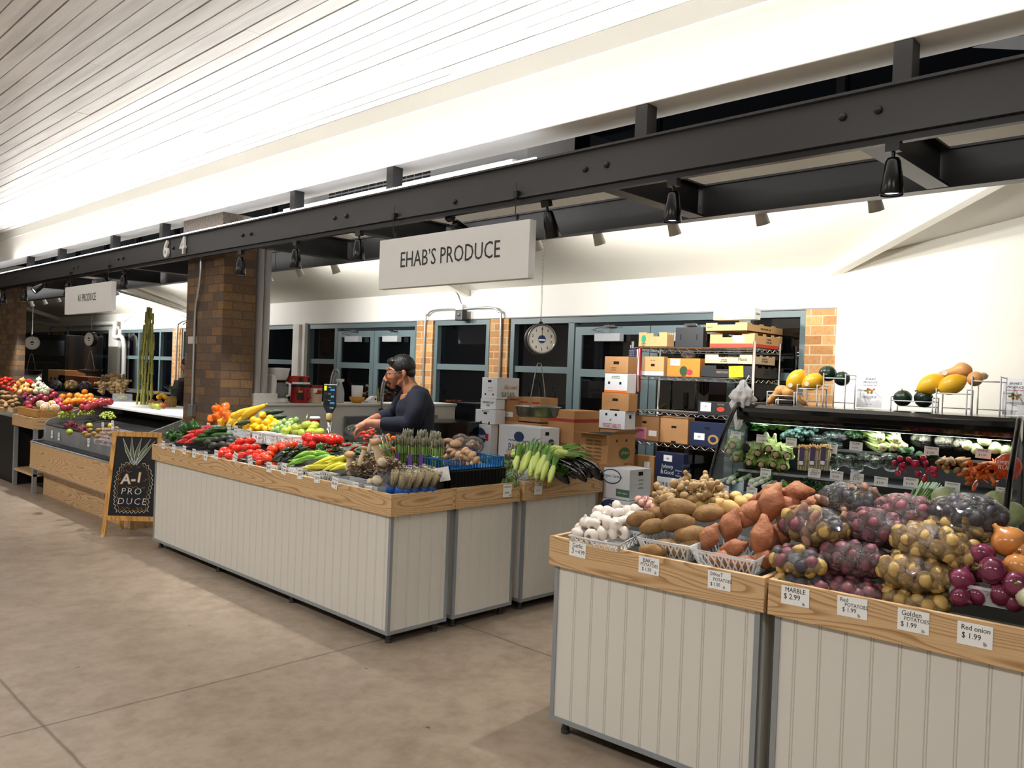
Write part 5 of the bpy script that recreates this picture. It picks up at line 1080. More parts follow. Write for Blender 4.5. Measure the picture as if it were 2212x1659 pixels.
# asparagus
ASG = M('asp_green', '66843A', .45, col2='7E9A4C', nscale=14, vary=.1); AST = M('asp_tip', '6C6A58', .6, col2='8D8A72', nscale=60); BND = M('purple_band', '6A4E96', .5)
for i, (u, v, x) in enumerate(((868, 1003, 3.46), (895, 1003, 3.46), (918, 995, 3.50), (945, 990, 3.50), (878, 990, 3.58), (908, 985, 3.62), (935, 982, 3.62), (855, 1000, 3.40))):
    p = at(u, v, x=x); asparagus('asparagus_bundle', ['green asparagus bundle with purple tag, far left of the row', 'green asparagus bundle with purple tag, second of the front row', 'green asparagus bundle with purple tag, third of the front row', 'green asparagus bundle with white band at the right end', 'green asparagus bundle standing behind the purple tags, left', 'green asparagus bundle in the back row, middle', 'green asparagus bundle in the back row, right', 'thin asparagus bundle leaning left'][i],
        (p.x, p.y, .90 if i < 4 else .93), i, ASG, AST, BND if i != 3 else CHROME, M('purple_tag', '6B4BA0', .4) if i < 3 else None, .27, 26 if i < 7 else 8, (0, .03*(i-3), .3) if i < 7 else (-.3, -.3, 0))
tag(MB().box(3.36, 3.72, AY+.45, AY+.98, .862, .90).build('display_riser', M('bed_dark', '141312', .7), bevel=.003), 'dark riser under the asparagus bundles', 'riser')
# clamshell of cherry tomatoes
p = at(822, 960, x=3.42); t = thing('clamshell', 'clear clamshell of small orange tomatoes with a white label', 'container', p, rot=(0, -.9, .2))
MB().box(-.06, .06, -.075, .075, -.03, .03).build('container_body', CLEAR, t, bevel=.012); MB().box(-.035, .035, -.045, .03, .0315, .0325).build('label_sticker', PAPER, t); MB().box(-.035, .035, .03, .05, .0315, .0326).build('green_sticker', M('dark_green', '1E4B32', .5), t)
for i in range(34):
    q_ = (rr.uniform(825, 852), rr.uniform(938, 990)); K['cherry'].put(at(q_[0], q_[1], x=3.46+rr.uniform(-.02, .02)), rrot(), 1.1, 'small orange tomato heaped beside the clamshell', 'small orange tomatoes')
for k in range(24): K['cherry'].put(p+Vector((rr.uniform(-.02, .02), rr.uniform(-.055, .055), rr.uniform(-.05, .045))), rrot(), .9, 'small orange tomato inside the clamshell', 'tomatoes inside the clamshell')
# artichokes, corn, eggplants
mp('artichoke', [(1058, 1003, 1.25, 4.08), (1088, 1010, 1.35, 4.10), (1075, 1000, 1.1, 4.2), (1048, 1012, 1.0, 4.02), (1105, 1028, .9, 4.08), (1062, 1040, .85, 3.96), (1085, 1042, .8, 4.0), (1108, 1042, .8, 4.08), (1050, 1042, .7, 3.95), (1040, 1000, 1, 4.1)], 4.1, 'green artichoke right of the black crate', 'artichokes', lambda i: (rr.uniform(-1, .2), rr.uniform(-.8, .2), i), 1)
cq = random.Random(21)
cl = [(1122, 1012, 1.25), (1140, 1008, 1.2), (1158, 1012, 1.2), (1172, 1018, 1.15), (1186, 1022, 1.1), (1200, 1030, 1.0), (1148, 1000, 1.15), (1166, 1002, 1.1), (1180, 1008, 1.1)]
for i, (u, v, s_) in enumerate(cl): K['corn%d' % (i % 2)].put(at(u-6, v-12, x=4.27+.02*(i > 5)), (cq.uniform(-.4, .4), -.80, PI/2+.45+cq.uniform(-.12, .12)-PI/2-.0), s_*.86, 'ear of corn in pale green husk, pointing down to the rim', 'front corn ears')
for i in range(12): K['corn%d' % (i % 2)].put(at(1130+cq.uniform(0, 80), 962+cq.uniform(0, 40)*.6+i*1.2, x=4.45), (cq.uniform(-.4, .4), cq.uniform(-.15, .25), -.65+cq.uniform(-.3, .3)), 1.15, 'ear of corn in green husk lying on top of the heap', 'upper corn ears')
o = leafy(60, .13, .012, 3, 1.6, .5).build('corn_leaves', M('corn_leaf', '4E7A2A', .5, vary=.1)); o.location = at(1212, 1030, x=4.42); tag(o, 'loose dark corn leaves and husk trailing right of the corn', 'leaves', kind='stuff')
mp('eggplant', [(1228, 1012, 1.1, 4.50), (1247, 1012, 1.15, 4.52), (1262, 1010, 1.1, 4.56), (1285, 1010, 1.1, 4.62), (1238, 1005, 1.1, 4.62), (1272, 1003, 1, 4.7), (1218, 1028, .9, 4.42), (1240, 1000, 1, 4.7), (1255, 1022, .9, 4.5), (1290, 1020, .9, 4.62)], 4.6, 'glossy black eggplant heaped right of the corn', 'eggplants', lambda i: (rr.uniform(-.5, .5), -.55, 2.35+rr.uniform(-.25, .25)), .95)
tag(MB().box(4.20, 5.0, AY+.04, AY+.5, .85, .87).build('display_riser', CLEARB), 'clear sheet under the corn and eggplants', 'riser')
for (u, v, a, b, c, x, n_) in ((1096, 1060, 'ARTICHOKE', '$ 4.99', 'ea', 4.02, 0), (1163, 1055, 'CORN', '6 for 4.99', '', 4.3, 0), (1270, 1046, 'EGGPLANT', '$ 2.99', 'ea', 4.8, 0)):
    p = at(u, v, y=AY-.006-(.012 if x > 4.2 else 0)); card(p, std(a, b, .085, .085, c), 'white card reading %s on the ash rim' % a, .082, .088, 0, -.03, norm=0)
# ================================================================ REFRIGERATED DISPLAY
FO = Vector((5.19, 1.12, 0)); FR = math.radians(6); FL = 1.72
FT = Matrix.Translation(FO) @ Matrix.Rotation(FR, 4, 'Z')
fr = thing('refrigerated_display', 'black curved open refrigerated display full of greens and roots', 'fridge', FO, FR)
GB = M('gloss_black', '08080A', .16, coat=.3); MBK = M('matte_black', '0D0D0E', .5)
prof = [(.30, 1.465), (.23, 1.455), (.16, 1.40), (.095, 1.33), (-.03, 1.20), (-.115, 1.07), (-.19, .93), (-.22, .80), (-.22, .55), (-.18, .05), (1.0, .05), (1.0, 1.465)]
def fend(y0, y1, nm, m_, pf=prof):
    n = len(pf); b = MB().add([(x, y0, z) for x, z in pf]+[(x, y1, z) for x, z in pf], [tuple(range(n)), tuple(range(2*n-1, n-1, -1))]+[(i, (i+1) % n, n+(i+1) % n, n+i) for i in range(n)]); return b.build(nm, m_, fr)
inner = [(x+.03 if x < .9 else x, min(z, 1.44)) for x, z in prof]
for y in (0.0, FL-.018): fend(y, y+.018, 'end_glass', M('end_glass', 'C8D4DA', .05, alpha=.12, spec=.8), [(x+.02, z-.01) for x, z in prof[2:9]]+[(.35, .30), (.42, 1.3)])
for y in (-.005, FL-.02):
    MB().tube([(x, y+.012, z) for x, z in smoothpath([(a, 0, b) for a, b in prof[:10]], 4) for x, z in [(x, z)]] if False else [(p.x, y+.012, p.z) for p in smoothpath([(a, 0, b) for a, b in prof[:10]], 4)], .016, 8).build('end_frame', GB, fr, smooth=True)
    MB().box(.42, 1.0, y, y+.024, .3, 1.45).build('end_panel', MBK, fr)
# canopy: rolled front
cp = [(.95, 1.465), (.36, 1.470), (.30, 1.463), (.262, 1.44), (.25, 1.41), (.255, 1.375), (.28, 1.35), (.31, 1.345), (.315, 1.33), (.345, 1.33), (.40, 1.36), (.95, 1.40)]
n = len(cp); b = MB().add([(x, 0, z) for x, z in cp]+[(x, FL, z) for x, z in cp], [tuple(range(n)), tuple(range(2*n-1, n-1, -1))]+[(i, (i+1) % n, n+(i+1) % n, n+i) for i in range(n)]); b.build('canopy', GB, fr, bevel=.004)
MB().box(.96, 1.0, 0, FL, .05, 1.46).build('back_panel', MBK, fr)
MB().box(-.22, 1.0, 0, FL, .05, .62).build('base', MBK, fr, bevel=.01)
for i, (x0, z, d) in enumerate(((.36, 1.165, .58), (.24, .975, .7), (.08, .80, .86))):
    MB().box(x0, x0+d, .02, FL-.02, z-.012, z).box(x0-.006, x0, .02, FL-.02, z-.04, z+.012).build('shelf', MBK, fr)
    MB().box(x0, x0+.004, .03, FL-.03, z-.002, z+.03).build('shelf_guard', CLEAR, fr)
for x0, z, pw in ((.33, 1.325, 2.6), (.42, 1.15, 6), (.30, .955, 6)):
    l = area('fridge_lamp', FT @ Vector((x0+.06, FL/2, z)), (.04, FL-.15), pw, color=(.95, 1, .97)); l.rotation_euler = (0, math.radians(-10), FR)
    MB().box(x0+.03, x0+.06, .06, FL-.06, z+.002, z+.012).build('light_tube', M('fridge_tube', 'F4FFFA', .4, emit=5), fr)
def fx(u, v, d):
    """sight line meets the plane at local depth d inside the display"""
    dr = FW + R_*((u-1106)/F) - U_*((v-829.5)/F); nr = Vector((math.cos(FR), math.sin(FR), 0)); t = (nr.dot(FO)+d)/nr.dot(dr); return Vector((0, 0, 1.6))+dr*t
fq = random.Random(17)
def leafthing(name, lab, cat, mb, mat, loc, rot=(0, 0, 0), grp=None, smooth=False):
    o = mb.build(name, mat, smooth=smooth); tag(o, lab, cat, grp); o.location = loc; o.rotation_euler = rot; return o
LD = M('leaf_dark', '1F3D1A', .45, col2='33602A', nscale=14, vary=.1); LM = M('leaf_mid', '4B7B2E', .45, col2='7BA548', nscale=14, vary=.1); LB_ = M('leaf_blue', '33504A', .5, col2='52706A', nscale=20, vary=.1); LR = M('leaf_romaine', '7FA24A', .45, col2='C6D08C', nscale=6, stretch=(6, 6, 1), vary=.1); PALE = M('stem_pale', 'D5DDB4', .4, vary=.05)
FB = math.pi/2
# top shelf
def bunch(u, v, d, name, lab, cat, mb, mat, grp, rot=None, stem=None):
    o = leafthing(name, lab, cat, mb, mat, fx(u, v, d), rot or (0, 0, fq.uniform(0, 6)), grp)
    if stem: stem[0].build('stems', stem[1], o, smooth=True)
    return o
for i, u in enumerate((1606, 1632, 1655, 1674)): bunch(u, 934-6*(i % 2), .45, 'bok_choy', 'dark leafy bok choy bunch at the left of the top shelf', 'greens', leafy(12, .12, .035, i, .8, .5), LD, 'bok choy bunches', (-.3, -.5, FR))
for i, (u, v) in enumerate(((1660, 950), (1672, 952), (1650, 948))): K.setdefault('bokbulb', Kind('bok_choy', 'greens', MB().lathe([(0, -.02), (.018, -.018), (.022, 0), (.014, .03), (.010, .06), (0, .062)], 10), PALE)).put(fx(u, v, .42), (0, -.6, fq.uniform(-1, 1)), 1, 'pale bok choy base lying on the top shelf', 'bok choy bases')
leafthing('lettuce_head', 'green lettuce in film behind the broccoli', 'greens', leafy(14, .12, .05, 3, .7, .8), LM, fx(1693, 930, .55), (0, -.3, 0))
def flor(n, R, s, seed):
    q = random.Random(seed); mb = MB()
    for k in range(n):
        d = Vector((q.gauss(0, 1), q.gauss(0, 1), abs(q.gauss(0, 1)))).normalized(); mb.blob((d.x*R, d.y*R*1.1, d.z*R*.8), s*q.uniform(.7, 1.2), 6, 4, f=nf(.3, 5, k))
    return mb
for i, (u, v) in enumerate(((1708, 938), (1730, 932), (1722, 946), (1745, 940), (1752, 928), (1698, 944))): leafthing('broccoli_crown', 'dark blue-green broccoli crown on the top shelf', 'broccoli', flor(26, .035, .013, i), LB_, fx(u, v, .47), (fq.uniform(-.4, .4), -.3, i), 'broccoli crowns', True)
for i, (u, v, s_) in enumerate(((1772, 948, 1.1), (1805, 940, 1.2), (1795, 960, 1))):
    p = fx(u, v, .50); film_bag(('clear bag of herbs, left on the top shelf', 'clear bag of herbs, back on the top shelf', 'clear bag of herbs, front on the top shelf')[i], p, (.05*s_, .085*s_, .03*s_), (0, -.4, FR), 50+i)
    leafthing('herb_bunch', ('green herbs inside the left herb bag', 'green herbs inside the back herb bag', 'green herbs inside the front herb bag')[i], 'herbs', herbs(160, (.045*s_, .075*s_, .025*s_), i, .010), LB_, p)
for i, (u, v) in enumerate(((1838, 938), (1850, 945))): leafthing('parsley_bunch', 'dark green parsley left of the celery on the top shelf', 'herbs', herbs(260, (.045, .045, .05), 30+i, .010), LD, fx(u, v, .50), (0, 0, i), 'top shelf parsley')
for i, (u, v) in enumerate(((1862, 930), (1880, 938), (1870, 945))): leafthing('kale_bunch', 'bagged dark greens between parsley and celery', 'greens', herbs(200, (.045, .045, .045), 40+i, .012), LM, fx(u, v, .55), (0, 0, i), 'bagged dark greens')
def celery_mb():
    mb = MB(); q = random.Random(3)
    for k in range(11):
        a = k*2.4; r = .022*math.sqrt((k+.5)/11)*1.3; y, z = r*math.cos(a), r*math.sin(a)
        mb.tube([(0, y*.6, z*.6), (.03, y*1.15, z*1.15), (.22, y*1.5, z*1.4)], [.006, .010, .006], 7)
    return mb
kind('celery', 'celery_bunch', 'celery', celery_mb(), M('celery', 'A9C26A', .35, col2='C8D693', nscale=8, vary=.08), (('cut_base', MB().lathe([(0, -.006), (.022, -.006), (.027, .004), (.024, .02), (0, .02)], 12, Matrix.Rotation(PI/2, 4, 'Y')), M('celery_base', 'D9D2A4', .6)), ('heart', MB().lathe([(0, -.010), (.008, -.009), (.010, -.004), (0, -.003)], 10, Matrix.Rotation(PI/2, 4, 'Y')), M('celery_heart', '9A8A58', .6))))
for u, v in ((1903, 947), (1938, 950), (1908, 967), (1932, 966), (1952, 967)): K['celery'].put(fx(u, v, .40), (fq.uniform(-1, 1), -.12, FR+.55+fq.uniform(-.1, .1)), 1.1, 'celery bunch with its cut base forward on the top shelf', 'celery bunches')
def cauli(i, u, v, lab):
    p = fx(u, v, .50); o = leafthing('cauliflower', 'white cauliflower head inside the %s film bag' % lab, 'cauliflower', flor(40, .045, .016, i+60), M('cauli', 'BDB8A0', .6), p, (0, 0, 0), None, True); leafy(7, .07, .03, i, 1.3, .1).build('leaves', LM, o); film_bag('printed film bag of cauliflower, %s on the top shelf' % lab, p+Vector((0, 0, .005)), (.065, .07, .055), (0, 0, i), 70+i)
cauli(0, 1990, 950, 'left'); cauli(1, 2042, 955, 'middle'); cauli(2, 2078, 962, 'right')
def fennel_mb():
    mb = MB().blob((0, 0, 0), (.045, .040, .040), 14, 9, f=lambda d: 1+.05*math.cos(3*math.atan2(d.y, d.z))); 
    for k in range(5): mb.tube([(.03, (k-2)*.010, .004*k), (.10, (k-2)*.018, .01*k)], [.011, .007], 7)
    return mb
kind('fennel', 'fennel_bulb', 'fennel', fennel_mb(), M('fennel', 'A8B07E', .4, col2='C4C8A4', nscale=5, stretch=(1, 8, 8)), (('fronds', herbs(160, (.05, .05, .03), 5, .007).build and MB().add([(x+.12, y, z) for x, y, z in herbs(160, (.06, .05, .03), 5, .008).v], herbs(160, (.06, .05, .03), 5, .008).f), LM),))
for u, v, s_ in ((2127, 950, 1.0), (2110, 970, .9), (2150, 968, .95), (2175, 975, .95), (2090, 962, .8)): K['fennel'].put(fx(u, v, .44), (fq.uniform(-.5, .5), -.15, FR+fq.uniform(-.4, .4)), s_, 'pale fennel bulb at the right of the top shelf', 'fennel bulbs')
leafthing('fennel_fronds', 'feathery fennel fronds behind the bulbs', 'greens', herbs(500, (.05, .18, .05), 9, .009), LM, fx(2140, 950, .56), (0, 0, FR))
# middle shelf
def romaine_mb():
    mb = MB(); q = random.Random(2)
    for k in range(9):
        a = k*2*PI/9; r0 = .012+.004*(k % 2); c, s = math.cos(a), math.sin(a)
        P_ = []
        for j in range(6):
            f = j/5; x = .21*f; r = r0+.030*math.sin(PI*min(1, f*.75+.1))*(1 if k % 2 else .75); w = .010+.034*math.sin(PI*min(.95, f*.8+.08)); t = Vector((0, -s, c)); o = Vector((x, r*c, r*s)); ru = .006*math.sin(j*3+k)
            P_ += [o-t*w+Vector((0, c, s))*ru, o+Vector((0, c, s))*.004, o+t*w-Vector((0, c, s))*ru]
        mb.add(P_, [(j*3+m_, j*3+m_+1, j*3+m_+4, j*3+m_+3) for j in range(5) for m_ in (0, 1)])
    return mb
kind('romaine', 'romaine_head', 'lettuce', romaine_mb(), LR, (('cut_base', MB().lathe([(0, -.008), (.016, -.008), (.020, .0), (.018, .02), (0, .022)], 9, Matrix.Rotation(PI/2, 4, 'Y')), M('romaine_base', 'C7A98A', .6)),), smooth=True)
for u, v in ((1575, 975), (1590, 990), (1582, 962), (1637, 979), (1618, 1000), (1644, 1004), (1676, 982), (1670, 1004), (1692, 1010), (1660, 970), (1700, 985)): K['romaine'].put(fx(u, v, .29), (fq.uniform(-1, 1), -.16, FR+.35+fq.uniform(-.25, .25)), 1.05, 'romaine lettuce head with its cut base forward on the middle shelf', 'romaine heads')
WAS = M('white_asp', 'E1D3A2', .45, col2='EADFC0', nscale=10); WAT = M('white_asp_tip', 'D7B06A', .5)
for i, (u, lab) in enumerate(((1734, 'left'), (1757, 'middle'), (1780, 'right'))): p = fx(u, 1016, .30); asparagus('white_asparagus_bundle', 'white asparagus bundle with purple tag, %s of three' % lab, p, 90+i, WAS, WAT, M('white_band', 'D9D9DC', .5), M('purple_tag_dark', '43305F', .4), .175, 22, (0, .12, FR))
for i, (u, v, s_) in enumerate(((1812, 1000, 1), (1838, 1002, 1), (1865, 998, 1.1), (1890, 1004, 1), (1918, 1000, 1.1), (1800, 1012, .9), (1850, 1015, .9), (1925, 1012, .9))):
    p = fx(u, v-6, .34); film_bag(['clear bag of arugula nearest the white asparagus', 'clear bag of arugula, second from the asparagus', 'clear bag of baby spinach, back left', 'clear bag of baby spinach, back right', 'clear bag of spring mix at the back', 'small clear bag of arugula at the front', 'small clear bag of spinach at the front', 'small clear bag of spring mix by the radishes'][i], p, (.045*s_, .055*s_, .045*s_), (0, 0, i), 80+i)
    leafthing('salad_leaves', ['leaves inside the arugula bag nearest the asparagus', 'leaves inside the second arugula bag', 'leaves inside the back left spinach bag', 'leaves inside the back right spinach bag', 'leaves inside the back spring mix bag', 'leaves inside the small front arugula bag', 'leaves inside the small front spinach bag', 'leaves inside the bag by the radishes'][i], 'salad leaves', herbs(150, (.038*s_, .048*s_, .042*s_), 100+i, .012), M('salad', '4C6A4A', .5, col2='7C987A', nscale=20), p)
kind('radish', 'red_radish', 'radish', MB().lathe([(0, -.045), (.0012, -.03), (.004, -.020), (.013, -.010), (.017, 0), (.014, .011), (.006, .016), (0, .017)], 12), M('radish', 'B0143C', .25, coat=.3, vary=.1))
for i in range(24): K['radish'].put(fx(fq.uniform(1930, 2022), 990+fq.uniform(-3, 40)*((i % 3+1)/3)+(8 if i % 2 else 0), .27), (fq.uniform(-1, 1), fq.uniform(-1, 1), fq.uniform(0, 6)), fq.uniform(.9, 1.2), 'red radish hanging over the middle shelf edge', 'red radishes')
for i, (u, v) in enumerate(((1962, 978), (1990, 985), (1945, 985), (2008, 990))): leafthing('radish_leaves', 'dark green radish leaves behind the red radishes', 'greens', leafy(14, .07, .028, 50+i, 1.2, .5), LD, fx(u, v+8, .36), (0, -.4, i), 'radish leaves')
kind('carrot', 'carrot', 'carrot', tube_item('c', .15, [.0, .011, .013, .012, .010, .008, .004, 0], None, .002, 9, k=9), M('carrot_m', 'D2622A', .4, col2='E07A3A', nscale=14, stretch=(8, 1, 1), vary=.1))
kind('rainbow', 'rainbow_carrot', 'carrot', tube_item('c', .13, [.0, .013, .015, .013, .010, .006, 0], None, .002, 9, k=8), M('carrot_r', '9A6238', .5, col2='C8A06A', nscale=4, vary=.35))
for i in range(20): K['rainbow'].put(fx(fq.uniform(2020, 2090), fq.uniform(987, 1022), .29+.1*(i % 3)/3), (fq.uniform(-3, 3), -.15, FR+fq.uniform(-.35, .35)), 1.1, 'dull multicoloured carrot pointing forward beside the radishes', 'rainbow carrots')
for i in range(26): K['carrot'].put(fx(2092+fq.uniform(0, 62), 1000+fq.uniform(0, 36)+(i % 4)*3, .27+.1*(i % 3)/3), (fq.uniform(-3, 3), fq.uniform(-.5, .4), FR+fq.uniform(-.8, .8)), 1.1, 'orange carrot in the heap left of the orange pepper bag', 'orange carrots')
kind('mini', 'mini_sweet_pepper', 'pepper', tube_item('c', .06, [.0, .009, .014, .015, .011, 0], None, .003, 9, k=7), M('mini', 'E8541A', .2, coat=.4, vary=.25))
p = fx(2176, 1008, .26); o = film_bag('orange printed bag of mini sweet peppers at the right of the middle shelf', p, (.06, .075, .075), (0, 0, 0), 99); o.data.materials[0] = M('orange_film', 'E8501A', .15, alpha=.62, spec=1)
for k in range(22): K['mini'].put(p+Vector((fq.uniform(-.035, .035), fq.uniform(-.05, .05), fq.uniform(-.05, .05))), rrot(), 1, 'mini sweet pepper inside the orange bag', 'mini sweet peppers')
text('sweet\nRUN', .035, M('print_white', 'F4E9E0', .5), o, (-.064, 0, .015), (PI/2, 0, -PI/2), shear=.2)
# low shelf
kind('leek', 'leek', 'leek', tube_item('l', .26, [.010, .016, .013, .012, .013, .016, .02, .022, .02], None, .004, 10, k=12), M('leek_m', '5D8A4E', .35, col2='E6EBD2', nscale=3, stretch=(4, .2, .2)), (('root_end', MB().lathe([(0, -.004), (.013, -.003), (.016, .006), (.014, .05), (.0125, .09), (0, .09)], 10, Matrix.Translation((-.129, 0, 0)) @ Matrix.Rotation(PI/2, 4, 'Y')), M('leek_white', 'E9ECDD', .3)),))
for u, v in ((1573, 1034), (1590, 1036), (1612, 1038), (1605, 1030), (1627, 1044), (1640, 1040), (1654, 1044), (1665, 1046), (1580, 1028), (1632, 1034), (1650, 1034), (1680, 1044), (1560, 1036)): K['leek'].put(fx(u+10, v, .20), (fq.uniform(-1, 1), -.10, FR+fq.uniform(-.15, .35)), 1, 'leek with its white end forward on the low shelf', 'leeks')
for u0, u1, lab in ((1562, 1608, 'pale blue bin under the left leeks'), (1612, 1680, 'pale blue bin under the right leeks')):
    a = fx(u0, 1066, .10); b = fx(u1, 1066, .10); c = (a+b)/2; tray('produce_tray', lab, 'tray', (c.x+.06, c.y, .803), .12, (a-b).length*.95, .045, M('blue_clear', '9FC0D6', .2, alpha=.45), FR, .95, .006)
for i, (u, v, R, m_, lab) in enumerate(((1745, 1050, (.10, .12, .09), LD, 'dark leafy herb mound left of the fingerling bag'), (1790, 1058, (.10, .11, .085), LD, 'dark leafy herb mound behind the fingerling bag'), (1850, 1062, (.10, .11, .075), LD, 'green parsley mound right of the fingerling bag'), (1905, 1080, (.08, .13, .07), LM, 'bright curly parsley behind the red potatoes'), (1700, 1048, (.08, .08, .06), LM, 'small green herb mound behind the sweet potatoes'))):
    leafthing('herb_mound', lab, 'herbs', herbs(520, R, 200+i, .013), m_, fx(u, v, .22)-Vector((0, 0, .03)), (0, 0, FR))
q = random.Random(5)
so = MB(); sw_ = MB()
for k in range(60):
    y = q.uniform(-.06, .06); z = q.uniform(-.01, .03); so.tube([(0, y, z), (.10, y*1.3+.03, z+.03), (.22, y*1.5+.10, z+.03)], [.004, .0045, .003], 5); sw_.tube([(0, y, z), (-.02, y*1.02, z), (-.045, y*1.1+q.uniform(-.01, .01), z+q.uniform(-.008, .01))], [.004, .0055, .001], 5)
o = leafthing('green_onion_bunch', 'green onions with white roots behind the red potatoes', 'green onion', so, LM, fx(1985, 1085, .14), (0, -.25, FR-.5)); sw_.build('white_ends', M('leek_white', 'E9ECDD', .3), o, smooth=True)
for i, (u, v, s_, lab) in enumerate(((2040, 1078, 1, 'pale green cabbage behind the purple potatoes'), (2185, 1110, .95, 'pale cabbage at the right end of the low shelf'), (2150, 1085, .9, 'green cabbage behind the right cabbage'))): leafthing('cabbage', lab, 'cabbage', MB().blob((0, 0, 0), .075*s_, 16, 10, f=nf(.06, 3, i)), M('cabbage_m', '9DB27A', .45, col2='C4CFA0', nscale=4, stretch=(1, 5, 5)), fx(u, v, .16), (0, 0, 0), None, True)
# price cards on the shelf lips
for u, v, a, b, c, d in ((1590, 941, 'CHARD', '2/$5', 'at the far left of the top shelf', .35), (1645, 948, 'BOK CHOY', '2 for 4.99', 'below the bok choy', .35), (1709, 955, 'BROCCOLI', '$ 3.99', 'below the broccoli', .35), (1795, 970, 'HERBS', '$ 1.99', 'hanging below the herb bags', .34), (1849, 964, 'CELERY', '2 for 4.99', 'left of the celery', .35), (2012, 975, 'CARROTS', '$ 3.99', 'below the cauliflower', .35), (2124, 980, 'FENNEL', '$ 2.99', 'below the fennel', .35),
                         (1654, 1021, 'ROMAINE', '$ 3.49', 'below the romaine', .23), (1759, 1022, 'WHITE\nASPARGS', '$ 9.99', 'below the white asparagus', .23), (1807, 1027, 'ARUGULA', '$ 2.99', 'below the arugula bags', .23), (1851, 1032, 'BABY\nSPINACH', '$ 2.99', 'below the spinach bags', .23), (1903, 1040, 'SPRING MIX', '$ 2.99', 'below the spring mix', .23), (1967, 1042, 'RADISH', '$ 1.99', 'below the radishes', .23), (2057, 1052, 'CAULIFLOWER', '$ 3.99', 'below the rainbow carrots', .23), (2168, 1064, 'MINI SWEET\nPEPPER', '$ 2.99', 'below the orange bag', .23),
                         (1563, 1057, 'LEEKS', '$ 2.99', 'half hidden at the far left of the low shelf', .07), (1624, 1062, 'LEEKS', '$ 2.99', 'on the bin of the right leeks', .07)):
    w = .075 if u < 1750 else .083; card(fx(u, v, d-.012), std(a, b, w, .058, ''), 'white shelf card reading %s, %s' % (a.replace('\n', ' '), c), w, .058, FR, -.04)
# plant stands with squashes on the roof
WM = M('white_wire', 'E6E6E8', .35)
def stand(lab, u, steps):
    """stepped wire stand: three square stools of growing height side by side"""
    base = fx(u, 893, .52); t = thing('squash_stand', lab, 'stand', (base.x, base.y, 1.468), FR)
    for k, (y0, y1, h, x0, x1) in enumerate(steps):
        for y in (y0, y1): MB().tube(smoothpath([(x0, y, 0), (x0, y, h-.012), (x0+.012, y, h), (x1-.012, y, h), (x1, y, h-.012), (x1, y, 0)], 3), .0045, 6).build('hoop', WM, t, smooth=True)
        for x in (x0+.006, x1-.006): MB().tube([(x, y0, h-.025), (x, y1, h-.025)], .004, 6).build('rail', WM, t, smooth=True)
        MB().tube([(x1, y0, .03), (x1, y1, .03)], .004, 6).build('rail', WM, t, smooth=True)
    return t, base
def ys(u0, u1): a = fx(u0, 880, .52); b = fx(u1, 880, .52); return (a-b).length
for lab, u, st in (('white stepped wire stand holding squash, left one above the canopy', 1658, ((1658, 1716, .088), (1722, 1765, .145), (1778, 1825, .225))), ('white stepped wire stand holding squash, right one above the canopy', 1925, ((1925, 2015, .09), (2022, 2088, .15), (2098, 2160, .235)))):
    b0 = fx(u, 893, .52); steps = []
    for k, (ua, ub, h) in enumerate(st): steps.append((-(fx(ua, 893, .52)-b0).length, -(fx(ub, 893, .52)-b0).length, h, -.02, .16+.03*k))
    stand(lab, u, steps)
def sq(key, u, v, rot, sc, lab, d=.58): K[key].put(fx(u, v, d), rot, sc, lab)
ST = M('round_sticker', 'F1EFE8', .5)
sq('butternut', 1678, 855, (0, .75, 2.0), .82, 'butternut squash on the lowest step, bulb up and to the left'); sq('butternut', 1716, 858, (0, .55, -1.2), .85, 'butternut squash on the lowest step leaning right')
sq('spaghetti', 1719, 822, (0, 1.0, 2.2), .92, 'yellow spaghetti squash with a sticker, left stand, left one'); sq('spaghetti', 1758, 824, (0, -.45, -1.1), .88, 'yellow spaghetti squash with a sticker, left stand, right one')
sq('acorn', 1788, 807, (0, .2, 0), .92, 'dark green acorn squash on the top step of the left stand', .62); sq('acorn', 1819, 818, (.3, .3, 1), .82, 'smaller dark acorn squash at the right end of the left stand', .60)
sq('acorn', 1950, 860, (0, -.3, 0), .88, 'dark acorn squash with an orange spot, right stand, left one'); sq('acorn', 1995, 861, (1.2, 0, 1), .92, 'dark acorn squash, right stand, right of its pair')
sq('spaghetti', 2011, 830, (0, .5, 2.2), .95, 'pale yellow squash on the middle step of the right stand, left one'); sq('spaghetti', 2058, 830, (0, -.5, -1.0), .93, 'pale yellow squash on the middle step of the right stand, right one', .56)
sq('butternut', 2060, 807, (0, .3, 1.9), .95, 'butternut squash with a white sticker on the top step of the right stand', .66); sq('butternut', 2115, 818, (0, -.2, -.2), .85, 'butternut squash at the right end of the right stand, end on', .60)
for u, v, d in ((1707, 832, .49), (1742, 829, .50), (2040, 805, .56)):
    p = fx(u, v, d); o = MB().lathe([(0, 0), (.016, 0), (.016, .001), (0, .001)], 16).build('fruit_sticker', ST); tag(o, {1707: 'small round sticker on the left yellow squash', 1742: 'small round sticker on the right yellow squash', 2040: 'small oval sticker on the upper right butternut'}[u], 'sticker'); o.location = p; o.rotation_euler = (0, -PI/2+.1, .5)
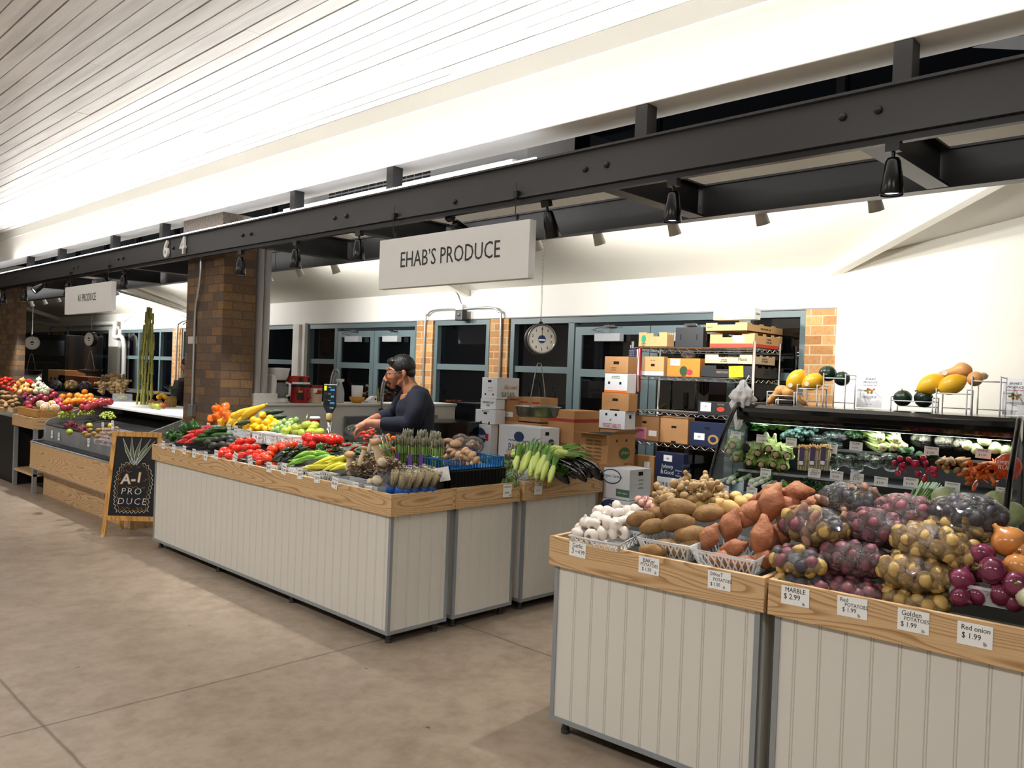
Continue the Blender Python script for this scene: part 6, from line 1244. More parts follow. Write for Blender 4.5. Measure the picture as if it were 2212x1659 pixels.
# standing notices
def notice(u0, u1, v0, v1, lab):
    a = fx(u0, v1, .80); b = fx(u1, v1, .80); w = (a-b).length; h = .235
    t = thing('paper_notice', lab, 'notice', ((a.x+b.x)/2, (a.y+b.y)/2, 1.472), FR, rot=(0, .10, FR))
    MB().box(-.001, .001, -w/2, w/2, 0, h).build('sheet', M('notice_paper', 'E9EAEE', .35), t)
    r = (PI/2, 0, -PI/2)
    text("EHAB'S", .022, M('print_black', '1A1A1C', .5), t, (-.0018, 0, h*.86), r, shear=.2); text('PRODUCE', .020, M('print_black', '1A1A1C', .5), t, (-.0018, 0, h*.76), r, shear=.2); text('WE ACCEPT EBT', .0125, M('print_red', 'C03040', .5), t, (-.0018, 0, h*.67), r, shear=.2)
    text('Customers paying with credit\ncard will incur a 4.0 % credit\ncard fee.', .0082, M('print_black', '1A1A1C', .5), t, (-.0018, 0, h*.30), r); text('VISA  PAY', .010, M('print_blue', '3050A0', .5), t, (-.0018, 0, h*.10), r)
    mb = MB(); q = random.Random(3)
    for k in range(16): mb.blob((-.0022, q.uniform(-.03, .03), h*.50+q.uniform(-.014, .018)*(1)), (.0006, .008, .007), 8, 5)
    mb.build('fruit_picture', M('picture_mix', 'C86A22', .5, col2='4E7A2E', nscale=60, lo=.45, hi=.55), t); return t
notice(1849, 1903, 806, 889, 'white notice on the canopy between the two squash stands')
notice(2164, 2216, 808, 897, 'white notice at the right edge of the picture')
# white carrier bags hanging at the fridge end
mb = tube_item('b', .36, [.008, .030, .062, .072, .060, .050, .040, .030, .022, .012], None, .02, 36, 9, .20, .55, 24, 1.0)
mb.v = [(v[2]*.7, v[1]*1.15+.10*(v[0]+.18), -v[0]) for v in mb.v]
o = mb.build('carrier_bags', M('white_bag', 'F4F4F6', .3), smooth=True); tag(o, 'bundle of white plastic carrier bags hanging at the shelf post', 'bags'); o.location = at(1604, 875, x=5.30)
MB().tube([(0, -.02, .17), (.02, -.03, .21), (.05, -.03, .19)], .006, 6).build('handle_loop', MATS['white_bag'], o, smooth=True)
# ================================================================ WIRE SHELVING AND CARTONS
KRAFT = M('kraft_card', 'A87A4C', .75, col2='B3865A', nscale=4, vary=.08); KRAFT2 = M('kraft_light', 'C29A68', .75); WCT = M('white_carton', 'DADDE2', .6); NAVY = M('navy_carton', '1C2646', .5); ORC = M('orange_carton', 'C97F2C', .6); BKC = M('black_carton', '26272A', .5); BEI = M('beige_carton', 'C9B391', .65)
HOLE = M('hole_black', '080808', .9)
PB_ = M('print_black', '1A1A1C', .5); PR_ = M('print_red', 'C03040', .5)
SX0, SX1, SY0, SY1 = 6.08, 6.53, 3.17, 4.37
t = thing('wire_shelving', 'chrome wire shelving unit loaded with produce cartons', 'shelving', (SX0, SY0, -.065))
for x in (SX0, SX1):
    for y in (SY0, SY1): MB().tube([(x, y, -.065), (x, y, 1.955)], .0125, 10).build('post', CHROME, t, world=True, smooth=True)
LV = (1.90, 1.645, 1.335, 1.06, .22)
for z in LV:
    mb = MB()
    for zz in (z, z-.03):
        for x in (SX0, SX1): mb.tube([(x, SY0, zz), (x, SY1, zz)], .0035, 5)
        for y in (SY0, SY1): mb.tube([(SX0, y, zz), (SX1, y, zz)], .0035, 5)
    for x in (SX0, SX1):
        n = 26; mb.tube([(x, SY0+(SY1-SY0)*k/n, z-.03*(k % 2)) for k in range(n+1)], .0028, 4)
    for y in (SY0, SY1): n = 10; mb.tube([(SX0+(SX1-SX0)*k/n, y, z-.03*(k % 2)) for k in range(n+1)], .0028, 4)
    for k in range(17): x = SX0+(SX1-SX0)*(k+.5)/17; mb.tube([(x, SY0, z), (x, SY1, z)], .002, 4)
    mb.build('wire_shelf', CHROME, t, world=True)
def carton(lab, X, u0, u1, v0, v1, u2, mat, ztop=None, zbot=None, marks=(), holes=(), depth=None, name='carton', openfl=False, xb=None, notch=False, down=None, grp=None):
    a = at(u0, (v0+v1)/2, x=X); b = at(u1, (v0+v1)/2, x=X); um = (u0+u1)/2; zt = ztop if ztop is not None else at(um, v0, x=X).z; z0 = zbot if zbot is not None else at(um, v1, x=X).z
    y0, y1 = b.y, a.y; x1 = X+depth if depth else at(u2, (v0+v1)/2, y=y0).x
    t = thing(name, lab, 'box', (X, y0, z0), group=grp); w, d, h = y1-y0, x1-X, zt-z0
    if notch:
        m = MB().box(0, d, 0, w, 0, .006); 
        for (p0, p1, q0, q1, ax) in ((0, .005, 0, w, 'y'), (d-.005, d, 0, w, 'y'), (.005, d-.005, 0, .005, 'x'), (.005, d-.005, w-.005, w, 'x')):
            if ax == 'y': m.box(p0, p1, q0, q0+w*.28, 0, h); m.box(p0, p1, q0+w*.28, q0+w*.72, 0, h*.72); m.box(p0, p1, q0+w*.72, q1, 0, h)
            else: m.box(p0, p1, q0, q1, 0, h*.86); [m.box(p0+(p1-p0)*f, p0+(p1-p0)*(f+.1), q0, q1, h*.86, h) for f in (0, .3, .6, .9)]
        m.build('carton_body', mat, t)
    else: MB().box(0, d, 0, w, 0, h).build('carton_body', mat, t, bevel=.003)
    for (face, fy, fz, fw, fh) in holes:
        mh = MB()
        if face == 'f': mh.box(-.001, .001, w*fy-fw/2, w*fy+fw/2, h*fz-fh/2, h*fz+fh/2)
        else: mh.box(d*fy-fw/2, d*fy+fw/2, -.001, .001, h*fz-fh/2, h*fz+fh/2)
        mh.build('hand_hole', HOLE, t, bevel=.0004)
    for im, mk in enumerate(marks):
        kind_, face = mk[0], mk[1]; eo = .0006*im
        if kind_ == 't':
            _, _, s, fy, fz, sz, m_ = mk[:7]; sx_ = mk[7] if len(mk) > 7 else .85
            if face == 'f': text(s, sz, m_, t, (-.0018-eo, w*fy, h*fz), (PI/2, 0, -PI/2), sx=sx_)
            else: text(s, sz, m_, t, (d*fy, -.0018-eo, h*fz), (PI/2, 0, 0), sx=sx_)
        else:
            _, _, fy, fz, fw, fh, m_ = mk
            mb = MB()
            if kind_ == 'r':
                if face == 'f': mb.box(-.0012-eo, .001, w*fy-w*fw/2, w*fy+w*fw/2, h*fz-h*fh/2, h*fz+h*fh/2)
                else: mb.box(d*fy-d*fw/2, d*fy+d*fw/2, -.0012-eo, .001, h*fz-h*fh/2, h*fz+h*fh/2)
            else:
                T_ = (Matrix.Translation((-.0008-eo, w*fy, h*fz)) @ Matrix.Rotation(-PI/2, 4, 'Y')) if face == 'f' else (Matrix.Translation((d*fy, -.0008-eo, h*fz)) @ Matrix.Rotation(PI/2, 4, 'X'))
                D_ = Matrix.Diagonal((h*fh/2, w*fw/2, 1, 1)) if face == 'f' else Matrix.Diagonal((d*fw/2, h*fh/2, 1, 1))
                mb.lathe([(0, 0), (1, 0), (1, .0012), (0, .0012)], 24, T_ @ D_)
            mb.build('printed_patch', m_, t)
    if openfl:
        MB().box(-.14, .0, 0.01, w-.01, h-.002, h+.002, Matrix.Rotation(.12, 4, 'Y')).build('flap', mat, t); MB().add([(0, 0, h), (d, 0, h), (d+.03, -.05, h+.045), (.05, -.04, h+.035)], [(0, 1, 2, 3)]).build('flap', mat, t)
        MB().box(.004, d-.004, .004, w-.004, h+.0005, h+.001).build('inside', HOLE, t)
    return t
R1 = SX0+.02
carton('light brown tray carton with a green logo at the left of the top shelf', R1, 1380, 1441, 718, 744, 1456, KRAFT2, zbot=1.905, notch=True, marks=(('o', 'f', .82, .55, .16, .55, M('teal_print', '2E8A6A', .5)), ('t', 'f', 'GARDEN\nQUEEN', .82, .18, .014, PB_)))
carton('black plastic crate carton on the top shelf', R1, 1459, 1519, 707, 743, 1527, BKC, zbot=1.905, holes=(('f', .22, .5, .008, .05), ('f', .8, .5, .008, .05)))
carton('open carton printed with red tomatoes at the right of the top shelf', R1, 1534, 1630, 720, 744, 1690, KRAFT2, zbot=1.905, notch=True, marks=(('r', 'f', .35, .6, .26, .5, PAPER), ('r', 'f', .5, .14, 1, .26, M('tom_print', 'C03A22', .5)), ('r', 's', .5, .14, 1, .24, M('tom_print', 'C03A22', .5)), ('t', 's', 'Tomatoes\non the vine', .5, .55, .024, PB_), ('t', 'f', '||||||', .35, .6, .02, PB_)))
carton('flat brown tray stacked on the tomato carton', R1-.05, 1525, 1614, 697, 716, 1700, KRAFT2, zbot=2.035, notch=True, marks=(('t', 's', 'INSISTE FLAVOR   6 LB', .45, .45, .022, PB_), ('t', 'f', 'GRAPE CROP', .9, .5, .010, PB_)))
carton('white carton with leaf print at the very top of the pile', R1, 1541, 1630, 666, 692, 1643, M('white_carton_b', 'E6E8E6', .5), zbot=2.135, marks=(('t', 'f', '||||||', .45, .5, .022, PB_), ('t', 'f', 'POMME', .82, .8, .012, PB_), ('r', 'f', .85, .15, .25, .2, M('lime_print', 'A9CB6A', .5)), ('r', 'f', .15, .15, .2, .2, M('lime_print', 'A9CB6A', .5)), ('t', 's', 'Green', .5, .5, .03, PB_)))
carton('brown carton with white panel at the left of the second shelf', R1, 1387, 1434, 770, 807, 1442, KRAFT2, zbot=1.65, holes=(('f', .5, .55, .04, .022),), marks=(('r', 'f', .5, .12, 1, .2, WCT), ('t', 'f', '===  ====', .5, .8, .014, PB_)))
carton('orange carton printed with cucumbers on the second shelf', R1, 1441, 1512, 774, 808, 1523, ORC, zbot=1.65, marks=(('r', 'f', .75, .78, .3, .35, PAPER), ('t', 'f', '|||||', .75, .78, .02, PB_), ('o', 'f', .48, .3, .24, .55, M('cuke_print', '2D4A2A', .5)), ('o', 'f', .30, .25, .18, .3, PR_)))
film_bag('crumpled clear bag on top of the orange carton', at(1487, 766, x=R1+.1), (.05, .07, .03), (0, 0, 0), 120)
carton('dark carton reading BEEFSTEAK with a yellow note', R1, 1515, 1632, 790, 815, 1678, BKC, zbot=1.65, notch=True, marks=(('t', 'f', 'BEEFSTEAK', .6, .45, .026, M('print_tan', 'A89078', .6)), ('t', 's', 'TOMATO\nBEEFSTEAK', .5, .5, .022, PB_)))
carton('beige tray carton reading Mucci on top of the dark one', R1, 1523, 1628, 766, 790, 1674, BEI, zbot=1.765, notch=True, marks=(('t', 'f', 'Mucci', .22, .5, .040, PB_), ('t', 'f', 'TOMATES\nEN GRAPPE', .6, .35, .014, PB_), ('r', 'f', .82, .68, .2, .5, PAPER), ('t', 's', 'TOMATOES\nON THE VINE', .5, .5, .02, PB_)))
p = at(1590, 803, x=R1-.006); o = card(p, [('Lgr beans', 0, .022, .016), ('3 lgr dn', -.01, 0, .016), ('6 lbs', .01, -.022, .016)], 'bright yellow handwritten note on the dark carton', .13, .095, 0, .06); o.data = o.data.copy(); o.data.materials[0] = M('note_yellow', 'E8F01E', .5); o.name = 'yellow_note'
carton('low black carton reading BEEFSTEAK alone on the third shelf', R1, 1508, 1585, 868, 890, 1596, BKC, zbot=1.34, marks=(('r', 'f', .78, .55, .3, .7, PAPER), ('t', 'f', '||||||', .78, .6, .02, PB_), ('t', 'f', 'BEEFSTEAK', .35, .8, .016, M('print_tan', 'A89078', .6)), ('o', 'f', .35, .42, .22, .4, M('tom_print', 'C03A22', .5))))
carton('brown carton with a pink label on the lower shelf', R1, 1367, 1423, 897, 944, 1428, KRAFT, zbot=1.065, holes=(('f', .55, .72, .045, .022),), marks=(('r', 'f', .72, .28, .5, .45, M('pink_label', 'E58CB4', .5)), ('t', 'f', '10670802', .72, .38, .026, PB_), ('r', 'f', .22, .3, .3, .22, PAPER)))
carton('plain brown carton in the middle of the lower shelf', R1, 1426, 1486, 901, 955, 1500, KRAFT, zbot=1.065, holes=(('f', .5, .62, .05, .02), ('f', .5, .04, .05, .02)))
carton('dark blue carton with a white label on the lower shelf', R1, 1490, 1566, 912, 962, 1572, NAVY, zbot=1.065, holes=(('f', .5, .75, .05, .02),), marks=(('r', 'f', .72, .38, .3, .28, PAPER), ('t', 'f', '||||||', .72, .38, .02, PB_), ('o', 'f', .32, .3, .3, .4, M('gold_print', 'B08A50', .5)), ('o', 'f', .32, .3, .18, .24, NAVY)))
X2 = 5.98
carton('navy carton reading Johnny B Good standing low before the shelving', X2-.02, 1415, 1476, 978, 1034, 1515, NAVY, marks=(('r', 'f', .55, .78, .3, .24, PAPER), ('t', 'f', '||||||', .55, .78, .02, PB_), ('t', 'f', 'Johnny\nB.Good', .55, .35, .05, WCT), ('t', 'f', 'Product\nof\nMexico', .15, .25, .022, WCT), ('t', 's', 'Johnny\nB.Good', .5, .45, .05, M('print_dim', '6A7080', .6))), depth=.08)
carton('white carton reading 1 1/9 B under the navy one', X2-.03, 1418, 1500, 1034, 1085, 1530, WCT, marks=(('t', 'f', '1 1/9 B', .86, .82, .05, PB_),), depth=.1, zbot=.445)
carton('brown carton half hidden behind the white organic carton', X2-.02, 1368, 1412, 984, 1060, 1414, KRAFT, marks=(('r', 'f', .35, .85, .25, .1, PAPER),), depth=.08, zbot=.445)
# tower left of the shelving
X3 = 5.70
carton('brown carton with a black hand hole at the top of the tower', X3, 1306, 1357, 770, 806, 1363, KRAFT, holes=(('f', .5, .62, .06, .025),), marks=(('t', 'f', '======\n======', .6, .25, .018, M('print_dk', '4A3626', .7)),), depth=.13)
carton('white carton with an orange stripe in the tower', X3, 1306, 1355, 807, 848, 1362, WCT, holes=(('f', .8, .5, .022, .022), ('f', .3, .5, .022, .022)), marks=(('r', 'f', .5, .06, 1, .12, M('orange_print', 'E0701E', .5)), ('t', 'f', 'your essential for\nyour product good!', .5, .82, .014, M('print_green', '5A8A3A', .5))), depth=.13)
carton('plain brown carton in the tower above the VEGETABLES box', X3-.02, 1300, 1358, 849, 887, 1364, KRAFT, holes=(('f', .5, .62, .06, .022), ('f', .5, .03, .1, .014)), depth=.13)
carton('white carton reading VEGETABLES in red', X3-.03, 1294, 1350, 887, 926, 1366, WCT, holes=(('f', .72, .78, .022, .022), ('f', .35, .78, .022, .022), ('s', .5, .7, .03, .03)), marks=(('t', 'f', 'VEGETABLES', .5, .16, .052, PR_, .68), ('t', 'f', '||||', .55, .5, .02, PB_)), depth=.15)
carton('brown carton under the VEGETABLES box, mostly hidden', X3-.02, 1294, 1350, 927, 985, 1366, KRAFT, depth=.15, zbot=.445)
X4 = 5.05
GRP = M('green_print', '5E5A34', .6)
def mk(rows): return tuple(('t', 'f', 'LIPMAN = PEPPERS', .5, .12+.13*i, .024, GRP, .78) for i in range(rows))
carton('open brown carton printed LIPMAN with raised flaps', X4, 1253, 1313, 938, 1000, 1370, KRAFT, marks=mk(6)+(('o', 's', .62, .35, .40, .42, M('lipman_green', '2C5A34', .5)), ('t', 's', 'LIPMAN', .62, .36, .035, KRAFT2)), holes=(('s', .32, .8, .02, .02), ('s', .68, .8, .02, .02)), openfl=True)
carton('white carton reading Organic Gardens with open flap', X4+.02, 1304, 1360, 1012, 1078, 1406, WCT, marks=(('o', 'f', .7, .72, .75, .5, M('print_navy', '2A3E66', .5)), ('o', 'f', .7, .72, .68, .42, WCT), ('t', 'f', 'Organic Gardens', .66, .74, .034, M('print_navy', '2A3E66', .5), .8), ('r', 'f', .25, .22, .5, .24, M('organic_green', '4A7258', .5)), ('t', 'f', '100% Organic', .25, .22, .02, WCT), ('t', 's', '=====\n====\n=====', .5, .5, .03, PB_)), holes=(('s', .5, .85, .06, .03),))
carton('white carton under the Organic Gardens carton', X4, 1300, 1360, 1080, 1150, 1406, WCT, marks=(('o', 'f', .7, .8, .7, .4, M('print_navy', '2A3E66', .5)),), zbot=.35)
# left stacks behind the corn
X5 = 5.75
carton('white carton with orange print on top of the left stack', X5, 1041, 1074, 815, 861, 1121, WCT, holes=(('f', .5, .82, .05, .022), ('f', .75, .2, .018, .018), ('f', .25, .2, .018, .018)), marks=(('t', 'f', 'o o o\no o o', .45, .45, .03, M('print_ochre', 'D2953A', .5)), ('t', 's', 'Almond', .62, .55, .07, M('print_ochre', 'D2953A', .5)), ('t', 's', '%&%&%', .5, .2, .07, M('print_dim2', '6A6E70', .5))))
carton('small white carton reading PRODUCE OF USA', X5, 1038, 1071, 861, 884, 1076, WCT, marks=(('t', 'f', 'PRODUCE OF\nUSA', .5, .5, .030, PB_),), depth=.13)
carton('grey-white carton with a hand hole, third in the left stack', X5-.03, 1027, 1070, 885, 915, 1076, WCT, holes=(('f', .5, .75, .05, .02), ('f', .7, .05, .02, .03), ('f', .3, .05, .02, .03)), marks=(('t', 'f', 'PRODUCE OF USA', .5, .9, .014, PB_),), depth=.14)
carton('white potato carton reading NONPAREIL', X5-.06, 1012, 1060, 916, 966, 1075, WCT, marks=(('o', 'f', .5, .58, .62, .62, M('print_navy', '2A3E66', .5)), ('r', 'f', .5, .58, .8, .24, PR_), ('t', 'f', 'NONPAREIL', .5, .58, .050, PAPER, .72), ('t', 'f', 'FANCY POTATOES', .5, .25, .016, PR_)), zbot=.80)
carton('large white apple carton reading PACIFIC', X5-.35, 1077, 1167, 921, 985, 1208, WCT, holes=(('s', .35, .85, .05, .03),), marks=(('t', 'f', 'PACIFIC', .5, .40, .105, M('print_navy', '2A3E66', .5), .72), ('o', 'f', .5, .72, .24, .28, M('print_navy', '2A3E66', .5)), ('r', 'f', .5, .60, .5, .035, WCT), ('t', 'f', '~~~~~~', .5, .62, .09, M('print_navy', '2A3E66', .5)), ('r', 'f', .48, .14, .7, .12, M('print_navy', '2A3E66', .5)), ('t', 's', 'PACIFIC', .55, .42, .055, M('print_navy', '2A3E66', .5), .7), ('o', 's', .55, .62, .3, .16, M('print_navy', '2A3E66', .5))), zbot=.80)
RS = M('print_brick', '9A3226', .6)
carton('brown pepper carton with a red band, left of the scale pan', X5+.15, 1074, 1120, 857, 911, 1122, KRAFT, marks=(('r', 'f', .5, .90, .9, .07, RS), ('t', 'f', 'PEPPERS', .5, .90, .02, KRAFT2), ('r', 'f', .5, .3, .5, .2, PAPER), ('t', 'f', '||||', .5, .3, .02, PB_)), depth=.25)
carton('brown pepper carton with a red band, behind the scale rods', X5+.15, 1121, 1168, 858, 911, 1171, KRAFT, marks=(('r', 'f', .5, .78, .9, .07, RS), ('t', 'f', 'PEPPERS', .5, .78, .02, KRAFT2)), depth=.25)
carton('brown carton under the two pepper cartons', X5+.12, 1074, 1168, 912, 960, 1172, KRAFT, depth=.28, zbot=.80, marks=(('t', 'f', '= = =', .2, .5, .05, GRP),))
carton('big brown PRIME TIME pepper carton right of the scale pan', X5-.05, 1184, 1240, 886, 945, 1295, KRAFT, marks=(('r', 'f', .5, .82, 1, .06, RS), ('r', 's', .5, .82, 1, .06, RS), ('o', 'f', .8, .35, .3, .35, M('orange_print', 'E0701E', .5)), ('t', 'f', 'PRIME\nTIME', .38, .35, .032, GRP), ('t', 's', 'PRIME TIME', .5, .35, .05, GRP)), zbot=.80)
tag(MB().box(5.30, 6.3, 4.3, 7.0, .745, .79).build('work_table', M('steel_table', '8B8D90', .35, metal=.7), bevel=.004), 'low steel table under the stacked cartons', 'table')
tag(MB().box(5.0, 5.42, 3.05, 4.1, .30, .345).build('floor_platform', BKC), 'dark platform under the open cartons', 'platform')
tag(MB().box(5.6, 6.06, 3.15, 5.0, -.065, .44).build('floor_platform', BKC), 'dark plinth under the carton tower and the navy carton', 'platform')
tag(MB().tube(smoothpath([(4.9, 4.1, .80), (5.1, 4.2, .86), (5.3, 4.4, .86)], 4), .02, 6).build('dark_cloth', MBK), 'dark cloth between corn and cartons', 'cloth')
# flag on the shelving post
t = thing('american_flag', 'small American flag hanging on the left shelf post', 'flag', (SX0-.03, SY1+.03, 1.40))
fy = at(1371, 800, x=SX0-.04).y; z0, z1_ = at(1370, 853, x=SX0-.04).z, at(1373, 752, x=SX0-.04).z; wd = .13
def cloth(y0, y1, za, zb, m_, nm):
    mb = MB(); n = 8; vs = []
    for j in range(n+1):
        z = za+(zb-za)*j/n
        for k in range(5):
            y = y0+(y1-y0)*k/4; vs.append((SX0-.04+.012*math.sin((y-fy)*60+z*8), y, z))
    mb.add(vs, [(j*5+k, j*5+k+1, (j+1)*5+k+1, (j+1)*5+k) for j in range(n) for k in range(4)]); return mb.build(nm, m_, t, world=True, smooth=True)
RD, WH, BLF = M('flag_red', 'A02030', .6), M('flag_white', 'D8D4CC', .6), M('flag_blue', '1C2448', .6)
for k in range(9): y = fy-.065+.13*k/9; cloth(y, y+.13/9, z0+.01*abs(k-4), z1_-.03*(k/9) if k < 4 else z0+(z1_-z0)*.62, (RD, WH)[k % 2], 'stripe')
cloth(fy, fy+.065, z0+(z1_-z0)*.62, z1_, BLF, 'star_field')
mb = MB()
for j in range(7):
    for k in range(4): yy = fy+.008+.015*k; zz = z0+(z1_-z0)*(.66+.045*j); mb.box(SX0-.058, SX0-.054, yy, yy+.005, zz, zz+.006)
mb.build('stars', WH, t, world=True)
MB().tube([(SX0-.02, fy+.07, z1_-.3), (SX0-.02, fy+.07, z1_+.03)], .004, 6).build('stick', KRAFT2, t, world=True)
# ---------------------------------------------------------------- hanging scales
def hang_scale(name, lab, x, u, vc, r, vtop, zc=None, face=-.5, vpan=None, rp=.15, pan='pan'):
    c = at(u, vc, x=x); t = thing('hanging_scale', lab, 'scale', (c.x, c.y, c.z), face)
    BR_ = M('scale_brown', '2A2220', .35, metal=.3)
    T_ = Matrix.Rotation(-PI/2, 4, 'Y')
    MB().lathe([(r*.2, -r*.42), (r*.93, -r*.40), (r, -r*.34), (r, r*.28), (r*.95, r*.34)], 32, T_).build('housing', BR_, t, smooth=True)
    MB().lathe([(r*.98, r*.30), (r*.98, r*.37), (r*.90, r*.38), (r*.87, r*.34)], 32, T_, caps=False).build('bezel', M('scale_steel', '8E8A86', .3, metal=.8), t, smooth=True)
    MB().lathe([(0, r*.345), (r*.88, r*.345)], 32, T_, caps=False).build('dial', M('dial_face', 'C9C6BA', .5), t)
    for k in range(10):
        a = 2*PI*k/10; text(str(k), r*.26, PB_, t, (-r*.352, -math.sin(-a)*r*.66, math.cos(a)*r*.66), (PI/2, 0, -PI/2))
    mb = MB()
    for k in range(50): a = 2*PI*k/50; mb.box(-r*.350, -r*.347, -r*.006, r*.006, r*.78, r*(.86 if k % 5 else .90), Matrix.Rotation(a, 4, 'X'))
    mb.build('tick_marks', PB_, t); MB().lathe([(0, r*.348), (r*.26, r*.348), (r*.26, r*.356), (0, r*.356)], 24, T_).build('badge', M('badge_blue', '2A3A6A', .4), t); MB().box(-r*.36, -r*.355, -r*.22, r*.22, -r*.10, .0).build('badge_band', PAPER, t)
    MB().box(-r*.366, -r*.360, -r*.012, r*.012, 0, r*.72).build('needle', PB_, t)
    MB().box(-.012, .012, -.012, .012, r*.97, r*1.12).tube([(.0+.012*math.cos(q), 0, r*1.2+.014*math.sin(q)) for q in [k*PI/6 for k in range(12)]], .0025, 5, True).build('top_ring', BLACK, t)
    # chain
    zt = vtop+.0-c.z; z = r*1.2; k = 0; mb = MB(); L_ = .026
    while z < zt:
        pts = [(.006*math.cos(q), 0, .014*math.sin(q)) for q in [j*PI/5 for j in range(10)]]; mb.tube(pts, .0018, 4, True, Matrix.Translation((0, 0, z)) @ Matrix.Rotation(PI/2*(k % 2)+.4, 4, 'Z')); z += L_; k += 1
    mb.build('chain', CHROME, t)
    if vpan:
        zp = at(u, vpan, x=x).z-c.z; zh = -r*1.55
        MB().tube([(0, 0, -r), (0, 0, -r*1.2), (.01, 0, -r*1.3), (0, 0, -r*1.4), (-.008, 0, -r*1.3)], .004, 6).tube([(0, 0, -r*1.38), (0, 0, zh)], .0025, 5).build('hook', STEELB, t)
        for sg in (-1, 1): MB().tube(smoothpath([(0, 0, zh), (0, sg*.02, zh-.03), (0, sg*rp*.34, zp+.06), (0, sg*rp*.36, zp)], 5), .0035, 6).build('bail_rod', M('scale_steel', '8E8A86', .3, metal=.8), t, smooth=True)
        if pan == 'pan': pr_ = [(0, -.075), (rp*.82, -.075), (rp*.90, -.06), (rp*.96, -.005), (rp*1.05, .0), (rp*1.05, .004), (rp*.94, .0), (rp*.88, -.055), (0, -.070)]; MB().lathe(pr_, 36).build('pan', M('pan_steel', '6E6E70', .28, metal=.9, col2='8E8C88', nscale=9), t, smooth=True)
        else:
            mb = MB(); vs = []
            for j in range(9):
                y = -rp+2*rp*j/8
                for k in range(7): a = -1+2*k/6; vs.append((a*.11*(1 if j > 1 else .5), y+.0, -.055*(1-a*a)*(1 if 0 < j < 8 else .3)+.02*(abs(j-4)/4)**2))
            mb.add(vs, [(j*7+k, j*7+k+1, (j+1)*7+k+1, (j+1)*7+k) for j in range(8) for k in range(6)]); o = mb.build('scoop', M('scoop_steel', '5A4640', .35, metal=.7), t, smooth=True); o.location = (0, 0, zp); sm = o.modifiers.new('s', 'SOLIDIFY'); sm.thickness = .002
        o = [q for q in t.children if q.name.startswith('pan')]
        if o: o[0].location = (0, 0, zp)
    return t
hang_scale('s', 'round dial scale on a chain with a big steel pan', 4.475, 1167, 733, .115, 2.62, face=1.05, vpan=879, rp=.17)
hang_scale('s', 'side-on dial scale with a copper scoop in the farther stall', 4.475, 197, 733, .112, 2.62, face=.30, vpan=800, rp=.26, pan='scoop')
hang_scale('s', 'dial scale facing the aisle at the far left', 4.475, 69, 741, .125, 2.62, face=1.36, vpan=800, rp=.18)
# ================================================================ LEDGE BEHIND THE COUNTER
LY = 7.30
OFFW = M('ledge_paint', 'C9C8C2', .5)
tag(MB().box(3.87, 6.52, LY-.06, LY+.28, -.065, 1.215).box(3.86, 6.53, LY-.08, LY+.30, 1.215, 1.24).build('half_wall', OFFW, bevel=.004), 'off-white half wall ledge holding the coffee maker and cans', 'half wall')
tag(MB().box(3.86, 4.16, LY-.06, LY+.2, 1.242, 1.335).build('ledge_box', M('ledge_box', 'D2D1CB', .5), bevel=.006), 'low off-white box at the left end of the ledge', 'box')
def lq(u, v): p = at(u, v, y=LY+.05); return p.x, p.z
ZL = 1.242
def onl(name, lab, cat, u): return thing(name, lab, cat, (lq(u, 864)[0], LY+.06, ZL))
WP2 = M('appliance_white', 'D9D9D8', .35); GLS = M('carafe_glass', 'A0A4A4', .06, alpha=.35, spec=.8); CRED = M('can_red', '9A1018', .3, coat=.3)
# coffee maker
t = onl('coffee_maker', 'white drip coffee maker with a glass carafe on the ledge', 'coffee maker', 601); w = abs(lq(625, 864)[0]-lq(577, 864)[0])/2*.86
MB().lathe([(w*.95, 0), (w, .01), (w*.98, .035), (w*.85, .045), (0, .045)], 24).build('base', WP2, t, smooth=True)
MB().box(-w, -w*.45, -.06, .09, .01, .28).build('tower', WP2, t, bevel=.012)
MB().lathe([(0, .225), (w*.7, .225), (w*.85, .25), (w*1.02, .335), (w*1.05, .345), (0, .35)], 24).build('filter_basket', WP2, t, smooth=True)
MB().lathe([(0, .05), (w*.72, .05), (w*.82, .09), (w*.75, .15), (w*.5, .19), (w*.52, .2)], 20, Matrix.Translation((w*.12, -.02, 0)), caps=False).build('carafe', GLS, t, smooth=True)
MB().tube([(w*.3, -.10, .20), (w*.35, -.16, .19), (w*.35, -.16, .08), (w*.3, -.12, .07)], .013, 8).build('handle', WP2, t, smooth=True)
# cans
def can(lab, u0, u1, v0, col, lid, nm, decals):
    x0, x1 = lq(u0, 864)[0], lq(u1, 864)[0]; z1 = lq((u0+u1)/2, v0)[1]; r = (x1-x0)/2*.97; h = z1-ZL
    t = thing(nm, lab, 'can', ((x0+x1)/2, LY+.02, ZL)); MB().lathe([(r*.97, 0), (r, .01), (r, h*.86), (0, h*.86)], 28).build('can_body', col, t, smooth=False); MB().lathe([(r*1.03, h*.86), (r*1.03, h), (0, h)], 28).build('lid', lid, t)
    for (a, z, ww, hh, m_) in decals:
        mb = MB(); vs = []
        for k in range(6): q = -PI/2+a+ww*(k/5-.5); vs += [(r*1.01*math.cos(q), r*1.01*math.sin(q), h*(z-hh/2)), (r*1.01*math.cos(q), r*1.01*math.sin(q), h*(z+hh/2))]
        mb.add(vs, [(2*k, 2*k+2, 2*k+3, 2*k+1) for k in range(5)]).build('label_patch', m_, t)
    return t, r, h
t, r, h = can('red coffee can with a black lid on the ledge', 625, 661, 830, CRED, BLACK, 'coffee_can', ((-.45, .42, .8, .55, M('can_label', '2A1612', .5)), (-.45, .62, .5, .12, M('can_gold', 'C79A4A', .5))))
MB().tube([(r*.5, -r*.9, h*.7), (r*.6, -r*1.2, h*.6), (r*.6, -r*1.2, h*.3), (r*.5, -r*.9, h*.2)], .008, 6).build('handle', CRED, t, smooth=True)
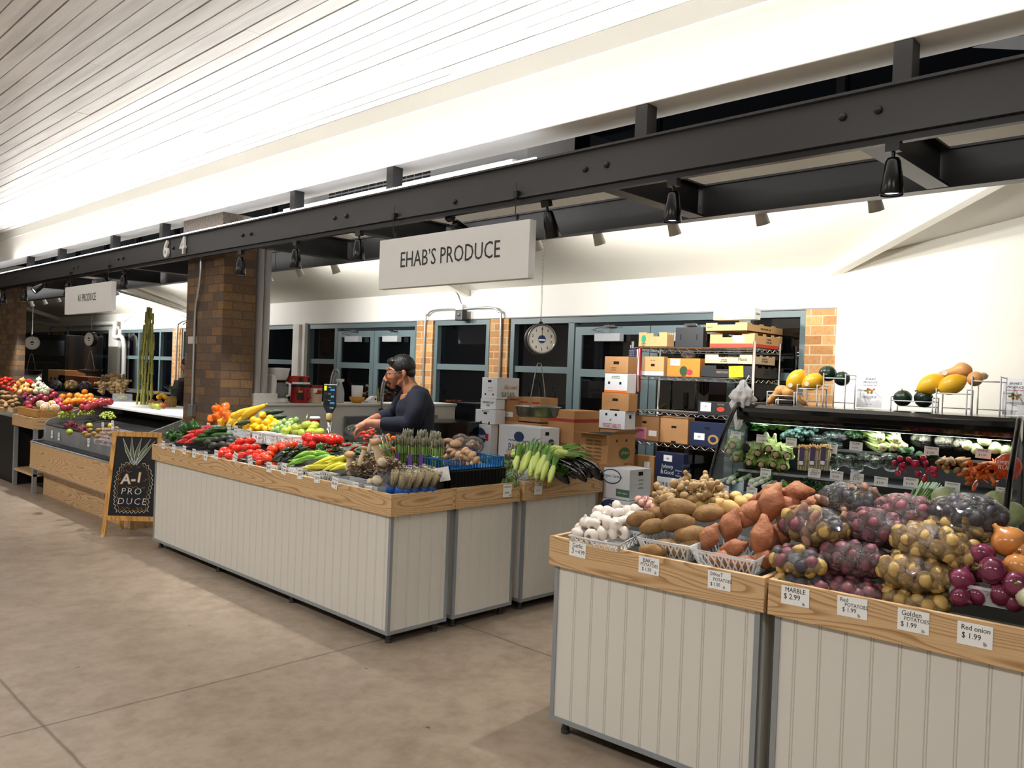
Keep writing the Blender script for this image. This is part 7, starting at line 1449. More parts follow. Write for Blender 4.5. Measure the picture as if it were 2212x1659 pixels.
can('cream tub with a red lid beside the coffee can', 662, 690, 832, M('tub_cream', 'CDB79C', .45), CRED, 'creamer_tub', ((.1, .62, 1.2, .22, CRED), (-.5, .7, .5, .22, PAPER), (0, .1, 3, .14, M('tub_pale', 'D8CBA8', .5))))
for u0, u1, v0, lab in ((620, 645, 812, 'red tea carton lying on the coffee can'), (645, 659, 812, 'small red and white carton on the coffee can')):
    x0, x1 = lq(u0, 830)[0], lq(u1, 830)[0]; z0, z1 = lq(640, 830)[1]+.006, lq(640, v0)[1]; t = thing('carton', lab, 'box', (x0, LY-.05, z0)); MB().box(0, x1-x0-.003, 0, .12, 0, z1-z0).build('carton_body', M('tea_red', 'A8281E', .4), t, bevel=.002); MB().box((x1-x0)*.55, (x1-x0)*.9, -.001, 0, .01, z1-z0-.01).build('printed_patch', M('tea_black', '221410', .5), t); MB().box(.0, (x1-x0)-.004, -.0012, -.0002, 0, .018).build('white_band', PAPER, t)
# spray bottle
t = onl('spray_bottle', 'clear grey spray bottle with a white trigger on the ledge', 'bottle', 736)
MB().lathe([(.040, 0), (.042, .01), (.042, .10), (.034, .15), (.016, .20), (.013, .215)], 20).build('bottle_body', M('bottle_plastic', 'B4B8BA', .2, alpha=.75), t, smooth=True)
MB().box(-.055, .035, -.013, .013, .225, .255).box(-.012, .012, -.012, .012, .21, .235).add([(-.04, -.006, .225), (-.03, -.006, .225), (-.055, -.006, .18), (-.04, .006, .225), (-.03, .006, .225), (-.055, .006, .18)], [(0, 1, 2), (5, 4, 3), (0, 2, 5, 3), (1, 4, 5, 2)]).build('trigger_head', WP2, t, bevel=.002)
# yellow bowl with white tub
t = onl('bowl', 'mustard yellow bowl on the ledge under a white canister', 'bowl', 772); MB().lathe([(0, 0), (.05, 0), (.075, .03), (.083, .062), (.078, .062), (.068, .03), (0, .008)], 32).build('bowl_body', M('bowl_yellow', 'D08F1E', .3), t, smooth=True)
t = thing('canister', 'white cylindrical canister standing in the yellow bowl', 'canister', (lq(772, 864)[0], LY+.06, ZL+.012)); MB().lathe([(.056, 0), (.062, .175), (.059, .175), (.053, .01)], 32, caps=False).lathe([(0, 0), (.056, 0)], 32, caps=False).build('canister_body', M('canister_white', 'E6E6E6', .4), t, smooth=True)
t = onl('tape_dispenser', 'white wedge-shaped appliance right of the yellow bowl', 'appliance', 802); MB().add([(-.065, -.04, 0), (.055, -.04, 0), (.055, -.04, .075), (.02, -.04, .075), (-.065, -.04, .02), (-.065, .04, 0), (.055, .04, 0), (.055, .04, .075), (.02, .04, .075), (-.065, .04, .02)], [(0, 1, 2, 3, 4), (9, 8, 7, 6, 5), (0, 5, 6, 1), (1, 6, 7, 2), (2, 7, 8, 3), (3, 8, 9, 4), (4, 9, 5, 0)]).build('housing', WP2, t, bevel=.004); MB().box(.025, .045, -.042, -.04, .03, .05).build('switch', BLACK, t)
t = onl('statuette', 'small olive standing statuette on a plinth on the ledge', 'statue', 817); MB().box(-.03, .03, -.02, .02, 0, .018).build('plinth', M('statue_gold', 'A89A5A', .5), t); MB().lathe([(.018, .018), (.022, .05), (.018, .09), (.014, .115), (.007, .125), (.010, .14), (.007, .155), (0, .16)], 12).build('figure', M('statue_olive', '6A6A38', .5), t, smooth=True)
# spring faucets
def coil(lab, u, vtop, z0, bend):
    p = at(u, 866, y=LY-.1); zt = at(u, vtop, y=LY-.1).z; t = thing('spring_faucet', lab, 'faucet', (p.x, LY-.10, z0)); H = zt-z0
    path = smoothpath([(0, 0, H*.40), (0, 0, H*.75), (bend*.25, 0, H*.93), (bend*.6, 0, H), (bend, 0, H*.94)], 8); MB().tube([(0, 0, 0), (0, 0, H*.42)], .012, 10).build('riser_pipe', CHROME, t, smooth=True)
    MB().tube(path, .008, 8).build('hose', BLACK, t, smooth=True)
    L_ = [0]
    for a, b in zip(path, path[1:]): L_.append(L_[-1]+(b-a).length)
    cp = []; n = int(L_[-1]/.010)*8
    for i in range(n+1):
        s = L_[-1]*i/n; k = max(j for j in range(len(L_)) if L_[j] <= s+1e-9); k = min(k, len(path)-2); f = (s-L_[k])/(L_[k+1]-L_[k]); c = path[k].lerp(path[k+1], f); tt = (path[k+1]-path[k]).normalized(); e = Vector((0, 1, 0)); g = tt.cross(e); a = 2*PI*i/8; cp.append(c+(e*math.cos(a)+g*math.sin(a))*.019)
    MB().tube(cp, .0022, 4).build('spring', CHROME, t, smooth=True)
coil('chrome spring faucet behind the digital scale', 714, 799, .9, .08); coil('chrome spring faucet before the man\'s face', 825, 811, .9, .12)
t = thing('wall_tap', 'chrome wall tap on the half wall beside the man', 'tap', (lq(806, 885)[0], LY-.09, lq(806, 885)[1])); MB().lathe([(0, 0), (.03, 0), (.03, .02), (.018, .04), (0, .04)], 16, Matrix.Rotation(PI/2, 4, 'X')).build('valve', STEELB, t, smooth=True); MB().tube([(.02, -.02, .0), (.07, -.03, .02), (.10, -.05, -.05)], .010, 8).build('spout', CHROME, t, smooth=True)
x0, x1 = lq(729, 900)[0], lq(840, 900)[0]; z0, z1 = .80, lq(780, 896)[1]
t = thing('steel_sink', 'stainless steel sink with a raised back below the ledge', 'sink', (x0, LY-.45, .8)); MB().box(x0, x1+.6, LY-.10, LY-.07, .8, z1).build('backsplash', M('sink_steel', '85878A', .3, metal=.7), t, world=True, bevel=.008); MB().box(x0, x1+.6, LY-.5, LY-.10, .86, .90).build('rim', M('sink_steel', '85878A', .3, metal=.7), t, world=True); MB().box(x0+.03, x1+.57, LY-.47, LY-.12, .70, .86).build('basin', M('sink_steel', '85878A', .3, metal=.7), t, world=True)
tag(MB().box(4.95, 5.75, 5.95, 6.45, .79, 1.12).build('microwave', GB, bevel=.01), 'black microwave oven behind the man', 'microwave')
MB().box(5.0, 5.5, 5.945, 5.95, .84, 1.08).build('door_window', M('mw_window', '15171A', .1), [o for o in COL.objects if o.name == 'microwave'][0])
# ---------------------------------------------------------------- digital scale, cup, clipboard on the back table
tag(MB().box(3.56, 4.02, 5.0, 6.9, .82, .86).build('back_table', M('table_dark', '3A2420', .4), bevel=.003), 'dark work table behind the long counter', 'table')
DX = 3.86
def dq(u, v): return at(u, v, x=DX)
c = dq(713, 860); wy_ = abs(dq(699, 860).y-dq(727, 860).y); zb_, zt_ = dq(712, 893).z, dq(712, 831).z
t = thing('digital_scale', 'price computing scale with black display head on a pole', 'scale', (DX, c.y, .86), .78)
SB = M('scale_body', '14242C', .35); SG = M('scale_grey', 'A9A79E', .5); LCD = M('lcd_blue', '3A8FD0', .4, emit=1.2)
MB().tube([(0, 0, .04), (0, 0, zb_-.86-.05)], .020, 14).build('pole', CHROME, t, smooth=True)
MB().lathe([(.026, 0), (.03, .01), (.028, .06), (.022, .065)], 16, Matrix.Translation((0, 0, zb_-.92))).build('collar', M('collar_cream', 'B6A36A', .5), t, smooth=True)
h = zt_-zb_; ww = .052
MB().add([(-.022, -ww, .06), (-.022, ww, .06), (-.022, ww, h), (-.022, -ww, h), (-.022, -.02, .0), (-.022, .02, 0), (.022, -ww, .06), (.022, ww, .06), (.022, ww, h), (.022, -ww, h), (.022, -.02, .0), (.022, .02, 0)], [(4, 5, 1, 2, 3, 0), (6, 9, 8, 7, 11, 10), (0, 3, 9, 6), (3, 2, 8, 9), (2, 1, 7, 8), (1, 5, 11, 7), (5, 4, 10, 11), (4, 0, 6, 10)], Matrix.Translation((0, 0, zb_-.86))).build('display_head', SB, t, bevel=.006)
MB().box(.0, .026, -ww-.004, ww+.004, zb_-.86+.06, zt_-.86+.004).build('rear_shell', SG, t, bevel=.006)
for k in range(3):
    z = zb_-.86+h*(.82-.23*k); MB().box(-.0235, -.022, -ww*.85, ww*.8, z-.016, z+.016).build('display_window', BLACK, t); text('000' if k != 1 else '00', .026, LCD, t, (-.0242, -ww*.45, z), (PI/2, 0, -PI/2))
    text('PRICE', .008, PAPER, t, (-.0242, 0, z+.022), (PI/2, 0, -PI/2))
MB().box(-.024, -.022, ww*.5, ww*.9, zb_-.86+h*.80, zb_-.86+h*.96).build('yellow_sticker', M('note_yellow', 'E8F01E', .5), t); text('CAS', .018, PAPER, t, (-.024, -.02, zb_-.86+h*.2), (PI/2, 0, -PI/2))
MB().box(-.02, .30, -.46, -.06, 0, .05).build('scale_base', STEELB, t, bevel=.006); MB().box(-.03, .31, -.48, -.05, .07, .08).build('weighing_plate', CHROME, t, bevel=.004)
p = dq(693, 920); t = thing('paper_cup', 'red and white takeaway cup beside the digital scale', 'cup', (DX-.04, p.y+.03, .862)); zt = dq(693, 900).z-.862
MB().lathe([(.03, 0), (.042, zt-.02)], 24, caps=False).lathe([(0, 0), (.03, 0)], 24, caps=False).build('cup_body', CRED, t, smooth=True); MB().lathe([(.044, zt-.022), (.045, zt-.008), (.038, zt), (0, zt)], 24).build('lid', PAPER, t, smooth=True); MB().lathe([(.0345, zt*.28), (.041, zt*.62)], 24, caps=False).build('white_print', PAPER, t, smooth=True)
p = dq(655, 905); t = thing('clipboard', 'red clipboard with a metal clip leaning behind the green tomatoes', 'clipboard', (3.62, at(655, 905, x=3.62).y, at(655, 925, x=3.62).z-.02), rot=(0, .3, -.5)); MB().box(-.003, .003, -.07, .07, -.04, .11).build('board', M('clip_red', 'B3301E', .4), t, bevel=.002); MB().box(-.012, -.003, -.035, .035, .095, .115).tube(smoothpath([(-.008, -.03, .115), (-.01, -.02, .14), (-.01, .02, .14), (-.008, .03, .115)], 4), .003, 6).build('clip', CHROME, t)
# ================================================================ THE SELLER
def remesh(mb, name, mat, parent, vox=.006, smooth=2):
    me = mb.mesh('tmp'); o = bpy.data.objects.new('tmp', me); COL.objects.link(o)
    r = o.modifiers.new('r', 'REMESH'); r.mode = 'VOXEL'; r.voxel_size = vox; r.use_smooth_shade = True
    s = o.modifiers.new('s', 'SMOOTH'); s.iterations = smooth; s.factor = .5
    m2 = bpy.data.meshes.new_from_object(o.evaluated_get(bpy.context.evaluated_depsgraph_get())); m2.name = name; bpy.data.objects.remove(o); m2.materials.clear(); m2.materials.append(mat)
    for f in m2.polygons: f.use_smooth = True
    q = bpy.data.objects.new(name, m2); COL.objects.link(q); q.parent = parent; return q
SK = M('skin', '93614A', .5, sss=.08, col2='A06E52', nscale=20); SHIRT = M('navy_shirt', '0A1124', .85, bump=.15, bscale=60); HAIR = M('black_hair', '0A0808', .4, bump=.6, bscale=120, stretch=(1, 1, .4)); TRS = M('dark_trousers', '15161C', .8)
kk = .003585; MP = at(880, 900, x=3.98); ang = -math.radians(38.4)
man = thing('person', 'man in a navy long-sleeved shirt and glasses bagging greens at the counter', 'person', (MP.x, MP.y, -.065), ang)
def q_(u, v, y=0): return Vector((((u-880)+.0383*(v-803))*kk, y, 1.665-(v-803.4)*kk))
def body_parts():
    b = MB()
    hc = q_(864, 797); b.blob((0, 0, 0), (.098, .073, .108), 20, 14, Matrix.Translation(hc) @ Matrix.Rotation(-.32, 4, 'Y'))
    b.tube([q_(851, 800), q_(846, 818), q_(849, 834)], [.066, .056, .034], 16)       # face and jaw
    b.blob(q_(845, 837), (.026, .028, .020), 12, 8)                                  # chin
    b.tube([q_(866, 818), q_(856, 833)], [.055, .036], 12)
    b.tube([q_(837, 804), q_(832, 813), q_(828, 822), q_(832, 826)], [.011, .014, .018, .014], 10)   # nose
    for s in (-1, 1): b.blob(q_(831.5, 824.5, s*.014), (.012, .010, .009), 8, 6); b.tube([q_(834, 800, 0), q_(839, 801, s*.045)], [.014, .011], 8)
    b.tube([q_(837, 831, -.024), q_(833, 831, 0), q_(837, 831, .024)], .009, 8); b.tube([q_(839, 835, -.020), q_(835, 835, 0), q_(839, 835, .020)], .009, 8)
    for s in (-1, 1):
        e = q_(869, 807, s*.078); b.blob((0, 0, 0), (.017, .008, .030), 10, 8, Matrix.Translation(e) @ Matrix.Rotation(-.2, 4, 'Y')); b.blob(q_(868, 815, s*.074), (.009, .007, .010), 8, 6)
    b.tube([q_(872, 815), q_(879, 832), q_(888, 850)], [.062, .060, .075], 16)        # neck
    b.tube([q_(890, 850), q_(893, 885), q_(892, 930), q_(893, 975)], [.10, .14, .14, .13], 18)
    for s, leg in ((-1, .10), (1, .10)):
        b.tube([(.04, s*.09, .90), (.06, s*.10, .50), (.05, s*.11, .08)], [.09, .06, .045], 12); b.blob((.0, s*.11, .045), (.12, .05, .04), 12, 8)
    return b
arms = {}
def arm(b, s, pts, r): b.tube(smoothpath(pts, 5), [r[0]+(r[1]-r[0])*i/((len(pts)-1)*5) for i in range((len(pts)-1)*5+1)], 14)
nearA = [q_(899, 852, -.17), q_(893, 885, -.235), q_(880, 911, -.235), q_(852, 914, -.22), q_(824, 915, -.19), q_(800, 915, -.15), q_(790, 918, -.13)]
farA = [q_(884, 852, .15), q_(862, 876, .19), q_(842, 897, .17), q_(812, 906, .10), q_(797, 912, .03)]
def hand(b, c, fdir, side, seed, L=1.0):
    """palm plus five bent fingers closing down on the bag; fdir = pointing direction, side = towards the thumb"""
    f = Vector(fdir).normalized(); s = Vector(side).normalized(); dn = f.cross(s).normalized(); dn = dn if dn.z < 0 else -dn
    b.tube([c-f*.015, c+f*.03, c+f*.075], [.028, .034, .030], 12); b.blob(c+f*.045, (.040, .034, .020), 12, 8); 
    for i, (o, ln) in enumerate(((-.030, .78), (-.010, .95), (.011, 1.0), (.032, .92))):
        k = c+f*.078+s*o*(1)+dn*.004; a = k+(f*.75+dn*.55).normalized()*.036*ln; e = a+(f*.35+dn*.95).normalized()*.025*ln; g = e+(f*.0+dn*1+s*.0).normalized()*.020*ln
        b.tube([k-f*.02, k, (k+a)/2, a, e, g], [.0115, .0115, .0105, .0105, .009, .006], 10)
    k = c+f*.02+s*.030; a = k+(f*.7+s*.55+dn*.5).normalized()*.038; e = a+(f*.75+s*.05+dn*.7).normalized()*.030; b.tube([c+f*.005+s*.012, k, a, e], [.016, .014, .011, .008], 10)
b = body_parts(); arm(b, -1, nearA, (.058, .026)); arm(b, 1, farA, (.055, .028))
hand(b, q_(788, 918, -.125), (-.80, -.1, -.50), (.1, 1, .05), 1); hand(b, q_(796, 913, .03), (-.75, .1, -.6), (-.3, -1, 0), 2)
body = remesh(b, 'body', SK, man, .0038, 2)
b = MB(); b.tube([q_(881, 846), q_(890, 853), q_(894, 880), q_(893, 930), q_(894, 960)], [.074, .120, .150, .150, .142], 24)
for v_ in range(len(b.v)): x, y, z = b.v[v_]; b.v[v_] = (x, y*1.18, z)
b.blob(q_(908, 858), (.07, .14, .06), 16, 10); b.blob(q_(912, 880), (.075, .13, .10), 16, 10); b.blob(q_(868, 885), (.06, .12, .09), 16, 10)
sh = smoothpath(nearA[:5], 5); b.tube(sh, [.085-.034*(i/(len(sh)-1)) for i in range(len(sh))], 16); sh = smoothpath(farA[:4], 5); b.tube(sh, [.080-.034*(i/(len(sh)-1)) for i in range(len(sh))], 16)
for v_ in range(len(b.v)):
    x, y, z = b.v[v_]; n_ = noise.noise(Vector((x*9, y*9, z*5)))*.010; b.v[v_] = (x+n_, y+n_, z)
remesh(b, 'shirt', SHIRT, man, .008, 2)
b = MB(); b.tube([(.05, 0, .98), (.05, 0, .88)], [.15, .14], 18)
for s in (-1, 1): b.tube([(.05, s*.08, .92), (.06, s*.10, .50), (.05, s*.11, .05)], [.105, .08, .065], 14)
remesh(b, 'trousers', TRS, man, .012, 2)
# hair: cap over crown and nape, with sideburn, clear of face and ear
b = MB(); hc = q_(866, 793)
b.blob((0, 0, 0), (.104, .084, .100), 22, 16, Matrix.Translation(hc) @ Matrix.Rotation(-.32, 4, 'Y'), f=lambda d: 1+.035*noise.noise(Vector((d.x*6, d.y*6, d.z*6))))
b.blob(q_(846, 783), (.050, .066, .034), 14, 10, f=nf(.15, 4)); b.blob(q_(882, 805), (.045, .070, .050), 14, 10)
hr = remesh(b, 'hair', HAIR, man, .007, 1)
bm = bmesh.new(); bm.from_mesh(hr.data)
def faceside(co):
    # cut away what lies before the hairline (face) and around the ear
    u = co.x/kk+880; v = 803.4-(co.z-1.665)/kk; u -= .0383*(v-803); line = 833+(v-786)*1.15 if v > 786 else 0
    return (v > 787 and u < min(line, 864)) or (v > 806 and u < 872) or ((u-868)**2+(v-806)**2 < 50) or v > 822
bmesh.ops.delete(bm, geom=[f for f in bm.faces if faceside(f.calc_center_median())], context='FACES'); bm.to_mesh(hr.data); bm.free()
sd = hr.modifiers.new('t', 'SOLIDIFY'); sd.thickness = .012; sd.offset = -1
for s in (-1, 1):
    MB().blob(q_(840, 808.5, s*.046), (.012, .009, .0045), 12, 8).build('eye', M('eye_dark', '241510', .2), man, smooth=True)
    MB().tube([q_(833.5, 800.5, s*.020), q_(836.5, 798.5, s*.042), q_(844, 800.5, s*.060)], [.004, .0055, .002], 8).build('eyebrow', HAIR, man, smooth=True)
MB().tube([q_(840, 830, -.034), q_(834, 828.8, -.018), q_(831.5, 828.2, 0), q_(834, 828.8, .018), q_(840, 830, .034)], [.003, .009, .009, .009, .003], 8).build('moustache', M('moustache', '1C1512', .7), man, smooth=True)
MB().tube([q_(838, 833.2, -.026), q_(831.8, 833, 0), q_(838, 833.2, .026)], [.002, .0045, .002], 8).build('lips', M('lips', '6E3E34', .5), man, smooth=True)
g = MB()
for s in (-1, 1):
    c = q_(830.5, 812, s*.034); g.tube([c+Vector((.006*math.sin(a)*0, .022*math.cos(a), .014*math.sin(a))) for a in [k*PI/8 for k in range(16)]], .0026, 5, True); g.tube([q_(830.5, 810, s*.056), q_(838, 808, s*.074), q_(867, 803.5, s*.082)], .0028, 5)
g.tube([q_(830, 812, -.012), q_(828.5, 811, 0), q_(830, 812, .012)], .0015, 5); g.build('glasses', STEELB, man)
MB().tube(smoothpath([q_(893.5, 826, 0)+Vector((0, -.0, .0)), q_(885, 838, -.080), q_(874, 849, -.085), q_(862, 863, -.085), q_(857, 872, -.06)], 6), .0022, 5).build('necklace', M('gold', 'D9B45A', .25, metal=1), man, smooth=True)
MB().tube([q_(768.5, 931, -.150)+Vector((.0115*math.cos(a), .010*math.sin(a), .004*math.cos(a))) for a in [k*PI/6 for k in range(12)]], .0022, 6, True).build('ring', M('gold', 'D9B45A', .25, metal=1), man, smooth=True)
# bag of greens under his hands
p = at(778, 930, x=3.86); o = film_bag('clear plastic bag of greens under the man\'s hands', p+Vector((.0, 0, .0)), (.075, .13, .05), (0, 0, .7), 140)
leafthing('bagged_greens', 'dark greens inside the bag under the man\'s hands', 'greens', herbs(170, (.055, .10, .035), 141, .012), LD, p, (0, 0, .7))
# ================================================================ FARTHER STALL
c = Vector((0, 0, 0)); fl = Vector((2.823, 8.041, -.065)); frt = Vector((3.217, 7.686, -.065)); mid = (fl+frt)/2; wv = (frt-fl); BWd = wv.length; az = math.atan2(wv.y, wv.x)
t = thing('chalkboard_sign', 'wooden A-frame chalkboard with a drawn pineapple reading A-1 PRODUCE', 'sign', mid, az)
LN = .11; H = .99
def bp(s, h, o=0): return Vector((s, LN*h/H+o, h))     # board plane leaning back (+y local is away)
def bar(a, b, w, d, nm):
    m_ = MB(); beam_between(a, b, w, d, m_); return m_.build(nm, PINE, t, bevel=.002)
hw = BWd/2
for s in (-1, 1): bar(bp(s*(hw-.02), .015), bp(s*(hw-.055), H), .045, .022, 'front_leg')
bar(bp(-hw+.03, .20, -.001), bp(hw-.03, .20, -.001), .022, .045, 'bottom_rail'); bar(bp(-hw+.035, H, -.001), bp(hw-.035, H, -.001), .022, .045, 'top_rail')
for s in (-1, 1): bar(Vector((s*(hw-.03), .42, .015)), Vector((s*(hw-.06), .13, H-.04)), .035, .020, 'back_leg')
for s in (-1, 1):
    for y in (.0, .42): MB().lathe([(.014, 0), (.014, .015)], 8, Matrix.Translation((s*(hw-.02), y, 0))).build('rubber_foot', M('foot_white', 'C8C8C8', .5), t)
MB().add([bp(-hw+.04, .18), bp(hw-.04, .18), bp(hw-.06, H-.02), bp(-hw+.06, H-.02), bp(-hw+.04, .18, .012), bp(hw-.04, .18, .012), bp(hw-.06, H-.02, .012), bp(-hw+.06, H-.02, .012)], [(0, 1, 2, 3), (7, 6, 5, 4), (0, 4, 5, 1), (1, 5, 6, 2), (2, 6, 7, 3), (3, 7, 4, 0)]).build('slate', M('slate', '0C0E12', .5), t)
def cz(px, py):
    f = (py-300)/1020; l = 410-135*f; r = 1005-65*f; return bp((-hw+.045)+(BWd-.09)*(px-l)/(r-l), H-.03-(H-.24)*f, -.004)
def chalk(nm, pts, r, m_): MB().tube([cz(*p) for p in pts], r, 5).build(nm, m_, t)
CW = M('chalk_white', 'D2D4D8', .8); CY = M('chalk_yellow', 'B98A34', .8); CG = M('chalk_green', '5E6E48', .8)
def zig(path, n, amp, seed):
    q = random.Random(seed); o = []; P_ = [Vector((*p, 0)) for p in path]; ln = sum((b_-a_).length for a_, b_ in zip(P_, P_[1:])); k = 0
    for a_, b_ in zip(P_, P_[1:]):
        m_ = max(1, int(n*(b_-a_).length/ln)); d = (b_-a_).normalized(); nn = Vector((d.y, -d.x, 0))
        for i in range(m_): w = a_.lerp(b_, i/m_)+nn*amp*(1 if k % 2 else -.6)+Vector((q.uniform(-4, 4), q.uniform(-4, 4), 0)); o.append((w.x, w.y)); k += 1
    return o
out = [(620, 640), (500, 680), (440, 780), (405, 900), (385, 1050), (375, 1180), (400, 1280), (560, 1290), (700, 1285), (840, 1270), (850, 1120), (880, 1000), (905, 900), (890, 780), (850, 690), (750, 640)]
chalk('chalk_outline', zig(out, 74, 16, 1), .0028, CW)
inn = [(640+(x-640)*.86, 970+(y-970)*.93) for x, y in out]; chalk('chalk_zigzag', zig(inn, 70, 12, 2), .002, CY)
for a in ((530, 345), (640, 325), (765, 330), (880, 345), (940, 365)):
    bx = 650+(a[0]-740)*.10; by = 690-abs(a[0]-740)*.1; m_ = ((a[0]+bx)/2, (a[1]+by)/2); w = 26
    MB().add([cz(*a)+Vector((0, .001, 0)), cz(m_[0]-w, m_[1])+Vector((0, .001, 0)), cz(bx+15, by)+Vector((0, .001, 0)), cz(m_[0]+w*.7, m_[1]+10)+Vector((0, .001, 0))], [(0, 1, 2, 3)]).build('chalk_leaf', CG, t)
    chalk('chalk_outline', [(bx, by), (m_[0]-w, m_[1]), a, (m_[0]+w*.7, m_[1]+10), (bx+34, by)], .0026, CW)
for p_ in ([(515, 740), (525, 775), (555, 755), (590, 780), (625, 765)], [(585, 690), (610, 680), (630, 720)], [(700, 700), (710, 720), (722, 700), (730, 715), (740, 690)], [(545, 960), (570, 975), (610, 955), (640, 975), (680, 955), (710, 970)], [(750, 980), (775, 965), (785, 980), (805, 955)], [(480, 1220), (515, 1245), (545, 1225), (590, 1240)], [(680, 1220), (715, 1245), (760, 1225)], [(780, 880), (800, 885), (815, 850), (830, 870)], [(430, 870), (450, 855), (460, 880), (480, 860)]): chalk('chalk_mark', p_, .0018, CY)
rt_ = (PI/2-math.atan(LN/H), 0, 0)
for s, px, py, sz, m_, of in (('A', 545, 870, .130, CY, .006), ('-', 645, 862, .14, CY, .006), ('1', 720, 845, .130, CY, .006), ('A', 545, 870, .130, CW, .0005), ('-', 645, 862, .14, CW, .001), ('1', 720, 845, .130, CW, .0005), ('PRO', 615, 1022, .088, CW, -.001), ('DUCE', 620, 1150, .088, CW, -.001)):
    p = cz(px, py); text(s, sz, m_, t, (p.x, p.y-(.0015 if m_ is CW else 0), p.z), rt_, off=of, shear=.08, space=1.25 if len(s) > 2 else 1, ext=.0004)
# ---------------------------------------------------------------- refrigerated case stock
cs = dict(x0=3.18, z0=.80, k=.2)
MB().add([(3.18, cy0+.03, .79), (4.05, cy0+.03, .91), (4.05, cy1-.04, .91), (3.18, cy1-.04, .79), (3.18, cy0+.03, .60), (4.05, cy0+.03, .60), (4.05, cy1-.04, .60), (3.18, cy1-.04, .60)], [(3, 2, 1, 0), (4, 5, 6, 7), (0, 1, 5, 4), (1, 2, 6, 5), (2, 3, 7, 6), (3, 0, 4, 7)]).build('case_bed', M('case_bed', '1A1A1B', .4), [o for o in COL.objects if o.name == 'refrigerated_case'][0], world=True)
gr = random.Random(31)
def grapes(lab, u, v, m_, h=.06, s_=1.0, n=60, flat=.6, **kw):
    p = sl(u, v, h, **(kw or cs)); mb = MB()
    for k in range(n):
        d = Vector((gr.gauss(0, 1), gr.gauss(0, 1), abs(gr.gauss(0, 1)))).normalized(); e = gr.uniform(.7, 1); mb.blob((d.x*.075*s_*e, d.y*.09*s_*e, d.z*.07*s_*e), .0135, 7, 5)
    o = mb.build('grape_bunch', m_, smooth=True); tag(o, lab, 'grapes'); o.location = p
    MB().tube([(0, 0, .02), (.01, .02, .09)], .003, 5).build('stem', STEMG, o); return p
GG = M('grape_green', 'A3B04A', .2, coat=.3); GR_ = M('grape_red', '6A1F30', .2, coat=.3)
grapes('bunch of green grapes at the left of the refrigerated case', 143, 903, GG, .04, 1.3, 90); grapes('bunch of green grapes in the middle of the case', 187, 897, GG, .05, 1.2, 90); grapes('green grapes in a clear pack at the right of the case', 232, 903, GG, .05, 1.1, 80); grapes('bunch of red grapes at the front of the case', 152, 922, GR_, .03, .9); grapes('bunch of dark grapes behind the kiwis', 178, 930, GR_, .02, .7)
for i, (u, v) in enumerate(((195, 929), (213, 929), (229, 930), (252, 926), (183, 936), (203, 937), (222, 938), (240, 938), (262, 936), (190, 941), (210, 943), (245, 943), (258, 941), (270, 941))): K['kiwi'].put(sl(u, v, .05, **cs), rrot(.3, .3, 3), 1.0, 'brown kiwi fruit in the refrigerated case', 'kiwi fruit')
BER = M('berry_mix', '8E2030', .4, col2='2A1A2A', nscale=50, lo=.45, hi=.55); CLR2 = CLEAR
for i in range(20):
    u, v = 236+(i % 5)*10-6*(i//5), 930+(i//5)*8+(i % 5)*2; p = sl(u, v, .02, **cs); t = thing('berry_punnet', 'clear punnet of red and dark berries at the right of the case', 'container', p, .05*(i % 3), 'berry punnets'); MB().box(-.05, .05, -.06, .06, -.02, .03).build('punnet_body', CLR2, t, bevel=.006)
    mb = MB(); q = random.Random(i)
    for k in range(20): mb.blob((q.uniform(-.04, .04), q.uniform(-.05, .05), q.uniform(-.008, .016)), .010, 6, 4)
    mb.build('berries', BER if i % 3 else GR_, t, smooth=True)
kind('papaya', 'green_melon', 'melon', tube_item('x', .13, [0, .03, .042, .044, .035, .02, 0], None, 0, 14, k=12), M('pap', '8E9A2A', .35, col2='C9B23A', nscale=8))
for u, v, lab in ((193, 920, 'yellow-green melon behind the kiwis, left one'), (240, 920, 'yellow-green melon behind the kiwis, right one'), (150, 933, 'yellow melon slice pack at the case front')): K['papaya'].put(sl(u, v, .05, **cs), (0, 0, 1.2), .8, lab)
for i in range(14): p = Vector((3.19+.05*(i % 2), 8.5+i*.17, .615)); o = MB().box(-.015, .05, -.07, .07, 0, .11+.01*(i % 3)).build('fruit_pack', M('pack_film', '6A5A5E', .2, alpha=.6, col2='8A3A3E', nscale=30), bevel=.006); tag(o, 'clear fruit pack standing behind the front guard of the case', 'pack', 'packs behind the guard'); o.location = p
for u, v, lab in ((112, 938, 'small price card on the clear guard, leftmost'), (127, 943, 'small price card on the clear guard, second from left'), (191, 956, 'small price card on the clear guard above the wood panel'), (222, 921, 'white price card on a stick among the kiwis'), (243, 917, 'white price card on a stick right of the kiwis')):
    p = at(u, v, x=3.15) if v > 930 else sl(u, v, .08, **cs); card(p, [('$3.99', 0, -.01, .02), ('each', 0, .025, .014)], lab, .065, .09, 0, .1 if v < 930 else 0)
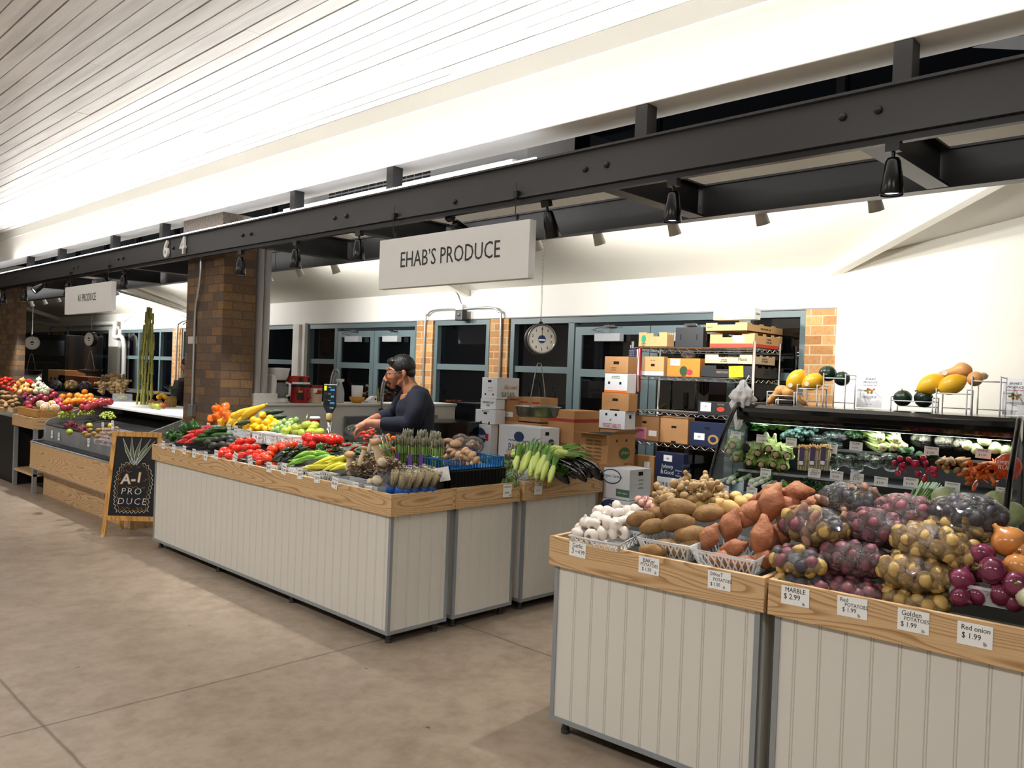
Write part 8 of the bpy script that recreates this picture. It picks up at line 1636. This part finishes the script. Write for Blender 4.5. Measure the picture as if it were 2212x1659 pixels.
# basket and heap on the end table and behind
t = thing('wicker_basket', 'long wicker basket on the ash end table', 'basket', (3.10, 11.06, .865)); WK = M('wicker', 'A5783C', .7, col2='C79A58', nscale=60)
mb = MB()
for k in range(9): z = .006+k*.009; mb.tube([(0, 0, z), (.6, 0, z), (.6, .80, z), (0, .80, z)], .0052, 5, True)
mb.build('weave', WK, t); mb = MB()
for k in range(22): mb.tube([(-.003, k*.80/21, 0), (-.003, k*.80/21, .088)], .004, 4)
for k in range(14): mb.tube([(k*.6/13, -.003, 0), (k*.6/13, -.003, .088)], .004, 4)
mb.build('stakes', WK, t); MB().tube([(0, 0, .09), (.6, 0, .09), (.6, .80, .09), (0, .80, .09)], .008, 6, True).build('rim', WK, t)
hp = dict(x0=3.08, z0=.88, k=.24)
tag(MB().box(3.99, 4.75, 12.0, 15.6, -.065, 1.02).build('display_step', M('bed_dark', '141312', .7)), 'dark stepped display behind the dragon fruit', 'display')
tag(MB().box(3.12, 3.98, 11.98, 13.25, -.065, .80).build('display_step', M('bed_dark', '141312', .7)), 'dark display box between end table and far counter', 'display')
tag(MB().box(3.74, 3.98, 11.06, 11.92, .80, 1.0).build('display_step', M('bed_dark', '141312', .7)), 'dark step behind the wicker basket', 'display')
tag(MB().box(3.56, 3.98, 13.3, 14.2, -.065, 1.0).build('display_step', M('bed_dark', '141312', .7)), 'dark step behind the onions at the left edge', 'display')
def hl(key, pts, lab, grp, h=.05, sc=1, kw=hp):
    for q in pts: K[key].put(sl(q[0], q[1], q[2] if len(q) > 2 else h, **kw), rrot(.5, .5, 3), sc*rr.uniform(.92, 1.08), lab, grp)
hl('dragon', [(60, 872), (75, 863), (88, 857), (97, 850), (110, 845), (108, 858), (122, 868), (130, 865), (130, 876), (150, 880), (62, 880), (140, 882), (98, 862), (118, 853), (68, 867)], 'red dragon fruit in the farther stall', 'dragon fruit', .06)
hl('orange', [(135, 857), (150, 855), (163, 865), (168, 855), (183, 847), (195, 856), (181, 866), (148, 865), (158, 868), (195, 866), (206, 867), (172, 866), (143, 870), (187, 858, .09), (176, 858, .09)], 'orange in the heap of the farther stall', 'oranges', .07, 1.1)
hl('pomegranate', [(186, 870), (196, 873), (204, 876), (212, 870), (220, 866), (230, 868), (178, 880), (190, 881), (218, 873), (226, 871), (238, 868)], 'red pomegranate right of the oranges', 'pomegranates', .05)
for i, (u, v) in enumerate(((88, 872), (100, 876), (112, 872), (118, 880), (95, 880))):
    p = sl(u, v, .06, **hp); K['yellow_mango'].put(p, rrot(), .95, 'yellow fruit in white foam net in the wicker basket', 'netted yellow fruit'); o = MB().blob((0, 0, 0), (.056, .040, .040), 14, 9).build('foam_net', M('foam_net', 'E6E4DC', .6), smooth=False); w_ = o.modifiers.new('w', 'WIREFRAME'); w_.thickness = .004; tag(o, 'white foam net around yellow fruit', 'net', 'foam nets'); o.location = p; o.rotation_euler = (0, 0, i)
ho = dict(x0=3.35, z0=.88, k=.8)
hl('russet', [(5, 868), (15, 872), (25, 868), (35, 864), (8, 858), (20, 858), (38, 873), (28, 876), (12, 877), (32, 858), (5, 848), (15, 850)], 'brown potato at the left edge of the farther stall', 'far potatoes', .03, .85, ho)
hl('yellow_onion', [(35, 836), (50, 838), (42, 828, .14), (55, 843), (65, 845), (45, 848), (30, 843), (48, 822, .16), (58, 833, .12)], 'brown onion in the farther stall', 'far brown onions', .10, 1, ho)
hl('tomato', [(4, 828), (12, 824), (20, 830), (28, 826), (8, 835), (18, 838), (26, 842), (62, 822), (68, 827), (12, 817), (22, 819), (4, 820)], 'red fruit at the back left of the farther stall', 'far red fruit', .16, .9, ho)
hl('white_onion', [(75, 833), (84, 828), (92, 833), (80, 840), (88, 840), (97, 838), (103, 842), (78, 846), (92, 846), (100, 848), (84, 820)], 'white onion in the farther stall', 'far white onions', .10, 1, ho)
hl('red_onion', [(58, 852), (66, 858), (52, 858), (62, 863)], 'red onion left of the dragon fruit', 'far red onions', .05, 1, ho)
hs = dict(x0=3.99, z0=1.03, k=.12)
for u, v, ks, lab in ((120, 832, 'pot_purple', 'dark'), (153, 832, 'pot_gold', 'golden'), (185, 835, 'pot_purple', 'purple')):
    p = sl(u, v, .09, **hs); bagged('clear bag of %s potatoes on the back step of the farther stall' % lab, (ks,), p, (.09, .12, .075), 22, 'small potato inside the far %s bag' % lab, 'potatoes in the far %s bag' % lab, int(u), (0, 0, 0), 1.3)
for i in range(24): K['ginger%d' % (i % 3)].put(sl(gr.uniform(210, 272), gr.uniform(822, 850), .08, **hs), (gr.uniform(-.5, .5), -1.2+gr.uniform(-.5, .3), gr.uniform(-3, 3)), 1.5, 'upright ginger root on the back step of the farther stall', 'far ginger roots')
# things on the white back ledge of the case
lz = 1.005
def onled(u, v): return at(u, v, z=lz)
p = onled(264, 872); grapes('green grapes in a clear box on the white ledge', 264, 862, GG, 0, .8, 60, x0=4.2, z0=1.06, k=0.0)
t = thing('clear_box', 'clear clamshell box of green grapes on the white ledge', 'container', sl(264, 866, 0, 4.2, 1.055, 0.0)); MB().box(-.09, .09, -.12, .12, -.02, .10).build('box_body', CLEAR, t, bevel=.01)
for i, (u, v) in enumerate(((328, 868), (336, 872), (345, 870), (330, 876), (350, 876), (358, 874), (340, 878), (362, 868))): K['mango'].put(sl(u, v, .03, 4.2, 1.05, .0), rrot(.4, .4, 3), 1.0, 'red and green mango on the white ledge', 'ledge mangoes')
for i, (u, v) in enumerate(((327, 852), (340, 850), (350, 854), (344, 858), (356, 858))): K['yellow_mango'].put(sl(u, v, .06, 4.25, 1.06, .0), rrot(.4, .4, 3), 1.0, 'yellow mango above the red mangoes', 'ledge yellow mangoes')
# sugar cane
base = sl(310, 874, 0, 4.2, 1.042, 0.0); cm_ = M('sugar_cane', 'A8A04C', .4, col2='6A7434', nscale=6, vary=.3)
for i, (du, top) in enumerate(((-14, 700), (-9, 672), (-4, 662), (1, 662), (5, 664), (9, 675), (-1, 690), (12, 720))):
    b0 = base+Vector((.02*(i % 3), -.0, 0))+R_*du*.0062*1.0; tp = base+R_*(du*.8+6)*.0062+Vector((0, 0, (874-top)*.00595)); t = thing('sugar_cane', 'tall green-yellow sugar cane stalk leaning in the bundle by the column', 'sugar cane', b0, group='sugar cane stalks'); d = tp-b0
    mb = MB(); n = 9; pts = []; rs = []
    for k in range(n):
        for e, r in ((0, .019), (.07, .0135), (.93, .0135)): pts.append(d*((k+e)/n)+Vector((.006*math.sin(k+i), .006*math.cos(k*1.3+i), 0))*min(1, k)); rs.append(r)
    mb.tube(pts+[d], rs+[.014], 8).build('stalk', cm_, t, smooth=True)
    if i in (1, 4): MB().tube([d*.9, d*.95+Vector((.10*(i-2), -.1*(i-2), .05)), d*.88+Vector((.2*(i-2), -.18*(i-2), .0))], .003, 4).build('leaf_blade', cm_, t)
# pineapple plant top and the person behind the column
p = at(372, 846, x=4.42); o = leafy(26, .18, .016, 77, .7, .4).build('pineapple', M('pine_leaf', '3E4F38', .5)); o.location = p+Vector((0, 0, -.05)); tag(o, 'spiky grey-green pineapple beside the coated person', 'pineapple'); MB().lathe([(0, -.16), (.05, -.15), (.062, -.08), (.05, -.01), (0, 0)], 14).build('fruit_body', M('pine_fruit', '9A7A34', .6, col2='6E5A2A', nscale=40), o, smooth=True)
p2 = at(402, 850, x=5.25); per = thing('person', 'person in a dark purple coat half hidden behind the brick column', 'person', (p2.x, p2.y, -.065), -.9)
b = MB(); b.tube([(0, 0, .98), (0, 0, 1.25), (0, 0, 1.42)], [.15, .16, .08], 16); b.tube([(0, 0, 1.36), (0, 0, 1.52)], [.055, .052], 12); b.blob((0, 0, 1.63), (.09, .075, .115), 16, 12); b.blob((-.09, 0, 1.61), (.02, .014, .018), 8, 6)
for s in (-1, 1): b.tube([(0, s*.17, 1.38), (-.03, s*.21, 1.15), (-.16, s*.15, 1.03), (-.26, s*.08, 1.05)], [.05, .045, .035, .025], 12); b.tube([(0, s*.09, .95), (0, s*.10, .5), (0, s*.10, .06)], [.09, .06, .05], 12); b.blob((-.05, s*.10, .04), (.12, .05, .04), 10, 8); [b.tube([(-.26, s*.08+k*.014-.02, 1.05), (-.32, s*.08+k*.016-.024, 1.04), (-.34, s*.08+k*.016-.024, 1.01)], [.010, .009, .006], 6) for k in range(4)]; b.tube([(-.25, s*.06, 1.06), (-.30, s*.03, 1.06)], [.012, .008], 6)
remesh(b, 'body', SK, per, .008, 2)
b = MB(); b.tube([(0, 0, .60), (0, 0, 1.0), (0, 0, 1.25), (0, 0, 1.45)], [.21, .20, .215, .10], 18)
for s in (-1, 1): b.tube([(0, s*.18, 1.40), (-.03, s*.23, 1.15), (-.16, s*.17, 1.03), (-.22, s*.12, 1.04)], [.085, .080, .065, .055], 14)
remesh(b, 'coat', M('purple_coat', '231722', .6, bump=.4, bscale=14), per, .010, 2); b = MB(); b.blob((.015, 0, 1.67), (.095, .082, .10), 16, 12); b.tube([(.06, 0, 1.64), (.07, 0, 1.45)], [.06, .04], 10); remesh(b, 'hair', HAIR, per, .009, 1)
b = MB(); [b.tube([(0, s*.09, .9), (0, s*.10, .5), (0, s*.10, .05)], [.11, .075, .065], 12) for s in (-1, 1)]; remesh(b, 'trousers', TRS, per, .012, 1)
# black cooler and cartons at the back of the farther stall
bx_ = at(45, 730, x=5.4); by_ = at(143, 730, x=5.4); t = thing('drinks_cooler', 'tall black glass-door cooler in the farther stall', 'fridge', (5.4, by_.y, -.065)); w = bx_.y-by_.y; zt = at(95, 724, x=5.4).z
MB().box(5.4, 6.1, by_.y, bx_.y, -.065, zt).build('casing', GB, t, world=True, bevel=.01); MB().box(5.39, 5.40, by_.y+.3, bx_.y-.3, .3, zt-.55).build('glass_door', M('cooler_glass', '101418', .05, spec=.9), t, world=True); MB().box(5.385, 5.40, by_.y+.1, bx_.y-.1, zt-.42, zt-.12).build('sign_panel', M('cooler_sign', '2A2E33', .3), t, world=True)
for k in range(3): MB().box(5.388, 5.392, by_.y+.35, bx_.y-.35, .8+.35*k, .815+.35*k).build('shelf_edge', STEEL, t, world=True)
for lab, u0, u1, v0, v1, m_ in (('stack of slatted brown crates before the black cooler', 103, 140, 799, 825, KRAFT), ('dark green and orange flat carton in the farther stall', 125, 190, 812, 828, M('far_carton', '8A4A24', .6)), ('small white box on the far left heap', 21, 43, 803, 822, WCT)):
    x = 5.0 if u0 > 100 else 4.3; a = at(u0, v1, x=x); b_ = at(u1, v1, x=x); zt = at((u0+u1)/2, v0, x=x).z; t = thing('carton', lab, 'box', (x, b_.y, a.z)); MB().box(0, .35, 0, a.y-b_.y, 0, zt-a.z).build('carton_body', m_, t, bevel=.004)
    if u0 == 103:
        for k in range(4): MB().box(-.002, .001, (a.y-b_.y)*(.1+.22*k), (a.y-b_.y)*(.18+.22*k), .05, (zt-a.z)*.42).build('slot', HOLE, t)
tag(MB().box(4.90, 5.6, 12.2, 17.4, -.065, 1.12).build('back_counter', MBK), 'dark back counter behind the farther stall heap', 'counter')
